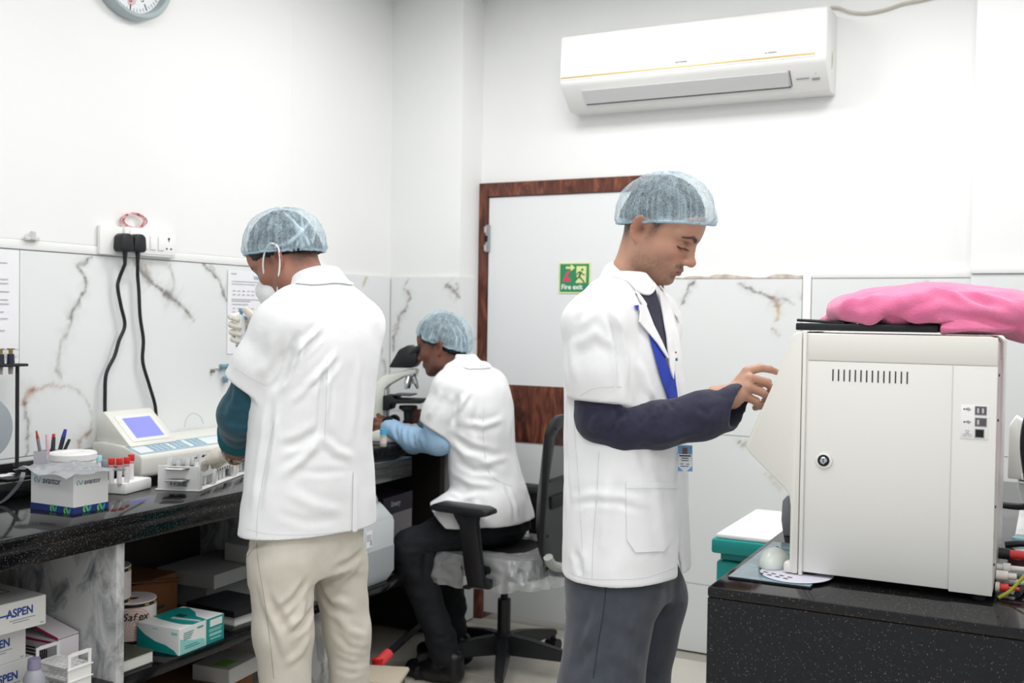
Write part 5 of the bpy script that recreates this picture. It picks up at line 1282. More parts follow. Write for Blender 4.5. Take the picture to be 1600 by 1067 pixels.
for r0, r1 in zip(vv, vv[1:]):
    for i in range(na): b.bm.faces.new((r0[i], r0[(i + 1) % na], r1[(i + 1) % na], r1[i]))
b.obj('plastic_wrap', PLS, ch)
for s_ in (-1, 1):
    y = s_ * .275
    B().prism([(-.16, .69), (-.135, .703), (.06, .700), (.085, .692), (.09, .675), (.06, .668), (-.12, .672), (-.155, .676)], y - .045, y + .045, 'Y', .008).obj('armrest_pad', BLACK, ch)
    B().prism([(-.075, .667), (.035, .667), (.03, .64), (.055, .45), (.065, .40), (-.005, .40), (-.02, .46), (-.045, .62)], y - .016, y + .016, 'Y', .007).obj('armrest_post', BLACK, ch)
    B().prism([(-.01, .395), (.08, .395), (.08, .43), (-.01, .43)], min(y, s_ * .12), max(y, s_ * .12), 'Y', .006).obj('armrest_bracket', BLACK, ch)
# backrest: frame with an opening, bent along its height
def backx(z): return .235 + .020 * math.cos((z - .74) * 7) * -1 + .03 + max(0, z - .8) * .10
def rrect(w, z0_, z1_, r, n=9):
    P = []
    for cx, cz, a0 in ((w - r, z1_ - r, 0), (-w + r, z1_ - r, 90), (-w + r, z0_ + r, 180), (w - r, z0_ + r, 270)):
        for q in range(n): a = R(a0 + 90 * q / (n - 1)); P.append((cx + r * math.cos(a), cz + r * math.sin(a)))
    return P
def ringplate(b, out, inn, th, rows=3):
    L = []
    for t in np.linspace(0, 1, rows):
        L.append([((o_[0] * (1 - t) + i_[0] * t), (o_[1] * (1 - t) + i_[1] * t)) for o_, i_ in zip(out, inn)])
    fr = [[b.bm.verts.new((backx(z) - th / 2 * (1 if 0 < k < rows - 1 else .55), y, z)) for y, z in l] for k, l in enumerate(L)]
    bk = [[b.bm.verts.new((backx(z) + th / 2 * (1 if 0 < k < rows - 1 else .55), y, z)) for y, z in l] for k, l in enumerate(L)]
    n = len(out)
    for k in range(rows - 1):
        for i in range(n):
            w = (i + 1) % n; b.bm.faces.new((fr[k][i], fr[k][w], fr[k + 1][w], fr[k + 1][i])); b.bm.faces.new((bk[k][w], bk[k][i], bk[k + 1][i], bk[k + 1][w]))
    for i in range(n): w = (i + 1) % n; b.bm.faces.new((fr[0][w], fr[0][i], bk[0][i], bk[0][w])); b.bm.faces.new((fr[-1][i], fr[-1][w], bk[-1][w], bk[-1][i]))
    return b
out = rrect(.235, .49, 1.045, .07); inn = rrect(.175, .79, .995, .04)
# taper of the outline: waist below, wider at the top
tp = lambda P: [(y * (1.0 - .10 * max(0, .72 - z) / .22), z) for y, z in P]
b = ringplate(B(), tp(out), inn, .034, 5); b.obj('back_frame', BLACK, ch)
b = B(); ny_, nz_ = 12, 10; G = [[b.bm.verts.new((backx(z) + .002, y, z)) for z in np.linspace(.782, 1.0, nz_)] for y in np.linspace(-.185, .185, ny_)]
for i in range(ny_ - 1):
    for j in range(nz_ - 1): b.bm.faces.new((G[i][j], G[i + 1][j], G[i + 1][j + 1], G[i][j + 1]))
b.obj('back_mesh', mat('black_mesh', '1e2024', .8, alpha=.72), ch)
B().box((backx(.70) + .018, -.0, .715), (.014, .30, .05), bev=.006).obj('lumbar_slot', BLACKM, ch); B().box((backx(.84) + .012, 0, .80), (.012, .34, .012), bev=.004).obj('cross_bar', BLACK, ch)
for y, z in ((-.205, 1.0), (-.205, .89), (-.205, .74), (-.185, .60)): B().cyl((backx(z) + .0165, y, z), (backx(z) + .0195, y, z), .0065, n=12).obj('screw', BLACKM, ch)
b = B(); pts = catmull([np.array(p) for p in ((.287, -.212, .530), (.288, -.195, .508), (.289, -.16, .487), (.29, -.08, .466), (.29, 0, .462), (.29, .08, .466), (.289, .16, .487), (.288, .195, .508), (.287, .212, .530))], 5)
b.tube(pts, [.018], 10, smooth=0); b.obj('grey_trim', mat('trim_grey', 'a9aba8', .45), ch)
B().box((.16, 0, .43), (.27, .09, .03), bev=.01).obj('back_bracket', BLACKM, ch)

# ---------------------------------------------------------------- people
CAMR, CAMF, UP = AX[:, 0], AX[:, 2], np.array([0, 0, 1.])
SKIN = mat('skin', 'b98a70', .5, attr='paint', sss=.06, bump=.04, bscale=500)
def axes(deg_from_right, pitch=0, roll=0):
    """head / body frame: facing in the floor plane (0 = photo right, 90 = away, 180 = photo left), pitched down, rolled"""
    a = math.atan2(CAMR[1], CAMR[0]) + R(deg_from_right); f = np.array([math.cos(a), math.sin(a), 0]); l = np.array([-math.sin(a), math.cos(a), 0]); u = UP.copy()
    p = R(pitch); f, u = f * math.cos(p) - u * math.sin(p), u * math.cos(p) + f * math.sin(p)
    r = R(roll); l, u = l * math.cos(r) + u * math.sin(r), u * math.cos(r) - l * math.sin(r)
    return np.stack([f, l, u], 1)
def head(c, A, neck_to, skin, h=.0025, scale=.95, stubble=.25, lips='8d5a52', brow='231c1a', lid=1.0, neck_r=.056, cap_u=None, nose=1.0):
    """fine head and neck: returns verts, faces, colours (world)"""
    nk = A.T @ (np.array(neck_to) - c) / scale
    lo = np.minimum([-.125, -.105, -.15], nk - .07); hi = np.maximum([.15, .105, .15], nk + .07)
    s = SDF(lo, hi, h)
    s.ell((-.014, 0, .045), (.098, .076, .087), k=.02); s.ell((.028, 0, .0), (.066, .066, .085), k=.03); s.ell((.035, 0, -.045), (.050, .053, .060), k=.03)
    for sg in (-1, 1):
        s.chain([(.0, sg * .058, -.035), (.012, sg * .053, -.070), (.064, sg * .022, -.096)], [.016, .017, .016], k=.035)
        s.ell((.062, sg * .045, -.018), (.024, .018, .018), k=.025)
    s.ell((.082, 0, -.093), (.016, .021, .015), k=.022); s.ell((.078, 0, -.058), (.026, .030, .030), k=.022)
    for sg in (-1, 1): s.cap((.092, sg * .010, .030), (.075, sg * .047, .031), .0095, .008, k=.016)
    s.ell((.083, 0, .055), (.018, .05, .035), k=.03)
    for sg in (-1, 1): s.ell((.098, sg * .031, .006), (.017, .019, .0125), k=.012, op='sub')
    for sg in (-1, 1): s.ell((.0805, sg * .031, .006), (.0130, .0165, .0115), k=.004)
    for sg in (-1, 1): s.cap((.0912, sg * .017, .001), (.0855, sg * .046, .0015), .0024, .002, k=.003)
    s.chain([(.086, 0, .034), (.098, 0, .004), (.1165 * nose, 0, -.024)], [.0095, .0105, .0120], k=.014)
    s.ell((.1195 * nose, 0, -.0265), (.0115, .0125, .0105), k=.008)
    for sg in (-1, 1): s.ell((.107, sg * .0125, -.0315), (.0105, .0075, .0085), k=.006); s.ell((.111, sg * .007, -.041), (.0045, .0035, .004), k=.003, op='sub')
    s.cap((.098, -.017, -.0585), (.098, .017, -.0585), .006, k=.006); s.ell((.1035, 0, -.0565), (.0065, .014, .006), k=.006); s.ell((.1010, 0, -.0680), (.0075, .015, .0068), k=.006)
    s.cap((.108, -.016, -.0622), (.108, .016, -.0622), .0022, k=.002, op='sub'); s.ell((.098, 0, -.082), (.010, .02, .007), k=.010, op='sub')
    # ears
    for sg in (-1, 1):
        e3 = np.array([-.22, 0, .975]); e1 = np.array([-.80, sg * .60, -.18]); e1 -= e3 * (e1 @ e3); e1 /= np.linalg.norm(e1); e2 = np.cross(e3, e1); M = np.stack([e1, e2, e3], 1)
        o = np.array([-.018, sg * .076, -.004]); s.ell(o + e1 * .004, (.0175, .0048, .031), M, k=.006)
        rim = [o + e1 * (.0165 * math.sin(t) + .005) + e3 * (.030 * math.cos(t)) for t in np.linspace(R(-55), R(165), 10)]
        s.chain(rim, [.0038] * 9 + [.005], k=.004); n_ = e2 if e2[1] * sg > 0 else -e2
        s.ell(o + e1 * .003 + n_ * .005 + e3 * .002, (.0095, .005, .019), M, k=.004, op='sub'); s.cap(o - e1 * .012 - e3 * .006 + n_ * .002, o - e1 * .010 + e3 * .004 + n_ * .003, .004, k=.003)
        s.ell(o + e1 * .0005 - e3 * .030, (.0075, .0045, .009), M, k=.006)
    # neck
    a = np.array([-.030, 0, -.030]); s.chain([a, a * .35 + nk * .65, nk], [.052, neck_r, neck_r * 1.10], k=.030)
    s.cap((.01, 0, -.075), nk + np.array([.035, 0, 0]), .018, .014, k=.03)
    V, F = s.mesh(1)
    base = np.array(lin(skin)); C = np.tile(base, (len(V), 1)) * (.92 + .16 * vnoise(V, 28, 3))[:, None]
    def mixin(w, col): nonlocal C; C = C * (1 - w[:, None]) + np.array(lin(col)) * w[:, None]
    g = lambda c_, r: np.exp(-((V - np.array(c_)) ** 2 / np.array(r) ** 2).sum(1))
    mixin(.35 * (g((.07, .05, -.02), (.04, .025, .025)) + g((.07, -.05, -.02), (.04, .025, .025))), 'c07f6a' if skin > 'a' else skin)
    mixin(.30 * g((.125, 0, -.028), (.02, .02, .016)), 'b06a58')
    mixin(.35 * np.maximum(g((-.02, .085, 0), (.03, .018, .04)), g((-.02, -.085, 0), (.03, .018, .04))), 'b0604c')
    jaw = np.clip((-.030 - V[:, 2]) / .03, 0, 1) * np.clip((V[:, 0] + .02) / .03, 0, 1) * np.clip((.016 + (V[:, 2] + .125)) / .02, 0, 1)
    cheek = 1 - g((.075, .035, -.035), (.03, .022, .02)) - g((.075, -.035, -.035), (.03, .022, .02))
    mixin(np.clip(stubble * jaw * np.clip(cheek, 0, 1) * (.6 + .8 * vnoise(V, 260, 4)), 0, .8), '3d2f2b')
    mixin(np.clip(stubble * 1.6, 0, .75) * np.exp(-((V[:, 2] + .0485) / .006) ** 2) * np.clip((V[:, 0] - .085) / .01, 0, 1) * (np.abs(V[:, 1]) < .026), '3a2b27')
    lipm = np.exp(-((V[:, 2] + .0625) / .0085) ** 4) * np.exp(-(V[:, 1] / .021) ** 4) * np.clip((V[:, 0] - .092) / .005, 0, 1); mixin(.75 * lipm, lips)
    mixin(.8 * np.exp(-((V[:, 2] + .0622) / .0018) ** 2) * (np.abs(V[:, 1]) < .021) * (V[:, 0] > .09), '4a2a26')  # groove between the lips painted dark, crease shade in the skin colour
    for sg in (-1, 1):
        YZ, fr_ = V[:, 1:], (V[:, 0] > .05) * 1.0; d, t = polydist(YZ, [(sg * .010, .0285), (sg * .030, .0365), (sg * .052, .0285)]); mixin(np.clip(.95 * fr_ * np.exp(-(d / (.0068 - .0035 * t)) ** 4) * (.8 + .35 * vnoise(V, 300, 5)), 0, .95), brow)
        d, t = polydist(YZ, [(sg * .0165, -.0005), (sg * .031, -.0028), (sg * .047, .0005)]); mixin(.92 * fr_ * np.exp(-(d / .0027) ** 4), '1d1412')
        d, t = polydist(YZ, [(sg * .018, .0095), (sg * .031, .0135), (sg * .046, .0085)]); mixin(.5 * fr_ * np.exp(-(d / .0016) ** 2), '5c382e')
        mixin(.35 * g((.09, sg * .031, -.002), (.02, .022, .010)), '6d4338')
        mixin(.5 * g((.092, sg * .03, .016), (.02, .018, .004)), '7a4c3e')
        mixin(.75 * g((.111, sg * .007, -.0415), (.006, .0045, .004)), '2a1714')
        # short hair at the side and nape
        d, t = polydist(V[:, [0, 2]], [(.018, .035), (.012, .0), (.008, -.026)]); mixin((V[:, 1] * sg > .04) * np.clip((.95 - .75 * t) * np.exp(-(d / .013) ** 2) * (.6 + .6 * vnoise(V, 350, 9)), 0, .9), '1c1716')
    for sg in (-1, 1): mixin(.85 * g((-.014, sg * .080, -.001), (.010, .014, .017)), '4a261f')  # ear hollow painted darker, its shade put into the skin colour
    nape = np.clip((-.028 - V[:, 0]) / .03, 0, 1) * np.clip((V[:, 2] + .075) / .05, 0, 1); mixin(np.clip(nape * .95 * (.7 + .5 * vnoise(V, 300, 2)), 0, .92), '1b1716')
    top = np.clip((V[:, 2] - (.075 + .45 * np.minimum(V[:, 0] - .02, 0.04))) / .02, 0, 1); mixin(.95 * top, '1b1716')
    return (V * scale) @ A.T + c, F, C
def hair(c, A, scale, tilt, lo_u, parent, h=.004, sideburn=0):
    s = SDF((-.13, -.1, -.09), (.12, .1, .15), h); s.ell((-.006, 0, .049), (.106, .0805, .0975), k=.0)
    s.ell((-.055, 0, -.01), (.055, .062, .06), k=.03)
    s.plane((.0, 0, lo_u), (math.sin(R(tilt)), 0, -math.cos(R(tilt))))
    V, F = s.mesh(2); V = V + normals(V, F) * ((vnoise(V, 120, 3) - .5) * .005)[:, None]
    return solid('hair', (V * scale) @ A.T + c, F, mat('black_hair', '17130f', .55, bump=.4, bscale=300), parent)
def netmat():
    m = mat('hair_net', 'c3dae6', .8)
    if len(m.node_tree.nodes) > 4: return m
    nt = m.node_tree; L = nt.links; b = nt.nodes['Principled BSDF']
    a = nt.nodes.new('ShaderNodeAttribute'); a.attribute_name = 'net'
    sp = nt.nodes.new('ShaderNodeSeparateColor'); L.new(a.outputs['Color'], sp.inputs[0])
    tc = nt.nodes.new('ShaderNodeTexCoord'); n = nt.nodes.new('ShaderNodeTexNoise'); n.inputs['Scale'].default_value = 210; n.inputs['Detail'].default_value = 5; n.inputs['Roughness'].default_value = .7; n.inputs['Distortion'].default_value = 1.5
    L.new(tc.outputs['Object'], n.inputs['Vector'])
    mr = nt.nodes.new('ShaderNodeMapRange'); mr.inputs[1].default_value = .35; mr.inputs[2].default_value = .68; mr.inputs[3].default_value = -.16; mr.inputs[4].default_value = .26
    L.new(n.outputs['Fac'], mr.inputs[0])
    ad = nt.nodes.new('ShaderNodeMath'); ad.operation = 'ADD'; ad.use_clamp = True; L.new(sp.outputs[0], ad.inputs[0]); L.new(mr.outputs[0], ad.inputs[1]); L.new(ad.outputs[0], b.inputs['Alpha'])
    return m
def hairnet(c, A, scale, rim_c, tilt, af, ab, lat, height, parent, seed, label, base=.40, crease=(), power=2.3, droop_f=0, tint=None):
    """gathered bouffant net: rim ellipse (front af, back ab), pleats near the elastic"""
    na, nr = 220, 46; V = np.zeros((nr, na, 3)); op = np.zeros((nr, na)); ph = np.linspace(0, 2 * PI, na, endpoint=False)
    t_ = R(tilt); ex = np.array([math.cos(t_), 0, math.sin(t_)]); eu = np.array([-math.sin(t_), 0, math.cos(t_)]); ey = np.array([0, 1., 0])
    for j in range(nr):
        t = j / (nr - 1)                       # 0 crown, 1 rim
        a = t * (PI / 2 + .22); rr_ = abs(math.sin(a)) ** (2 / power) if a <= PI / 2 else 1 - .85 * (a - PI / 2) ** 1.6; hh = math.copysign(abs(math.cos(a)) ** (2 / power), math.cos(a))
        hz = height * hh if hh > 0 else .055 * hh
        fr = np.where(np.cos(ph) > 0, af, ab)
        q = np.stack([np.cos(ph) * 3 + seed, np.sin(ph) * 3, np.full(na, t * 3.)], 1)
        w = (vnoise(q, 1.3, seed) - .5) * .022 * t + (vnoise(q, 3.5, seed + 1) - .5) * .008 * min(1, 2 * t)
        pl = np.cos(ph * 46 + 3 * np.sin(ph * 5 + seed)) * .0022 * max(0, (t - .30) / .7) + np.cos(ph * 83 + 2 * np.sin(ph * 7)) * .0012 * max(0, (t - .5) / .5)
        x = np.cos(ph) * fr * rr_; y = np.sin(ph) * lat * rr_; n_ = np.stack([np.cos(ph), np.sin(ph), ph * 0], 1)
        up = hz + droop_f * np.maximum(np.cos(ph), 0) ** 2 * t
        P = rim_c + ex * x[:, None] + ey * y[:, None] + eu * np.atleast_1d(up)[:, None] if np.ndim(up) else rim_c + ex * x[:, None] + ey * y[:, None] + eu * up
        P = P + (ex * (np.cos(ph) * (w + pl))[:, None] + ey * (np.sin(ph) * (w + pl))[:, None]); P = P + eu * ((vnoise(q, 2.2, seed + 4) - .5) * .010 * (1 - t) + (vnoise(q, 6, seed + 6) - .5) * .004)[:, None]
        V[j] = P
        strip = np.clip(np.cos(ph * 46 + 3 * np.sin(ph * 5 + seed)) * .5 + .1, 0, 1) ** 2 * max(0, (t - .25) / .75) * .40 + np.clip(np.cos(ph * 83 + 2 * np.sin(ph * 7)), 0, 1) ** 3 * .14 * t
        rimw = max(0, (t - .86) / .14) * .35; op[j] = base + strip + rimw + .22 * (vnoise(q, 4, seed + 9) - .5)
    for (p0, t0, p1, t1, wd, am) in crease:    # gathered creases: ridges of doubled gauze
        PH, TT = np.meshgrid(ph, np.linspace(0, 1, nr))
        Q = np.stack([PH.ravel(), TT.ravel() * 2.2], 1); d, t = polydist(Q, [(R(p0), t0 * 2.2), (R((p0 + p1) / 2) + .04, (t0 + t1) * 1.1), (R(p1), t1 * 2.2)])
        g_ = (np.exp(-(d / wd) ** 2) * np.clip(np.minimum(t, 1 - t) * 6 + .25, 0, 1)).reshape(nr, na); op += am * g_
        V += (V - rim_c) / np.linalg.norm(V - rim_c, axis=2, keepdims=True) * (g_ * .006)[..., None]
    idx = np.arange(nr * na).reshape(nr, na); F = np.stack([idx[:-1], np.roll(idx, -1, 1)[:-1], np.roll(idx, -1, 1)[1:], idx[1:]], -1).reshape(-1, 4)
    F = F[na:]                                  # leave out the degenerate crown ring, close it with a small cap
    Vw = (V.reshape(-1, 3) * scale) @ A.T + c
    cols = np.stack([op.ravel()] * 3, 1)
    o = solid('hair_net', Vw, F, netmat(), parent, cols, 'net')
    if label: o['label'] = label
    rim = V[-1] * scale @ A.T + c - np.array(parent.location)
    B().tube(list(rim[::2]), [.0032], 8, True, 0).obj('elastic_edge', mat('net_edge', 'b5d3e2', .8, alpha=.65, bump=.5, bscale=200), o, origin=None)
    return o
def hand(s, wrist, mcps, fingers, thumb, r=1.0, wr=.024, palm_n=None):
    """palm and five separate fingers into the field; fingers: points after the knuckle"""
    w = np.array(wrist, float); M = [np.array(m, float) for m in mcps]
    across = (M[-1] - M[0]); across /= np.linalg.norm(across)
    for i, m in enumerate(M): s.cap(w + across * (i - 1.5) * .011, m, .0155 * r, .0112 * r, k=.012)
    for m, f in zip(M, fingers): s.chain([m] + [np.array(p, float) for p in f], [q * r for q in (.0108, .0094, .0084, .0074)][:len(f) + 1], k=.0035)
    t = [np.array(p, float) for p in thumb]; s.chain([w * .6 + t[0] * .4] + t, [.016 * r, .0145 * r, .0115 * r, .0095 * r][:len(t) + 1], k=.008)
    return s
def blend(*parts):
    V, F, C, n = [], [], [], 0
    for v, f, c in parts: V.append(v); F.append(np.asarray(f) + n); C.append(c); n += len(v)
    return np.vstack(V), np.vstack(F), np.vstack(C)
def flat(V, col, seed=0):
    c = np.tile(np.array(lin(col)), (len(V), 1)); return c * (.93 + .14 * vnoise(V, 40, seed))[:, None]
def bounds(*pts, m=.12): P = np.array(pts); return P.min(0) - m, P.max(0) + m
def hollow(s, a, b, r, deep=.05):
    """open a cuff: hollow out the tube end at b"""
    a, b = np.array(a, float), np.array(b, float); d = (b - a) / np.linalg.norm(b - a); s.cap(b - d * deep, b + d * .06, r, r, k=.004, op='sub'); return s
def shoe(parent, heel, toe, m, name='shoe'):
    heel, toe = np.array(heel, float), np.array(toe, float); d = (toe - heel) / np.linalg.norm(toe - heel); L = np.linalg.norm(toe - heel)
    s = SDF(*bounds(heel, toe, heel + UP * .09, m=.07), .005); g_ = lambda t, z: heel + d * L * t + UP * z
    s.cap(g_(.12, .04), g_(.45, .05), .036, .042, k=.03); s.cap(g_(.45, .036), g_(.86, .030), .042, .036, k=.03); s.cap(g_(.14, .05), g_(.14, .09), .038, .04, k=.02)
    s.D[:, :, s.ax[2] < .0] = .02
    V, F = s.mesh(2); V[:, 2] = np.maximum(V[:, 2], .0006); o = solid(name, V, F, m, parent)
    return o

def collar(c, fwd, rgt, up, parent, m, rt=.066, rb=.112, top=.03, drop=.052, a0=-140, a1=140, name='collar', front=.055, lean=0.0, tree=None):
    """turned-down collar: a strip around the back of the neck, doubled over"""
    b = B(); rows = []
    for a in np.linspace(R(a0), R(a1), 40):
        d = -fwd * math.cos(a) + rgt * math.sin(a) * 1.06; k = .5 - .5 * math.cos(a); e = (abs(a) / R(max(abs(a0), a1))) ** 4
        z0 = top - front * k - .012 * e; row = []
        for t in np.linspace(0, 1, 7):
            rr_ = rt + (rb - rt) * (1.15 * t - .15 * t * t); zz = z0 - (drop + .016 * e) * t + .010 * math.sin(PI * min(1, t * 1.6)) * (1 - t)
            p_ = c + d * rr_ + up * zz + fwd * lean * t
            if tree is not None and t > .3:
                q_ = tree.find_nearest(Vector(p_)); w_ = min(1, (t - .3) / .5); p_ = p_ * (1 - w_) + np.array(q_[0] + q_[1] * (.0055 if q_[1].dot(Vector(d)) > -.3 else -.0055)) * w_
            row.append(b.bm.verts.new(p_))
        inn = [b.bm.verts.new(c + d * (rt - .006) + up * (z0 - .004)), b.bm.verts.new(c + d * (rt - .004) + up * (z0 - .045))]
        rows.append(inn[::-1] + row)
    for p, q in zip(rows, rows[1:]):
        for i in range(len(p) - 1): b.bm.faces.new((p[i], p[i + 1], q[i + 1], q[i]))
    bmesh.ops.recalc_face_normals(b.bm, faces=b.bm.faces[:]); bmesh.ops.solidify(b.bm, geom=b.bm.faces[:], thickness=.0028)
    b.tf(Matrix.Translation(-parent.location)); return b.obj(name, m, parent)

# ================================================================ standing person at the machine (right)
rp = T('person', 'person in white coat and hair net pressing the machine front, navy sleeve and blue lanyard', 'person', (-.93, 2.33, 0))
BT = 25.0                                         # body turned from the photo's right towards the camera
Ab = axes(-BT); f, r = Ab[:, 0], -Ab[:, 1]; yaw = math.atan2(r[1], r[0])
tc = lambda px, py, d=2.48: at(px, py, d)
SKR = 'b68b75'
Ah = axes(-29, 30, 3); hc = at(1000, 357, 2.42) - Ah @ (np.array([-.018, -.076, -.004]) * .91)
nb = at(977, 452, 2.50)
hV, hF, hC = head(hc, Ah, nb - UP * .04, SKR, h=.0021, scale=.91, stubble=.34)
# body core under the clothes
sh_r, sh_l = at(929, 496, 2.31), at(1022, 497, 2.60)
el_r, wr_r = at(941, 655, 2.325), at(1141, 618, 2.355)
el_l, wr_l = at(985, 668, 2.62), at(1062, 650, 2.78)
hip_r, hip_l = at(962, 900, 2.40), at(1000, 900, 2.56)
kn_r, kn_l = at(925, 1180, 2.40), at(975, 1160, 2.56)
an_r, an_l = np.array([kn_r[0] - .03, kn_r[1] - .01, .09]), np.array([kn_l[0] + .02, kn_l[1] + .02, .09])
s = SDF(*bounds(sh_r, sh_l, an_r, an_l, el_r, wr_r, wr_l, nb, m=.16), .009)
cx, cy = tc(978, 600)[:2]
s.loft([(.80, cx, cy, .15, .10), (1.05, cx, cy, .145, .095), (1.25, cx, cy, .16, .10), (1.40, cx, cy, .14, .075), (1.45, cx, cy, .07, .055)], yaw)
s.chain([sh_r, at(940, 640, 2.325), at(975, 664, 2.32), at(1030, 662, 2.325), at(1095, 646, 2.335), wr_r], [.05, .036, .036, .034, .030, .026]); s.chain([sh_l, el_l, wr_l], [.05, .038, .027]); s.chain([hip_r, kn_r, an_r, an_r - UP * .04], [.08, .055, .04, .035], k=.04); s.chain([hip_l, kn_l, an_l, an_l - UP * .04], [.08, .055, .04, .035], k=.04)
bV, bF = s.mesh(2)
# right hand: index pressing, other fingers curled
H = lambda px, py, d: at(px, py, d)
mc_ = [H(1167, 580, 2.365), H(1172, 591, 2.348), H(1168, 605, 2.342), H(1161, 617, 2.346)]
fg = [[H(1188, 575, 2.385), H(1203, 577, 2.405), H(1213, 581, 2.425)],
      [H(1194, 596, 2.362), H(1206, 606, 2.395), H(1202, 612, 2.425)],
      [H(1191, 613, 2.356), H(1201, 622, 2.390), H(1194, 626, 2.42)],
      [H(1181, 627, 2.358), H(1188, 634, 2.385), H(1180, 637, 2.41)]]
th = [H(1160, 607, 2.405), H(1182, 600, 2.435), H(1200, 597, 2.45)]
s = SDF(*bounds(wr_r, *mc_, *[q for x in fg for q in x], m=.04), .0021)
s.chain([el_r * .25 + wr_r * .75, wr_r], [.030, .026], k=.01); hand(s, H(1147, 617, 2.362), mc_, fg, th, r=.98)
gV, gF = s.mesh(1)
s = SDF(*bounds(wr_l, m=.13), .004); s.chain([wr_l, wr_l + f * .06], [.026, .034], k=.01)
lm_ = [wr_l + f * .08 + r * q for q in (.03, .01, -.01, -.03)]; hand(s, wr_l, lm_, [[m + f * .035 - UP * .01, m + f * .05 - UP * .03] for m in lm_], [wr_l + f * .05 + UP * .03, wr_l + f * .08 + UP * .03])
kV, kF = s.mesh(1)
V, F_, C = blend((hV, hF, hC), (bV, bF, flat(bV, SKR)), (gV, gF, flat(gV, SKR, 2)), (kV, kF, flat(kV, SKR)))
solid('body', V, F_, SKIN, rp, C)
hair(hc, Ah, .91, 27, .036, rp)
hairnet(hc, Ah, .91, np.array([.000, 0, .042]), 29, .131, .134, .091, .115, rp, 3, 'pale blue gathered hair net', base=.27, power=2.3, droop_f=-.006,
        crease=((-78, .50, -12, 1.0, .055, .5), (-62, .35, -66, .85, .03, .3), (-92, .35, -96, .95, .025, .25), (-50, .4, -20, .9, .03, .3), (-30, .5, 5, .95, .03, .3), (-110, .5, -100, .9, .02, .2)))
# trousers
TR = mat('charcoal_trousers', '474c56', .9, var='3f444d', vscale=30, bump=.2, bscale=400, sheen=.2)
s = SDF(*bounds(hip_r, hip_l, an_r, an_l, m=.14), .0055)
s.loft([(.74, cx, cy, .165, .115), (.84, cx, cy, .175, .12), (.98, cx, cy, .165, .11)], yaw, k=.05)
hr_ = at(958, 930, 2.40); s.chain([hr_, at(937, 1075, 2.39), kn_r, an_r + UP * .02], [.104, .092, .080, .072], k=.03); s.chain([at(1010, 930, 2.57), at(985, 1075, 2.56), kn_l, an_l + UP * .02], [.100, .086, .078, .07], k=.03)
s.plane((0, 0, .035), (0, 0, -1)); V, F_ = s.mesh(2); bt = bvh(V, F_); g = lambda pts: [onto(bt, *p) for p in pts]
V = fold(V, F_, [(g([(937, 930), (930, 970), (915, 1005), (905, 1025)]), .012, .008), (g([(1000, 1060), (975, 1025), (955, 1010)]), .02, .006), (g([(925, 1000), (910, 1020), (903, 1050)]), .016, -.008), (g([(990, 960), (985, 1000), (975, 1050)]), .016, .005)])
V = drape(V, F_, .006, 9, 2); bt = bvh(V, F_); solid('trousers', V, F_, TR, rp)
seam(bt, [(947, 918), (942, 960), (934, 1010), (927, 1060)], 'trouser_seam', mat('dark_seam', '30343c', .9), rp, .0011)
SHB = mat('black_shoe', '15161a', .35)
shoe(rp, an_r * [1, 1, 0] - f * .06, an_r * [1, 1, 0] + f * .20, SHB); shoe(rp, an_l * [1, 1, 0] - f * .06, an_l * [1, 1, 0] + f * .20, SHB)
# coat
s = SDF(*bounds(at(880, 905, 2.48), at(1080, 905, 2.48), sh_r, sh_l, nb, el_r, el_l, m=.13), .0042)
rows = [(905, 981, .208, .140), (860, 980, .207, .139), (800, 979, .204, .137), (740, 979.5, .200, .135), (680, 978.5, .196, .133), (620, 977, .196, .132), (560, 975, .196, .128), (520, 974, .190, .120), (490, 974, .170, .105), (465, 981, .128, .086), (444, 986, .084, .072), (426, 990, .064, .060)]
s.loft([(tc(x, y)[2], *tc(x, y)[:2], a, b) for y, x, a, b in rows], yaw, k=.03, n=2.15)
s.cap(at(946, 470, 2.37), sh_r + UP * -.006, .052, .060, k=.06); s.cap(at(1000, 476, 2.55), sh_l - UP * .012, .045, .055, k=.06)
oc = at(938, 622, 2.32); od = (el_r - sh_r) / np.linalg.norm(el_r - sh_r); od2 = od - CAMR * .18; od2 /= np.linalg.norm(od2)
s.chain([sh_r - UP * .015, sh_r * .5 + el_r * .5, el_r], [.064, .068, .070], k=.035, cut=[(oc, od2)])
ol = sh_l * .3 + el_l * .7; s.chain([sh_l - UP * .015, el_l], [.062, .066], k=.03, cut=[(ol, el_l - sh_l)])
hem = at(985, 911, 2.33)
s.plane(hem, (0, 0, -1))
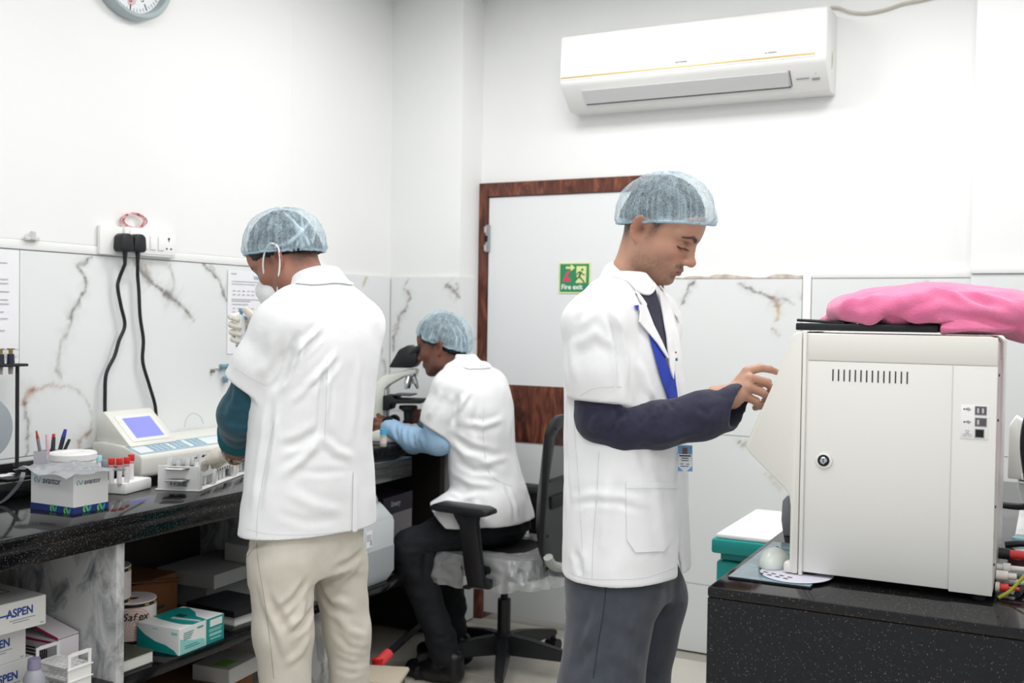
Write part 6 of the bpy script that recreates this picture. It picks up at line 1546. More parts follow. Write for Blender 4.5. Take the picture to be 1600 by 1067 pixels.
# open the front below the waist: a narrow wedge between the two coat edges
fr = lambda px, py, d: at(px, py, d)
s.loft([(tc(x, y)[2], *tc(x, y)[:2], a - .012, b - .012) for y, x, a, b in [(960, 981, .208, .14)] + rows[:5]], yaw, k=.01, op='sub', n=2.15)
s.chain([fr(1070, 745, 2.40), fr(1070, 800, 2.40), fr(1067, 860, 2.40), fr(1062, 930, 2.40)], [.002, .007, .013, .022], k=.006, op='sub')
s.cap(tc(975, 470), tc(1010, 425), .050, .056, k=.01, op='sub')
V, F_ = s.mesh(2); bt = bvh(V, F_); g = lambda pts: [onto(bt, *p) for p in pts]
V = fold(V, F_, [
    (g([(950, 490), (963, 520), (970, 560), (972, 610)]), .009, -.010), (g([(955, 475), (966, 505), (975, 550), (977, 600)]), .010, .005),
    (g([(900, 500), (893, 540), (899, 600)]), .012, .005), (g([(935, 470), (905, 500), (892, 540)]), .010, -.004), (g([(965, 545), (930, 520), (895, 545)]), .012, .004),
    (g([(885, 640), (884, 720), (890, 800)]), .012, -.006), (g([(895, 790), (925, 782), (970, 786), (1010, 800)]), .008, -.002), (g([(890, 778), (930, 772), (975, 776), (1020, 790)]), .010, .002),
    (g([(990, 620), (1000, 700), (1010, 740)]), .012, -.003), (g([(1045, 520), (1052, 570), (1048, 620)]), .010, -.004), (g([(950, 740), (945, 810), (940, 890)]), .014, .005),
    (g([(1020, 740), (1030, 810), (1040, 870)]), .014, .004), (g([(900, 860), (905, 880), (907, 900)]), .010, -.006), (g([(1005, 610), (1030, 640), (1060, 650)]), .010, -.004), (g([(995, 560), (1010, 600), (1020, 640)]), .014, .005)])
V = drape(V, F_, .005, 11, 6)
bt = bvh(V, F_); solid('coat', V, F_, COTTON, rp)
SEAMW = mat('coat_seam', 'd3d6da', .9)
seam(bt, [(897, 660), (903, 740), (908, 820), (912, 900)], 'coat_seam', SEAMW, rp, .0007); seam(bt, [(936, 706), (932, 780), (927, 850), (925, 905)], 'coat_seam', SEAMW, rp, .0008)
seam(bt, [(888, 893), (915, 903), (960, 905), (1010, 902), (1055, 885)], 'hem_stitch', SEAMW, rp, .0006); seam(bt, [(906, 618), (930, 606), (971, 604)], 'sleeve_stitch', SEAMW, rp, .0006)
patch(bt, [(978, 752), (1054, 753), (1049, 842), (1036, 861), (992, 863), (979, 843)], 'hip_pocket', COTTON, rp, .0035, .0025)
seam(bt, [(978, 762), (1015, 762), (1053, 763)], 'pocket_stitch', SEAMW, rp, .0006, .0065)
# tee, lanyard, lapels
NAVYF = mat('navy_knit', '2c2d42', .95, var='26273a', vscale=60, bump=.25, bscale=300, sheen=.15)
patch(bt, [(991, 450), (1002, 462), (1014, 463), (1022, 452), (1029, 480), (1037, 519), (1040, 560), (1034, 556), (1025, 534), (1010, 497)], 'tee_shirt', NAVYF, rp, .002, .002, 4)
WT = mat('tee_rim_white', 'eceef0', .8)
LB = mat('lanyard_blue', '2540b4', .6)
patch(bt, [(1011, 521), (1022, 526), (1036, 560), (1047, 592), (1049, 570), (1052, 586), (1055.5, 624), (1044, 628), (1030, 590)], 'lanyard', LB, rp, .0045, .0015, 4)
patch(bt, [(988, 479), (995, 478), (994, 487)], 'lanyard', LB, rp, .0045, .0015, 4)
collar(tc(994, 438, 2.48), f, r, UP, rp, COTTON, .059, .108, .045, .066, -125, 108, front=.070, tree=bt)
patch(bt, [(1003, 477), (1016, 510), (1028, 534), (1038, 558), (1037, 561), (1022, 538), (1011, 524), (993, 504), (995, 488), (994, 479)], 'lapel', COTTON, rp, .0085, .003, 4)
patch(bt, [(1024, 452), (1034, 466), (1043, 484), (1047, 510), (1049, 556), (1047, 592), (1042, 575), (1039, 556), (1037, 530), (1031, 492)], 'lapel', COTTON, rp, .007, .003, 4)
rp_ = np.array(rp.location)
# white rim of the tee around the neck
rim = [onto(bt, *p, .006) - rp_ for p in [(984, 446), (992, 455), (1003, 461), (1013, 460), (1019, 453), (1020, 446)]]
B().tube(rim, .0032, 8).obj('tee_rim', WT, rp)
# navy sleeve of the near arm
s = SDF(*bounds(at(930, 600, 2.32), el_r, wr_r, at(1175, 660, 2.40), m=.09), .0042)
s.chain([at(935, 598, 2.325), at(940, 652, 2.325), at(975, 668, 2.32), at(1030, 664, 2.325), at(1095, 650, 2.335), at(1146, 636, 2.355), at(1190, 622, 2.37)], [.058, .056, .051, .0515, .052, .0475, .046], k=.02)
cn = CAMR * .80 + CAMF * -.45 - UP * .18; cc = at(1146, 634, 2.31); s.plane(cc, cn)
ax_ = at(1190, 622, 2.37) - at(1095, 650, 2.335); s.cap(at(1095, 650, 2.335) + ax_ * .42, at(1190, 622, 2.37) + ax_ * .2, .042, .042, k=.004, op='sub')
V, F_ = s.mesh(2); b2 = bvh(V, F_); g = lambda pts: [onto(b2, *p) for p in pts]
V = fold(V, F_, [(g([(985, 640), (965, 655), (950, 680)]), .008, -.007), (g([(1000, 632), (975, 650), (955, 690)]), .009, .005), (g([(1015, 635), (1010, 650), (995, 668)]), .007, -.004), (g([(1030, 632), (1028, 645), (1020, 655)]), .007, .004), (g([(1050, 628), (1050, 640)]), .007, -.004), (g([(1085, 635), (1105, 645), (1120, 630)]), .008, -.003),
    (g([(940, 640), (930, 660), (925, 675)]), .010, .005), (g([(960, 625), (972, 640), (985, 642)]), .008, .006), (g([(1020, 690), (1060, 682), (1100, 670)]), .012, .003)])
V = drape(V, F_, .003, 30, 5); solid('navy_sleeve', V, F_, NAVYF, rp)
s = SDF(*bounds(sh_l, el_l, wr_l, m=.08), .006); s.chain([ol, el_l, wr_l], [.054, .054, .045], k=.02); V, F_ = s.mesh(2); solid('navy_sleeve', V, F_, NAVYF, rp)
# identity card hanging on the lanyard, pens in the breast pocket
ic = onto(bt, 1060, 716, .016) - rp_; xd = CAMR * .95 - CAMF * .25; M_ = frame(ic, xd, UP)
cdm = mat('id_card_white', 'e6eaf0', .25)
card = B().box((0, 0, 0), (.034, .060, .0016), bev=.0007).tf(M_).obj('identity_card', cdm, rp, False)
B().box((0, .019, .0012), (.032, .019, .0006)).tf(M_).obj('blue_header', mat('id_blue', '6ea3d8', .4), card, False)
B().box((0, .017, .0018), (.011, .014, .0006)).tf(M_).obj('portrait', mat('id_portrait', '7b4f46', .5), card, False)
B().prism([(-.0165, -.0295), (-.004, -.0295), (-.0165, -.018)], .0010, .0016, 'Z').prism([(.0165, -.0295), (.004, -.0295), (.0165, -.018)], .0010, .0016, 'Z').tf(M_).obj('blue_corner', mat('id_blue', '6ea3d8', .4), card, False)
bars([(-.013, .004, .026, .003), (-.008, -.001, .016, .002), (-.008, -.006, .016, .0015), (-.010, -.014, .006, .0015), (.003, -.014, .006, .0015), (-.010, -.019, .018, .0015)], M_ @ Matrix.Translation((0, 0, .001)), INKD, card)
for px, py, c_, l_ in ((1051.5, 562, '3d7fa5', 'pen_clip'), (1050, 551, 'c03a3a', 'red_dot')): 
    p = onto(bt, px, py, .009) - rp_; B().cyl(p - f * .002, p + f * .004, .0035 if l_ == 'pen_clip' else .002, n=10).obj(l_, mat(l_, c_, .4), rp)

# ================================================================ standing person with the pipette (left)
lp = T('person', 'person in white coat seen from behind with face mask, holding a raised pipette', 'person', (-1.74, 2.23, 0))
Ab = axes(138); f, r = Ab[:, 0], -Ab[:, 1]; yaw = math.atan2(r[1], r[0]); SKL = '9c6c59'
tc = lambda px, py, d=2.78: at(px, py, d)
Ah = axes(158, 36, 0); HS = .92
hc = at(434, 399, 2.74) - Ah @ (np.array([-.018, .076, -.004]) * HS)
nb = at(494, 452, 2.76)
hV, hF, hC = head(hc, Ah, nb - UP * .05, SKL, h=.0025, scale=HS, stubble=.2)
sh_l, sh_r = at(444, 505, 2.66), at(560, 506, 2.90)
el_l, wr_l = at(377, 645, 2.72), at(368, 705, 2.95); el_r, wr_r = at(520, 606, 3.04), at(412, 552, 3.02)
hip_l, hip_r = at(440, 880, 2.70), at(535, 880, 2.84); kn_l, kn_r = at(447, 1110, 2.66), at(549, 1110, 2.84)
an_l, an_r = np.array([*at(449, 1300, 2.67)[:2], .09]), np.array([*at(552, 1290, 2.86)[:2], .09])
s = SDF(*bounds(sh_r, sh_l, an_r, an_l, el_r, el_l, wr_l, wr_r, nb, m=.16), .009)
cx, cy = tc(486, 640)[:2]
s.loft([(.80, cx, cy, .14, .085), (1.05, cx, cy, .14, .085), (1.28, cx, cy, .15, .085), (1.40, *tc(498, 490)[:2], .13, .07), (1.45, *tc(504, 460)[:2], .07, .055)], yaw)
s.chain([sh_l, el_l, wr_l], [.045, .036, .028]); s.chain([sh_r, el_r, wr_r], [.045, .036, .026]); s.chain([at(531, 885, 2.86), at(543, 990, 2.85), kn_r, an_r, an_r - UP * .04], [.05, .04, .038, .034, .033], k=.03); s.chain([at(441, 885, 2.70), at(443, 990, 2.68), kn_l, an_l, an_l - UP * .04], [.06, .045, .04, .034, .033], k=.03)
bV, bF = s.mesh(2)
s = SDF(*bounds(el_l, wr_l, m=.07), .003); s.chain([el_l * .4 + wr_l * .6, wr_l, wr_l * 1.12 - el_l * .12], [.036, .029, .028], k=.01); wV, wF = s.mesh(1)
V, F_, C = blend((hV, hF, hC), (bV, bF, flat(bV, SKL)), (wV, wF, flat(wV, SKL)))
solid('body', V, F_, SKIN, lp, C)
hair(hc, Ah, HS, 24, .004, lp)
hairnet(hc, Ah, HS, np.array([-.006, 0, .036]), 32, .126, .140, .090, .118, lp, 8, 'pale blue gathered hair net', base=.28, power=2.3,
        crease=((118, .40, 150, .98, .04, .5), (150, .35, 128, .98, .03, .45), (160, .55, 118, .9, .03, .4), (140, .75, 100, .95, .03, .4), (172, .5, 150, .9, .03, .4), (128, .6, 140, 1, .05, .4)))
# mask with ear loops
MSK = mat('white_mask', 'f2f3f4', .8, bump=.15, bscale=200)
s = SDF((.02, -.08, -.14), (.16, .08, .03), .003)
s.ell((.083, 0, -.058), (.052, .056, .052), k=.01); s.cap((.125, 0, -.030), (.128, 0, -.085), .012, .012, k=.04); s.cap((.10, 0, -.012), (.12, 0, -.02), .02, .02, k=.02)
s.plane((.052, 0, -.05), (-1, 0, .12)); V, F_ = s.mesh(3); solid('face_mask', (V * HS) @ Ah.T + hc, F_, MSK, lp)
loc = np.array(lp.location); L2 = lambda p: (np.array(p) * HS) @ Ah.T + hc - loc
B().tube([L2((.064, .060, -.022)), L2((.035, .079, .004)), L2((.006, .084, .027)), L2((-.020, .088, .034))], .0024, 6, flat=1).obj('ear_loop', MSK, lp)
B().tube([L2((.060, .058, -.088)), L2((.020, .075, -.060)), L2((-.020, .088, -.028)), L2((-.040, .092, .004)), L2((-.034, .092, .024)), L2((-.020, .088, .034))], .0024, 6).obj('ear_loop', MSK, lp)
# trousers
BG = mat('beige_trousers', 'd2ccc0', .85, var='cbc5b9', vscale=20, bump=.15, bscale=300)
s = SDF(*bounds(hip_r, hip_l, an_r, an_l, m=.14), .0055)
s.loft([(.72, *tc(480, 860)[:2], .150, .10), (.84, *tc(482, 840)[:2], .162, .105), (.95, *tc(484, 800)[:2], .150, .10)], yaw, k=.05)
s.chain([at(441, 880, 2.70), at(443, 990, 2.68), kn_l, an_l + UP * .01], [.088, .071, .062, .068], k=.03); s.chain([at(530, 880, 2.86), at(543, 990, 2.85), kn_r, an_r + UP * .01], [.078, .058, .054, .062], k=.03)
s.plane((0, 0, .03), (0, 0, -1)); V, F_ = s.mesh(2); bt = bvh(V, F_); g = lambda pts: [onto(bt, *p) for p in pts]
V = fold(V, F_, [(g([(480, 905), (462, 935), (430, 960)]), .009, -.007), (g([(478, 935), (468, 965), (445, 990)]), .010, .008), (g([(412, 925), (435, 960), (452, 990)]), .010, -.006), (g([(405, 905), (420, 950), (440, 1000), (452, 1040)]), .010, .006),
    (g([(490, 945), (475, 975), (450, 990)]), .010, -.008), (g([(484, 990), (470, 1020), (440, 1040)]), .010, .005), (g([(383, 860), (400, 850), (420, 846)]), .010, -.004),
    (g([(500, 910), (520, 935), (550, 945)]), .010, .008), (g([(500, 925), (520, 952), (556, 962)]), .009, -.007), (g([(560, 880), (535, 905), (510, 915)]), .010, .006), (g([(525, 960), (545, 985), (570, 995)]), .010, .006), (g([(522, 985), (545, 1010), (575, 1015)]), .008, -.006), (g([(525, 1020), (550, 1030), (578, 1028)]), .007, .004), (g([(525, 1045), (550, 1052), (580, 1045)]), .007, -.004),
    (g([(568, 860), (545, 880), (520, 890)]), .010, -.005)])
V = drape(V, F_, .008, 10, 3); bt = bvh(V, F_); solid('trousers', V, F_, BG, lp)
BGS = mat('beige_seam', 'a39c8f', .9)
seam(bt, [(401, 848), (404, 880), (412, 930), (420, 985), (428, 1060)], 'trouser_seam', BGS, lp, .0009); seam(bt, [(386, 870), (394, 860), (402, 852)], 'pocket_edge', BGS, lp, .0008)
shoe(lp, an_l * [1, 1, 0] - f * .07, an_l * [1, 1, 0] + f * .19, SHB); shoe(lp, an_r * [1, 1, 0] - f * .07, an_r * [1, 1, 0] + f * .19, SHB)
# coat
s = SDF(*bounds(at(383, 842, 2.78), at(590, 842, 2.78), sh_r, sh_l, nb, el_l, el_r, m=.13), .0042)
rows = [(860, 482, .203, .122), (835, 482, .203, .122), (780, 484, .196, .119), (700, 486, .186, .114), (620, 489, .184, .114), (560, 493, .192, .118), (515, 494, .190, .112), (485, 497, .168, .098), (462, 498, .120, .084), (446, 499, .080, .072), (432, 499, .064, .062)]
s.loft([(tc(x, y)[2], *tc(x, y)[:2], a, b) for y, x, a, b in rows], yaw, k=.03, n=2.15)
s.cap(at(470, 482, 2.72), sh_l, .050, .056, k=.06); s.cap(at(535, 482, 2.84), sh_r, .052, .056, k=.06)
oc = at(389, 598, 2.68); cutn = -CAMR * .52 - UP * .85 + CAMF * .1
s.chain([sh_l, at(403, 570, 2.675), at(384, 610, 2.69), at(372, 640, 2.71)], [.055, .060, .061, .063], k=.03, cut=[(oc, cutn)])
s.chain([sh_r, el_r], [.058, .064], k=.03, cut=[(sh_r * .25 + el_r * .75, el_r - sh_r)])
s.plane(at(450, 842, 2.64), (0, 0, -1)); s.cap(nb - UP * .02, nb + UP * .12 - CAMR * .10, .050, .056, k=.01, op='sub')
V, F_ = s.mesh(2); bt = bvh(V, F_); g = lambda pts: [onto(bt, *p) for p in pts]
V = fold(V, F_, [
    (g([(462, 525), (452, 560), (440, 590), (425, 610)]), .010, -.012), (g([(475, 520), (462, 555), (450, 580)]), .010, .006), (g([(500, 512), (475, 535), (462, 548)]), .009, .006), (g([(505, 520), (480, 545), (464, 560)]), .008, -.005),
    (g([(525, 550), (512, 570), (485, 600), (455, 630)]), .010, .006), (g([(530, 560), (505, 590), (470, 615)]), .010, -.005), (g([(505, 570), (502, 610), (500, 650), (497, 690)]), .010, -.007), (g([(512, 575), (509, 620), (506, 660)]), .009, .005),
    (g([(498, 690), (475, 715), (440, 745)]), .012, .006), (g([(500, 670), (470, 690), (440, 700)]), .012, -.006), (g([(500, 680), (525, 705), (552, 715)]), .012, .005), (g([(455, 735), (500, 738), (550, 735)]), .010, -.002),
    (g([(425, 625), (420, 680), (410, 740), (402, 800)]), .010, -.008), (g([(432, 640), (428, 690), (420, 750)]), .010, .004), (g([(560, 560), (555, 620), (550, 690)]), .014, .005), (g([(450, 770), (490, 790), (540, 800)]), .014, .003), (g([(430, 800), (480, 815), (530, 812)]), .012, -.002),
    (g([(430, 520), (420, 560), (405, 590)]), .014, .005), (g([(445, 545), (432, 575), (418, 600)]), .009, -.005)])
V = drape(V, F_, .006, 10, 11)
bt = bvh(V, F_); solid('coat', V, F_, COTTON, lp)
seam(bt, [(552, 737), (553, 765), (552, 800), (552, 826)], 'coat_vent', mat('vent_shadow', 'b9bcc2', .9), lp, .0014); seam(bt, [(512, 560), (510, 620), (507, 690)], 'coat_seam', SEAMW, lp, .0007); seam(bt, [(428, 660), (416, 720), (404, 790), (401, 838)], 'coat_seam', SEAMW, lp, .0008)
seam(bt, [(386, 826), (420, 834), (480, 835), (550, 828), (583, 818)], 'hem_stitch', SEAMW, lp, .0006); seam(bt, [(366, 574), (390, 588), (417, 603)], 'sleeve_stitch', SEAMW, lp, .0006)
patch(bt, [(551, 738), (556, 738), (556, 827), (549, 834)], 'vent_flap', COTTON, lp, .003, .003)
collar(at(498, 444, 2.77), f, r, UP - CAMR * .30, lp, COTTON, .062, .080, .048, .040, -115, 150, front=.045, tree=bt)
TEALF = mat('teal_shirt', '1d4f60', .9, var='1a4757', vscale=40, bump=.2, bscale=300, sheen=.2)
s = SDF(*bounds(nb, m=.14), .005); s.chain([nb - UP * .05, nb + UP * .01 - CAMR * .02], [.066, .058], k=.02); s.plane(nb + UP * .012 - CAMR * .03, UP * .8 - CAMR * .5); V, F_ = s.mesh(2); solid('shirt_collar', V, F_, TEALF, lp)
# teal sleeve with rolled cuff
s = SDF(*bounds(at(392, 588, 2.67), el_l, wr_l, m=.10), .0042)
fd = (wr_l - el_l) / np.linalg.norm(wr_l - el_l); ce = el_l + fd * .155
s.chain([at(392, 600, 2.68), el_l - UP * .005, ce], [.048, .056, .050], k=.03, cut=()); s.plane(ce, fd); V, F_ = s.mesh(2)
b2 = bvh(V, F_); g = lambda pts: [onto(b2, *p) for p in pts]
V = fold(V, F_, [(g([(350, 630), (372, 640), (400, 632)]), .010, .004), (g([(345, 650), (370, 662), (400, 655)]), .010, -.004), (g([(372, 600), (365, 630), (352, 660)]), .012, .004), (g([(405, 620), (398, 650), (390, 680)]), .010, -.004)])
V = drape(V, F_, .004, 24, 4); solid('teal_sleeve', V, F_, TEALF, lp)
s = SDF(*bounds(ce, m=.12), .004); s.cap(ce - fd * .030, ce + fd * .018, .0555, .0545, k=.004, cut=[(ce + fd * .022, fd), (ce - fd * .034, -fd)]); s.cap(ce - fd * .06, ce + fd * .06, .0465, .0460, k=.003, op='sub'); V, F_ = s.mesh(2)
solid('rolled_cuff', drape(V, F_, .004, 30, 7), F_, mat('teal_cuff', '17626d', .9, bump=.2, bscale=300), lp)
s = SDF(*bounds(sh_r, el_r, wr_r, m=.08), .006); s.chain([sh_r * .3 + el_r * .7, el_r, el_r * .35 + wr_r * .65], [.048, .05, .042], k=.02); V, F_ = s.mesh(2); solid('teal_sleeve', V, F_, TEALF, lp)
# gloves
GLV = mat('latex_glove', 'e2dccf', .6, bump=.25, bscale=120, sss=.05)
W0 = at(366, 704, 2.965); K = [at(348, 704, 3.06), at(339, 709, 3.05), at(332, 714, 3.03), at(329, 719, 3.00)]
fg = [[at(338, 712, 3.11), at(334, 722, 3.135), at(333, 729, 3.14)], [at(328, 715, 3.10), at(323, 724, 3.12), at(322, 731, 3.125)], [at(322, 718, 3.075), at(318, 726, 3.09), at(318, 732, 3.09)], [at(321, 722, 3.03), at(318, 728, 3.045), at(319, 733, 3.05)]]
s = SDF(*bounds(wr_l, *K, *[q for x in fg for q in x], m=.06), .0027)
hand(s, W0, K, fg, [at(352, 712, 3.04), at(345, 720, 3.07), at(340, 727, 3.09)], 1.06)
d_ = (W0 - wr_l); s.chain([at(378, 703, 2.945), W0], [.036, .031], k=.02); s.ell(at(346, 709, 3.01), (.03, .03, .02), None, k=.02)
hollow(s, W0, at(384, 703, 2.93), .0315, .03)
V, F_ = s.mesh(2); solid('glove', drape(V, F_, .002, 60, 3), F_, GLV, lp)
W1 = wr_l - (wr_l - el_l) / np.linalg.norm(wr_l - el_l) * .010; e1 = np.cross(fd, UP); e1 /= np.linalg.norm(e1); e2 = np.cross(e1, fd)
ring = [W1 + fd * .0 + (e1 * math.cos(a) + e2 * math.sin(a)) * .034 - loc for a in np.linspace(0, 2 * PI, 28, endpoint=False)]
br = B().tube(ring, .0055, 8, True, 0).obj('bracelet', mat('bracelet_dark', '2a2220', .6, var='c9c0b4', vscale=130), lp)
W0 = at(400, 548, 3.02); K = [at(393, 500, 3.005), at(394, 510, 3.01), at(395, 521, 3.012), at(396, 531, 3.012)]
fg = [[at(372, 493, 3.02), at(361, 495, 2.985), at(371, 500, 2.955)], [at(372, 504, 3.02), at(361, 507, 2.983), at(374, 512, 2.950)], [at(372, 516, 3.018), at(362, 519, 2.982), at(374, 523, 2.952)], [at(373, 527, 3.012), at(364, 530, 2.98), at(373, 534, 2.955)]]
s = SDF(*bounds(W0, *K, *[q for x in fg for q in x], m=.06), .0025)
hand(s, W0, K, fg, [at(399, 508, 2.985), at(393, 494, 2.965), at(383, 484, 2.965)], 1.0)
s.chain([wr_r + (wr_r - W0) * 1.2, W0], [.034, .028], k=.02)
V, F_ = s.mesh(2); solid('glove', drape(V, F_, .0015, 70, 5), F_, GLV, lp)
# pipette held in the raised hand: a thing of its own
p0, p1 = at(377, 489, 2.972), at(374.5, 562, 2.965)
pp = T('pipette', 'white and blue pipette held upright in the raised gloved hand', 'pipette', p1); q = p0 - p1; ln = np.linalg.norm(q); q /= ln
PM = Matrix.Translation((0, 0, 0)) @ Vector((0, 0, 1)).rotation_difference(Vector(q)).to_matrix().to_4x4()
PBL = mat('pipette_blue', '6f9fc4', .35); PWH = mat('pipette_white', 'eef0f2', .35)
on(B().lathe([(0, .042), (.0105, .043), (.0125, .06), (.0135, .10), (.0115, .124), (.006, .128), (0, .128)], n=24, sy=1.15), PM).obj('pipette_body', PWH, pp)
on(B().lathe([(0, 0), (.004, .0), (.006, .020), (.012, .038), (.0132, .0415), (0, .0418)], n=24), PM).obj('pipette_cone', PBL, pp)
on(B().lathe([(0, -.06), (.0012, -.06), (.0035, -.003), (0, -.0005)], n=14), PM).obj('pipette_tip', CLEARP, pp)
on(B().lathe([(0, .1285), (.0045, .1285), (.0045, .134), (.0075, .136), (.0075, .143), (.005, .146), (0, .146)], n=20), PM).obj('plunger', PBL, pp)
cr_ = CAMR * .0148; B().box(np.array(cr_) * .9 + q * .118, (.012, .012, .010), bev=.003).obj('tip_ejector', PBL, pp)
on(B().span((-.003, -.0145, .070), (.003, -.0125, .093), .0005), PM @ Matrix.Rotation(R(-25), 4, 'Z')).obj('volume_window', BLACKM, pp)
B().tube([np.array(-CAMR * .008) + q * .120, np.array(-CAMR * .022) + q * .124, np.array(-CAMR * .030) + q * .116], [.004], 8).obj('finger_hook', PWH, pp)

# ================================================================ seated person at the microscope
sp = T('person', 'seated person in white coat and hair net looking into the microscope, light blue sleeve', 'person', (-1.97, 3.68, 0))
Ab = axes(152); f, r = Ab[:, 0], -Ab[:, 1]; yaw = math.atan2(r[1], r[0]); SKS = '74493a'
SD = 4.18; tc = lambda px, py, d=SD: at(px, py, d)
Ah = axes(158, 13, 0); HS = .93
hc = at(686, 543, 4.14) - Ah @ (np.array([-.018, .076, -.004]) * HS)
nb = at(720, 580, 4.18)
hV, hF, hC = head(hc, Ah, nb - UP * .06, SKS, h=.0032, scale=HS, stubble=.25)
sh_l, sh_r = at(700, 606, 4.07), at(765, 598, 4.30); el_l, wr_l = at(686, 694, 4.09), at(606, 667, 4.28); el_r, wr_r = at(712, 690, 4.42), at(662, 655, 4.38)
hip_l, hip_r = at(755, 815, 4.10), at(785, 815, 4.30); kn_l, kn_r = at(641, 858, 4.04), at(690, 850, 4.32); an_l, an_r = np.array([*at(697, 1000, 4.02)[:2], .10]), np.array([*at(712, 990, 4.24)[:2], .10])
s = SDF(*bounds(sh_r, sh_l, an_r, an_l, kn_l, kn_r, el_l, wr_l, wr_r, hip_l, hip_r, nb, m=.15), .010)
s.loft([(tc(x, y)[2], *tc(x, y)[:2], a, b) for y, x, a, b in [(815, 772, .14, .10), (740, 758, .13, .09), (650, 750, .14, .085), (600, 742, .13, .07), (580, 732, .08, .055)]], yaw)
s.chain([sh_l, el_l, wr_l], [.045, .036, .026]); s.chain([sh_r, el_r, wr_r], [.045, .036, .026]); s.chain([hip_l, kn_l, an_l, an_l - UP * .05], [.07, .05, .038, .035]); s.chain([hip_r, kn_r, an_r, an_r - UP * .05], [.07, .05, .038, .035])
bV, bF = s.mesh(2)
def small_hand(W0, K, fg, th):
    s = SDF(*bounds(W0, *K, *[q for x in fg for q in x], m=.05), .003); hand(s, W0, K, fg, th, 1.0); return s
K = [at(592, 648, 4.29), at(589, 656, 4.27), at(588, 664, 4.265), at(589, 672, 4.27)]
s1 = small_hand(at(604, 664, 4.285), K, [[at(581, 649, 4.31), at(576, 655, 4.33)], [at(578, 657, 4.30), at(572, 663, 4.32)], [at(577, 666, 4.29), at(572, 673, 4.31)], [at(579, 675, 4.29), at(575, 682, 4.30)]], [at(594, 654, 4.31), at(586, 660, 4.34), at(579, 666, 4.35)])
s1.chain([wr_l, at(604, 664, 4.285)], [.028, .026], k=.01); g1 = s1.mesh(1)
K = [at(655, 643, 4.37), at(654, 648, 4.36), at(654, 653, 4.36), at(655, 657, 4.365)]
s2 = small_hand(at(668, 652, 4.385), K, [[at(648, 643, 4.36), at(642, 646, 4.35)], [at(646, 649, 4.35), at(640, 651, 4.345)], [at(646, 654, 4.352), at(641, 656, 4.35)], [at(648, 658, 4.358), at(643, 660, 4.355)]], [at(658, 646, 4.40), at(650, 642, 4.40)])
s2.chain([wr_r, at(668, 652, 4.385)], [.028, .026], k=.01); g2 = s2.mesh(1)
V, F_, C = blend((hV, hF, hC), (bV, bF, flat(bV, SKS)), (*g1, flat(g1[0], SKS)), (*g2, flat(g2[0], SKS)))
solid('body', V, F_, SKIN, sp, C)
hair(hc, Ah, HS, 27, -.012, sp)
hairnet(hc, Ah, HS, np.array([-.008, 0, .035]), 31, .121, .133, .091, .117, sp, 14, 'light blue gathered hair net', base=.36, power=2.4,
        crease=((120, .55, 140, 1, .035, .4), (132, .5, 152, 1, .03, .4), (145, .6, 165, 1, .03, .4), (158, .55, 172, 1, .03, .35)))
BJ = mat('black_jeans', '15171b', .9, var='1b1e24', vscale=30, bump=.3, bscale=300)
s = SDF(*bounds(hip_l, hip_r, kn_l, kn_r, an_l, an_r, m=.13), .007)
s.chain([hip_l, kn_l, an_l], [.095, .072, .054], k=.03); s.chain([hip_r, kn_r, an_r], [.095, .070, .052], k=.03); s.ell((hip_l + hip_r) / 2, (.15, .16, .10), None, k=.04)
V, F_ = s.mesh(2); V = drape(V, F_, .014, 14, 5, (1, 1, 1.8)); V[:, 2] = np.where((V[:, 2] < .508) & (V[:, 2] > .40) & (V[:, 0] > -2.10), .505, V[:, 2]); solid('jeans', V, F_, BJ, sp)
for a in (an_l, an_r): shoe(sp, a * [1, 1, 0] - f * .07, a * [1, 1, 0] + f * .18, SHB)
s = SDF(*bounds(at(668, 820, 4.1), at(835, 820, SD), sh_l, sh_r, nb, el_l, el_r, m=.12), .005)
rows = [(835, 773, .200, .150), (815, 773, .200, .148), (780, 767, .196, .138), (740, 759, .186, .124), (700, 753, .182, .113), (650, 750, .188, .112), (615, 746, .188, .106), (592, 739, .165, .094), (575, 731, .115, .078), (563, 725, .070, .062), (553, 720, .060, .056)]
s.loft([(tc(x, y)[2], *tc(x, y)[:2], a, b) for y, x, a, b in rows], yaw, k=.03, n=2.15)
s.cap(at(722, 592, 4.12), sh_l, .045, .056, k=.05); s.cap(at(750, 588, 4.25), sh_r, .045, .055, k=.05)
oc = at(675, 668, 4.07); s.chain([sh_l, (sh_l + at(676, 684, 4.07)) / 2, at(676, 690, 4.07)], [.060, .066, .070], k=.03, cut=[(oc, -CAMR * .52 - UP * .85)])
s.chain([sh_r, el_r], [.058, .064], k=.03, cut=[(sh_r * .35 + el_r * .65, el_r - sh_r)])
s.chain([at(765, 800, 4.10), at(705, 812, 4.05), at(690, 816, 4.05)], [.11, .090, .080], k=.05)
s.plane(at(770, 817, 4.08), (0, 0, -1)); s.plane(at(690, 808, 4.05), -CAMR * .75 - UP * .66)
s.cap(nb, nb + UP * .12 - CAMR * .06, .048, .054, k=.01, op='sub')
V, F_ = s.mesh(2); bt = bvh(V, F_); g = lambda pts: [onto(bt, *p) for p in pts]
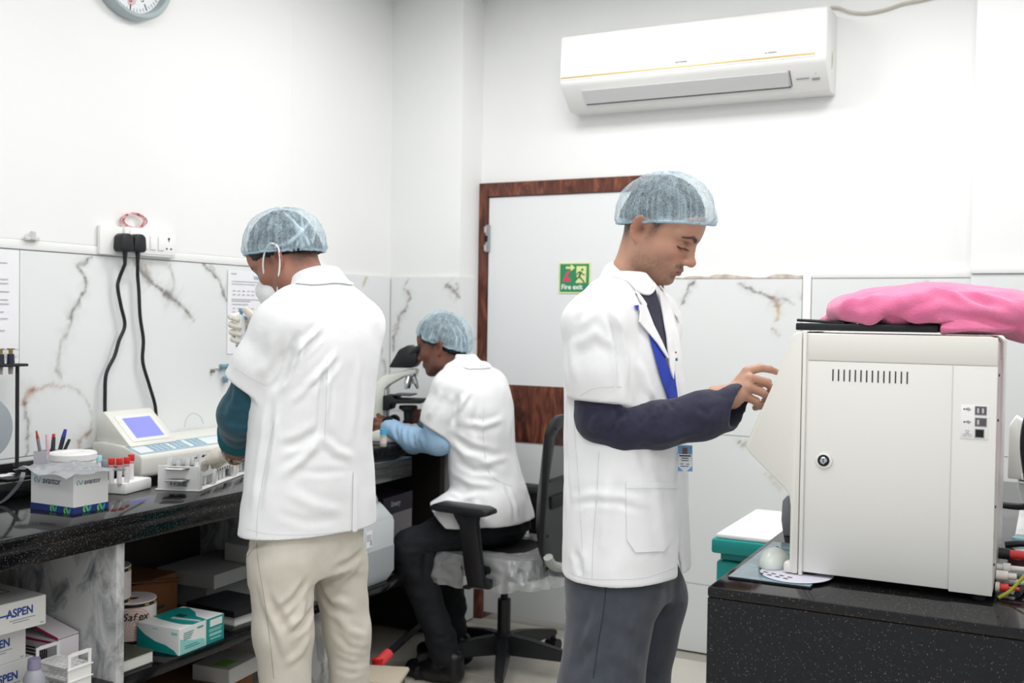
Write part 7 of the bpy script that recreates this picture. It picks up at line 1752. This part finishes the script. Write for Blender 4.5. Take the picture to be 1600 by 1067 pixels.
V = fold(V, F_, [(g([(715, 615), (712, 640), (708, 665)]), .012, -.010), (g([(735, 610), (722, 630), (714, 645)]), .010, .006), (g([(703, 690), (725, 710), (760, 722), (795, 715)]), .014, .007), (g([(708, 680), (735, 700), (770, 708)]), .012, -.007), (g([(712, 720), (740, 735), (780, 738)]), .014, -.008),
    (g([(725, 660), (755, 665), (785, 655)]), .013, .006), (g([(745, 690), (740, 660), (745, 630)]), .012, -.004), (g([(705, 735), (735, 755), (775, 760)]), .014, .007), (g([(700, 770), (720, 780), (745, 775)]), .012, .006), (g([(790, 760), (800, 780), (805, 810)]), .012, -.006), (g([(672, 795), (700, 780), (725, 790)]), .012, .006), (g([(740, 780), (750, 800), (752, 815)]), .012, .005), (g([(690, 610), (678, 635), (668, 655)]), .014, .005)])
V = drape(V, F_, .007, 12, 8); bt = bvh(V, F_); solid('coat', V, F_, COTTON, sp)
seam(bt, [(757, 625), (755, 680), (765, 740), (800, 760)], 'coat_seam', SEAMW, sp, .0009)
collar(at(726, 580, 4.18), f, r, UP + f * .2, sp, COTTON, .060, .082, .044, .042, -120, 150, front=.045, tree=bt)
SKY = mat('light_blue_shirt', '9dbfdd', .85, bump=.15, bscale=250)
s = SDF(*bounds(at(678, 660, 4.07), el_l, wr_l, m=.09), .005); s.chain([at(680, 655, 4.07), at(686, 690, 4.075), at(645, 688, 4.16), at(608, 667, 4.27)], [.048, .050, .046, .036], k=.03); V, F_ = s.mesh(2); b2 = bvh(V, F_); g = lambda pts: [onto(b2, *p) for p in pts]
V = fold(V, F_, [(g([(620, 660), (618, 675), (622, 688)]), .010, -.006), (g([(632, 665), (630, 680), (634, 696)]), .010, .006), (g([(646, 668), (645, 685), (650, 700)]), .010, -.006), (g([(660, 670), (660, 690), (665, 705)]), .012, .005)])
solid('blue_sleeve', drape(V, F_, .005, 25, 3), F_, SKY, sp)
s = SDF(*bounds(sh_r, el_r, wr_r, m=.08), .007); s.chain([sh_r * .35 + el_r * .65, el_r, wr_r], [.048, .05, .036], k=.03); V, F_ = s.mesh(2); solid('blue_sleeve', V, F_, SKY, sp)
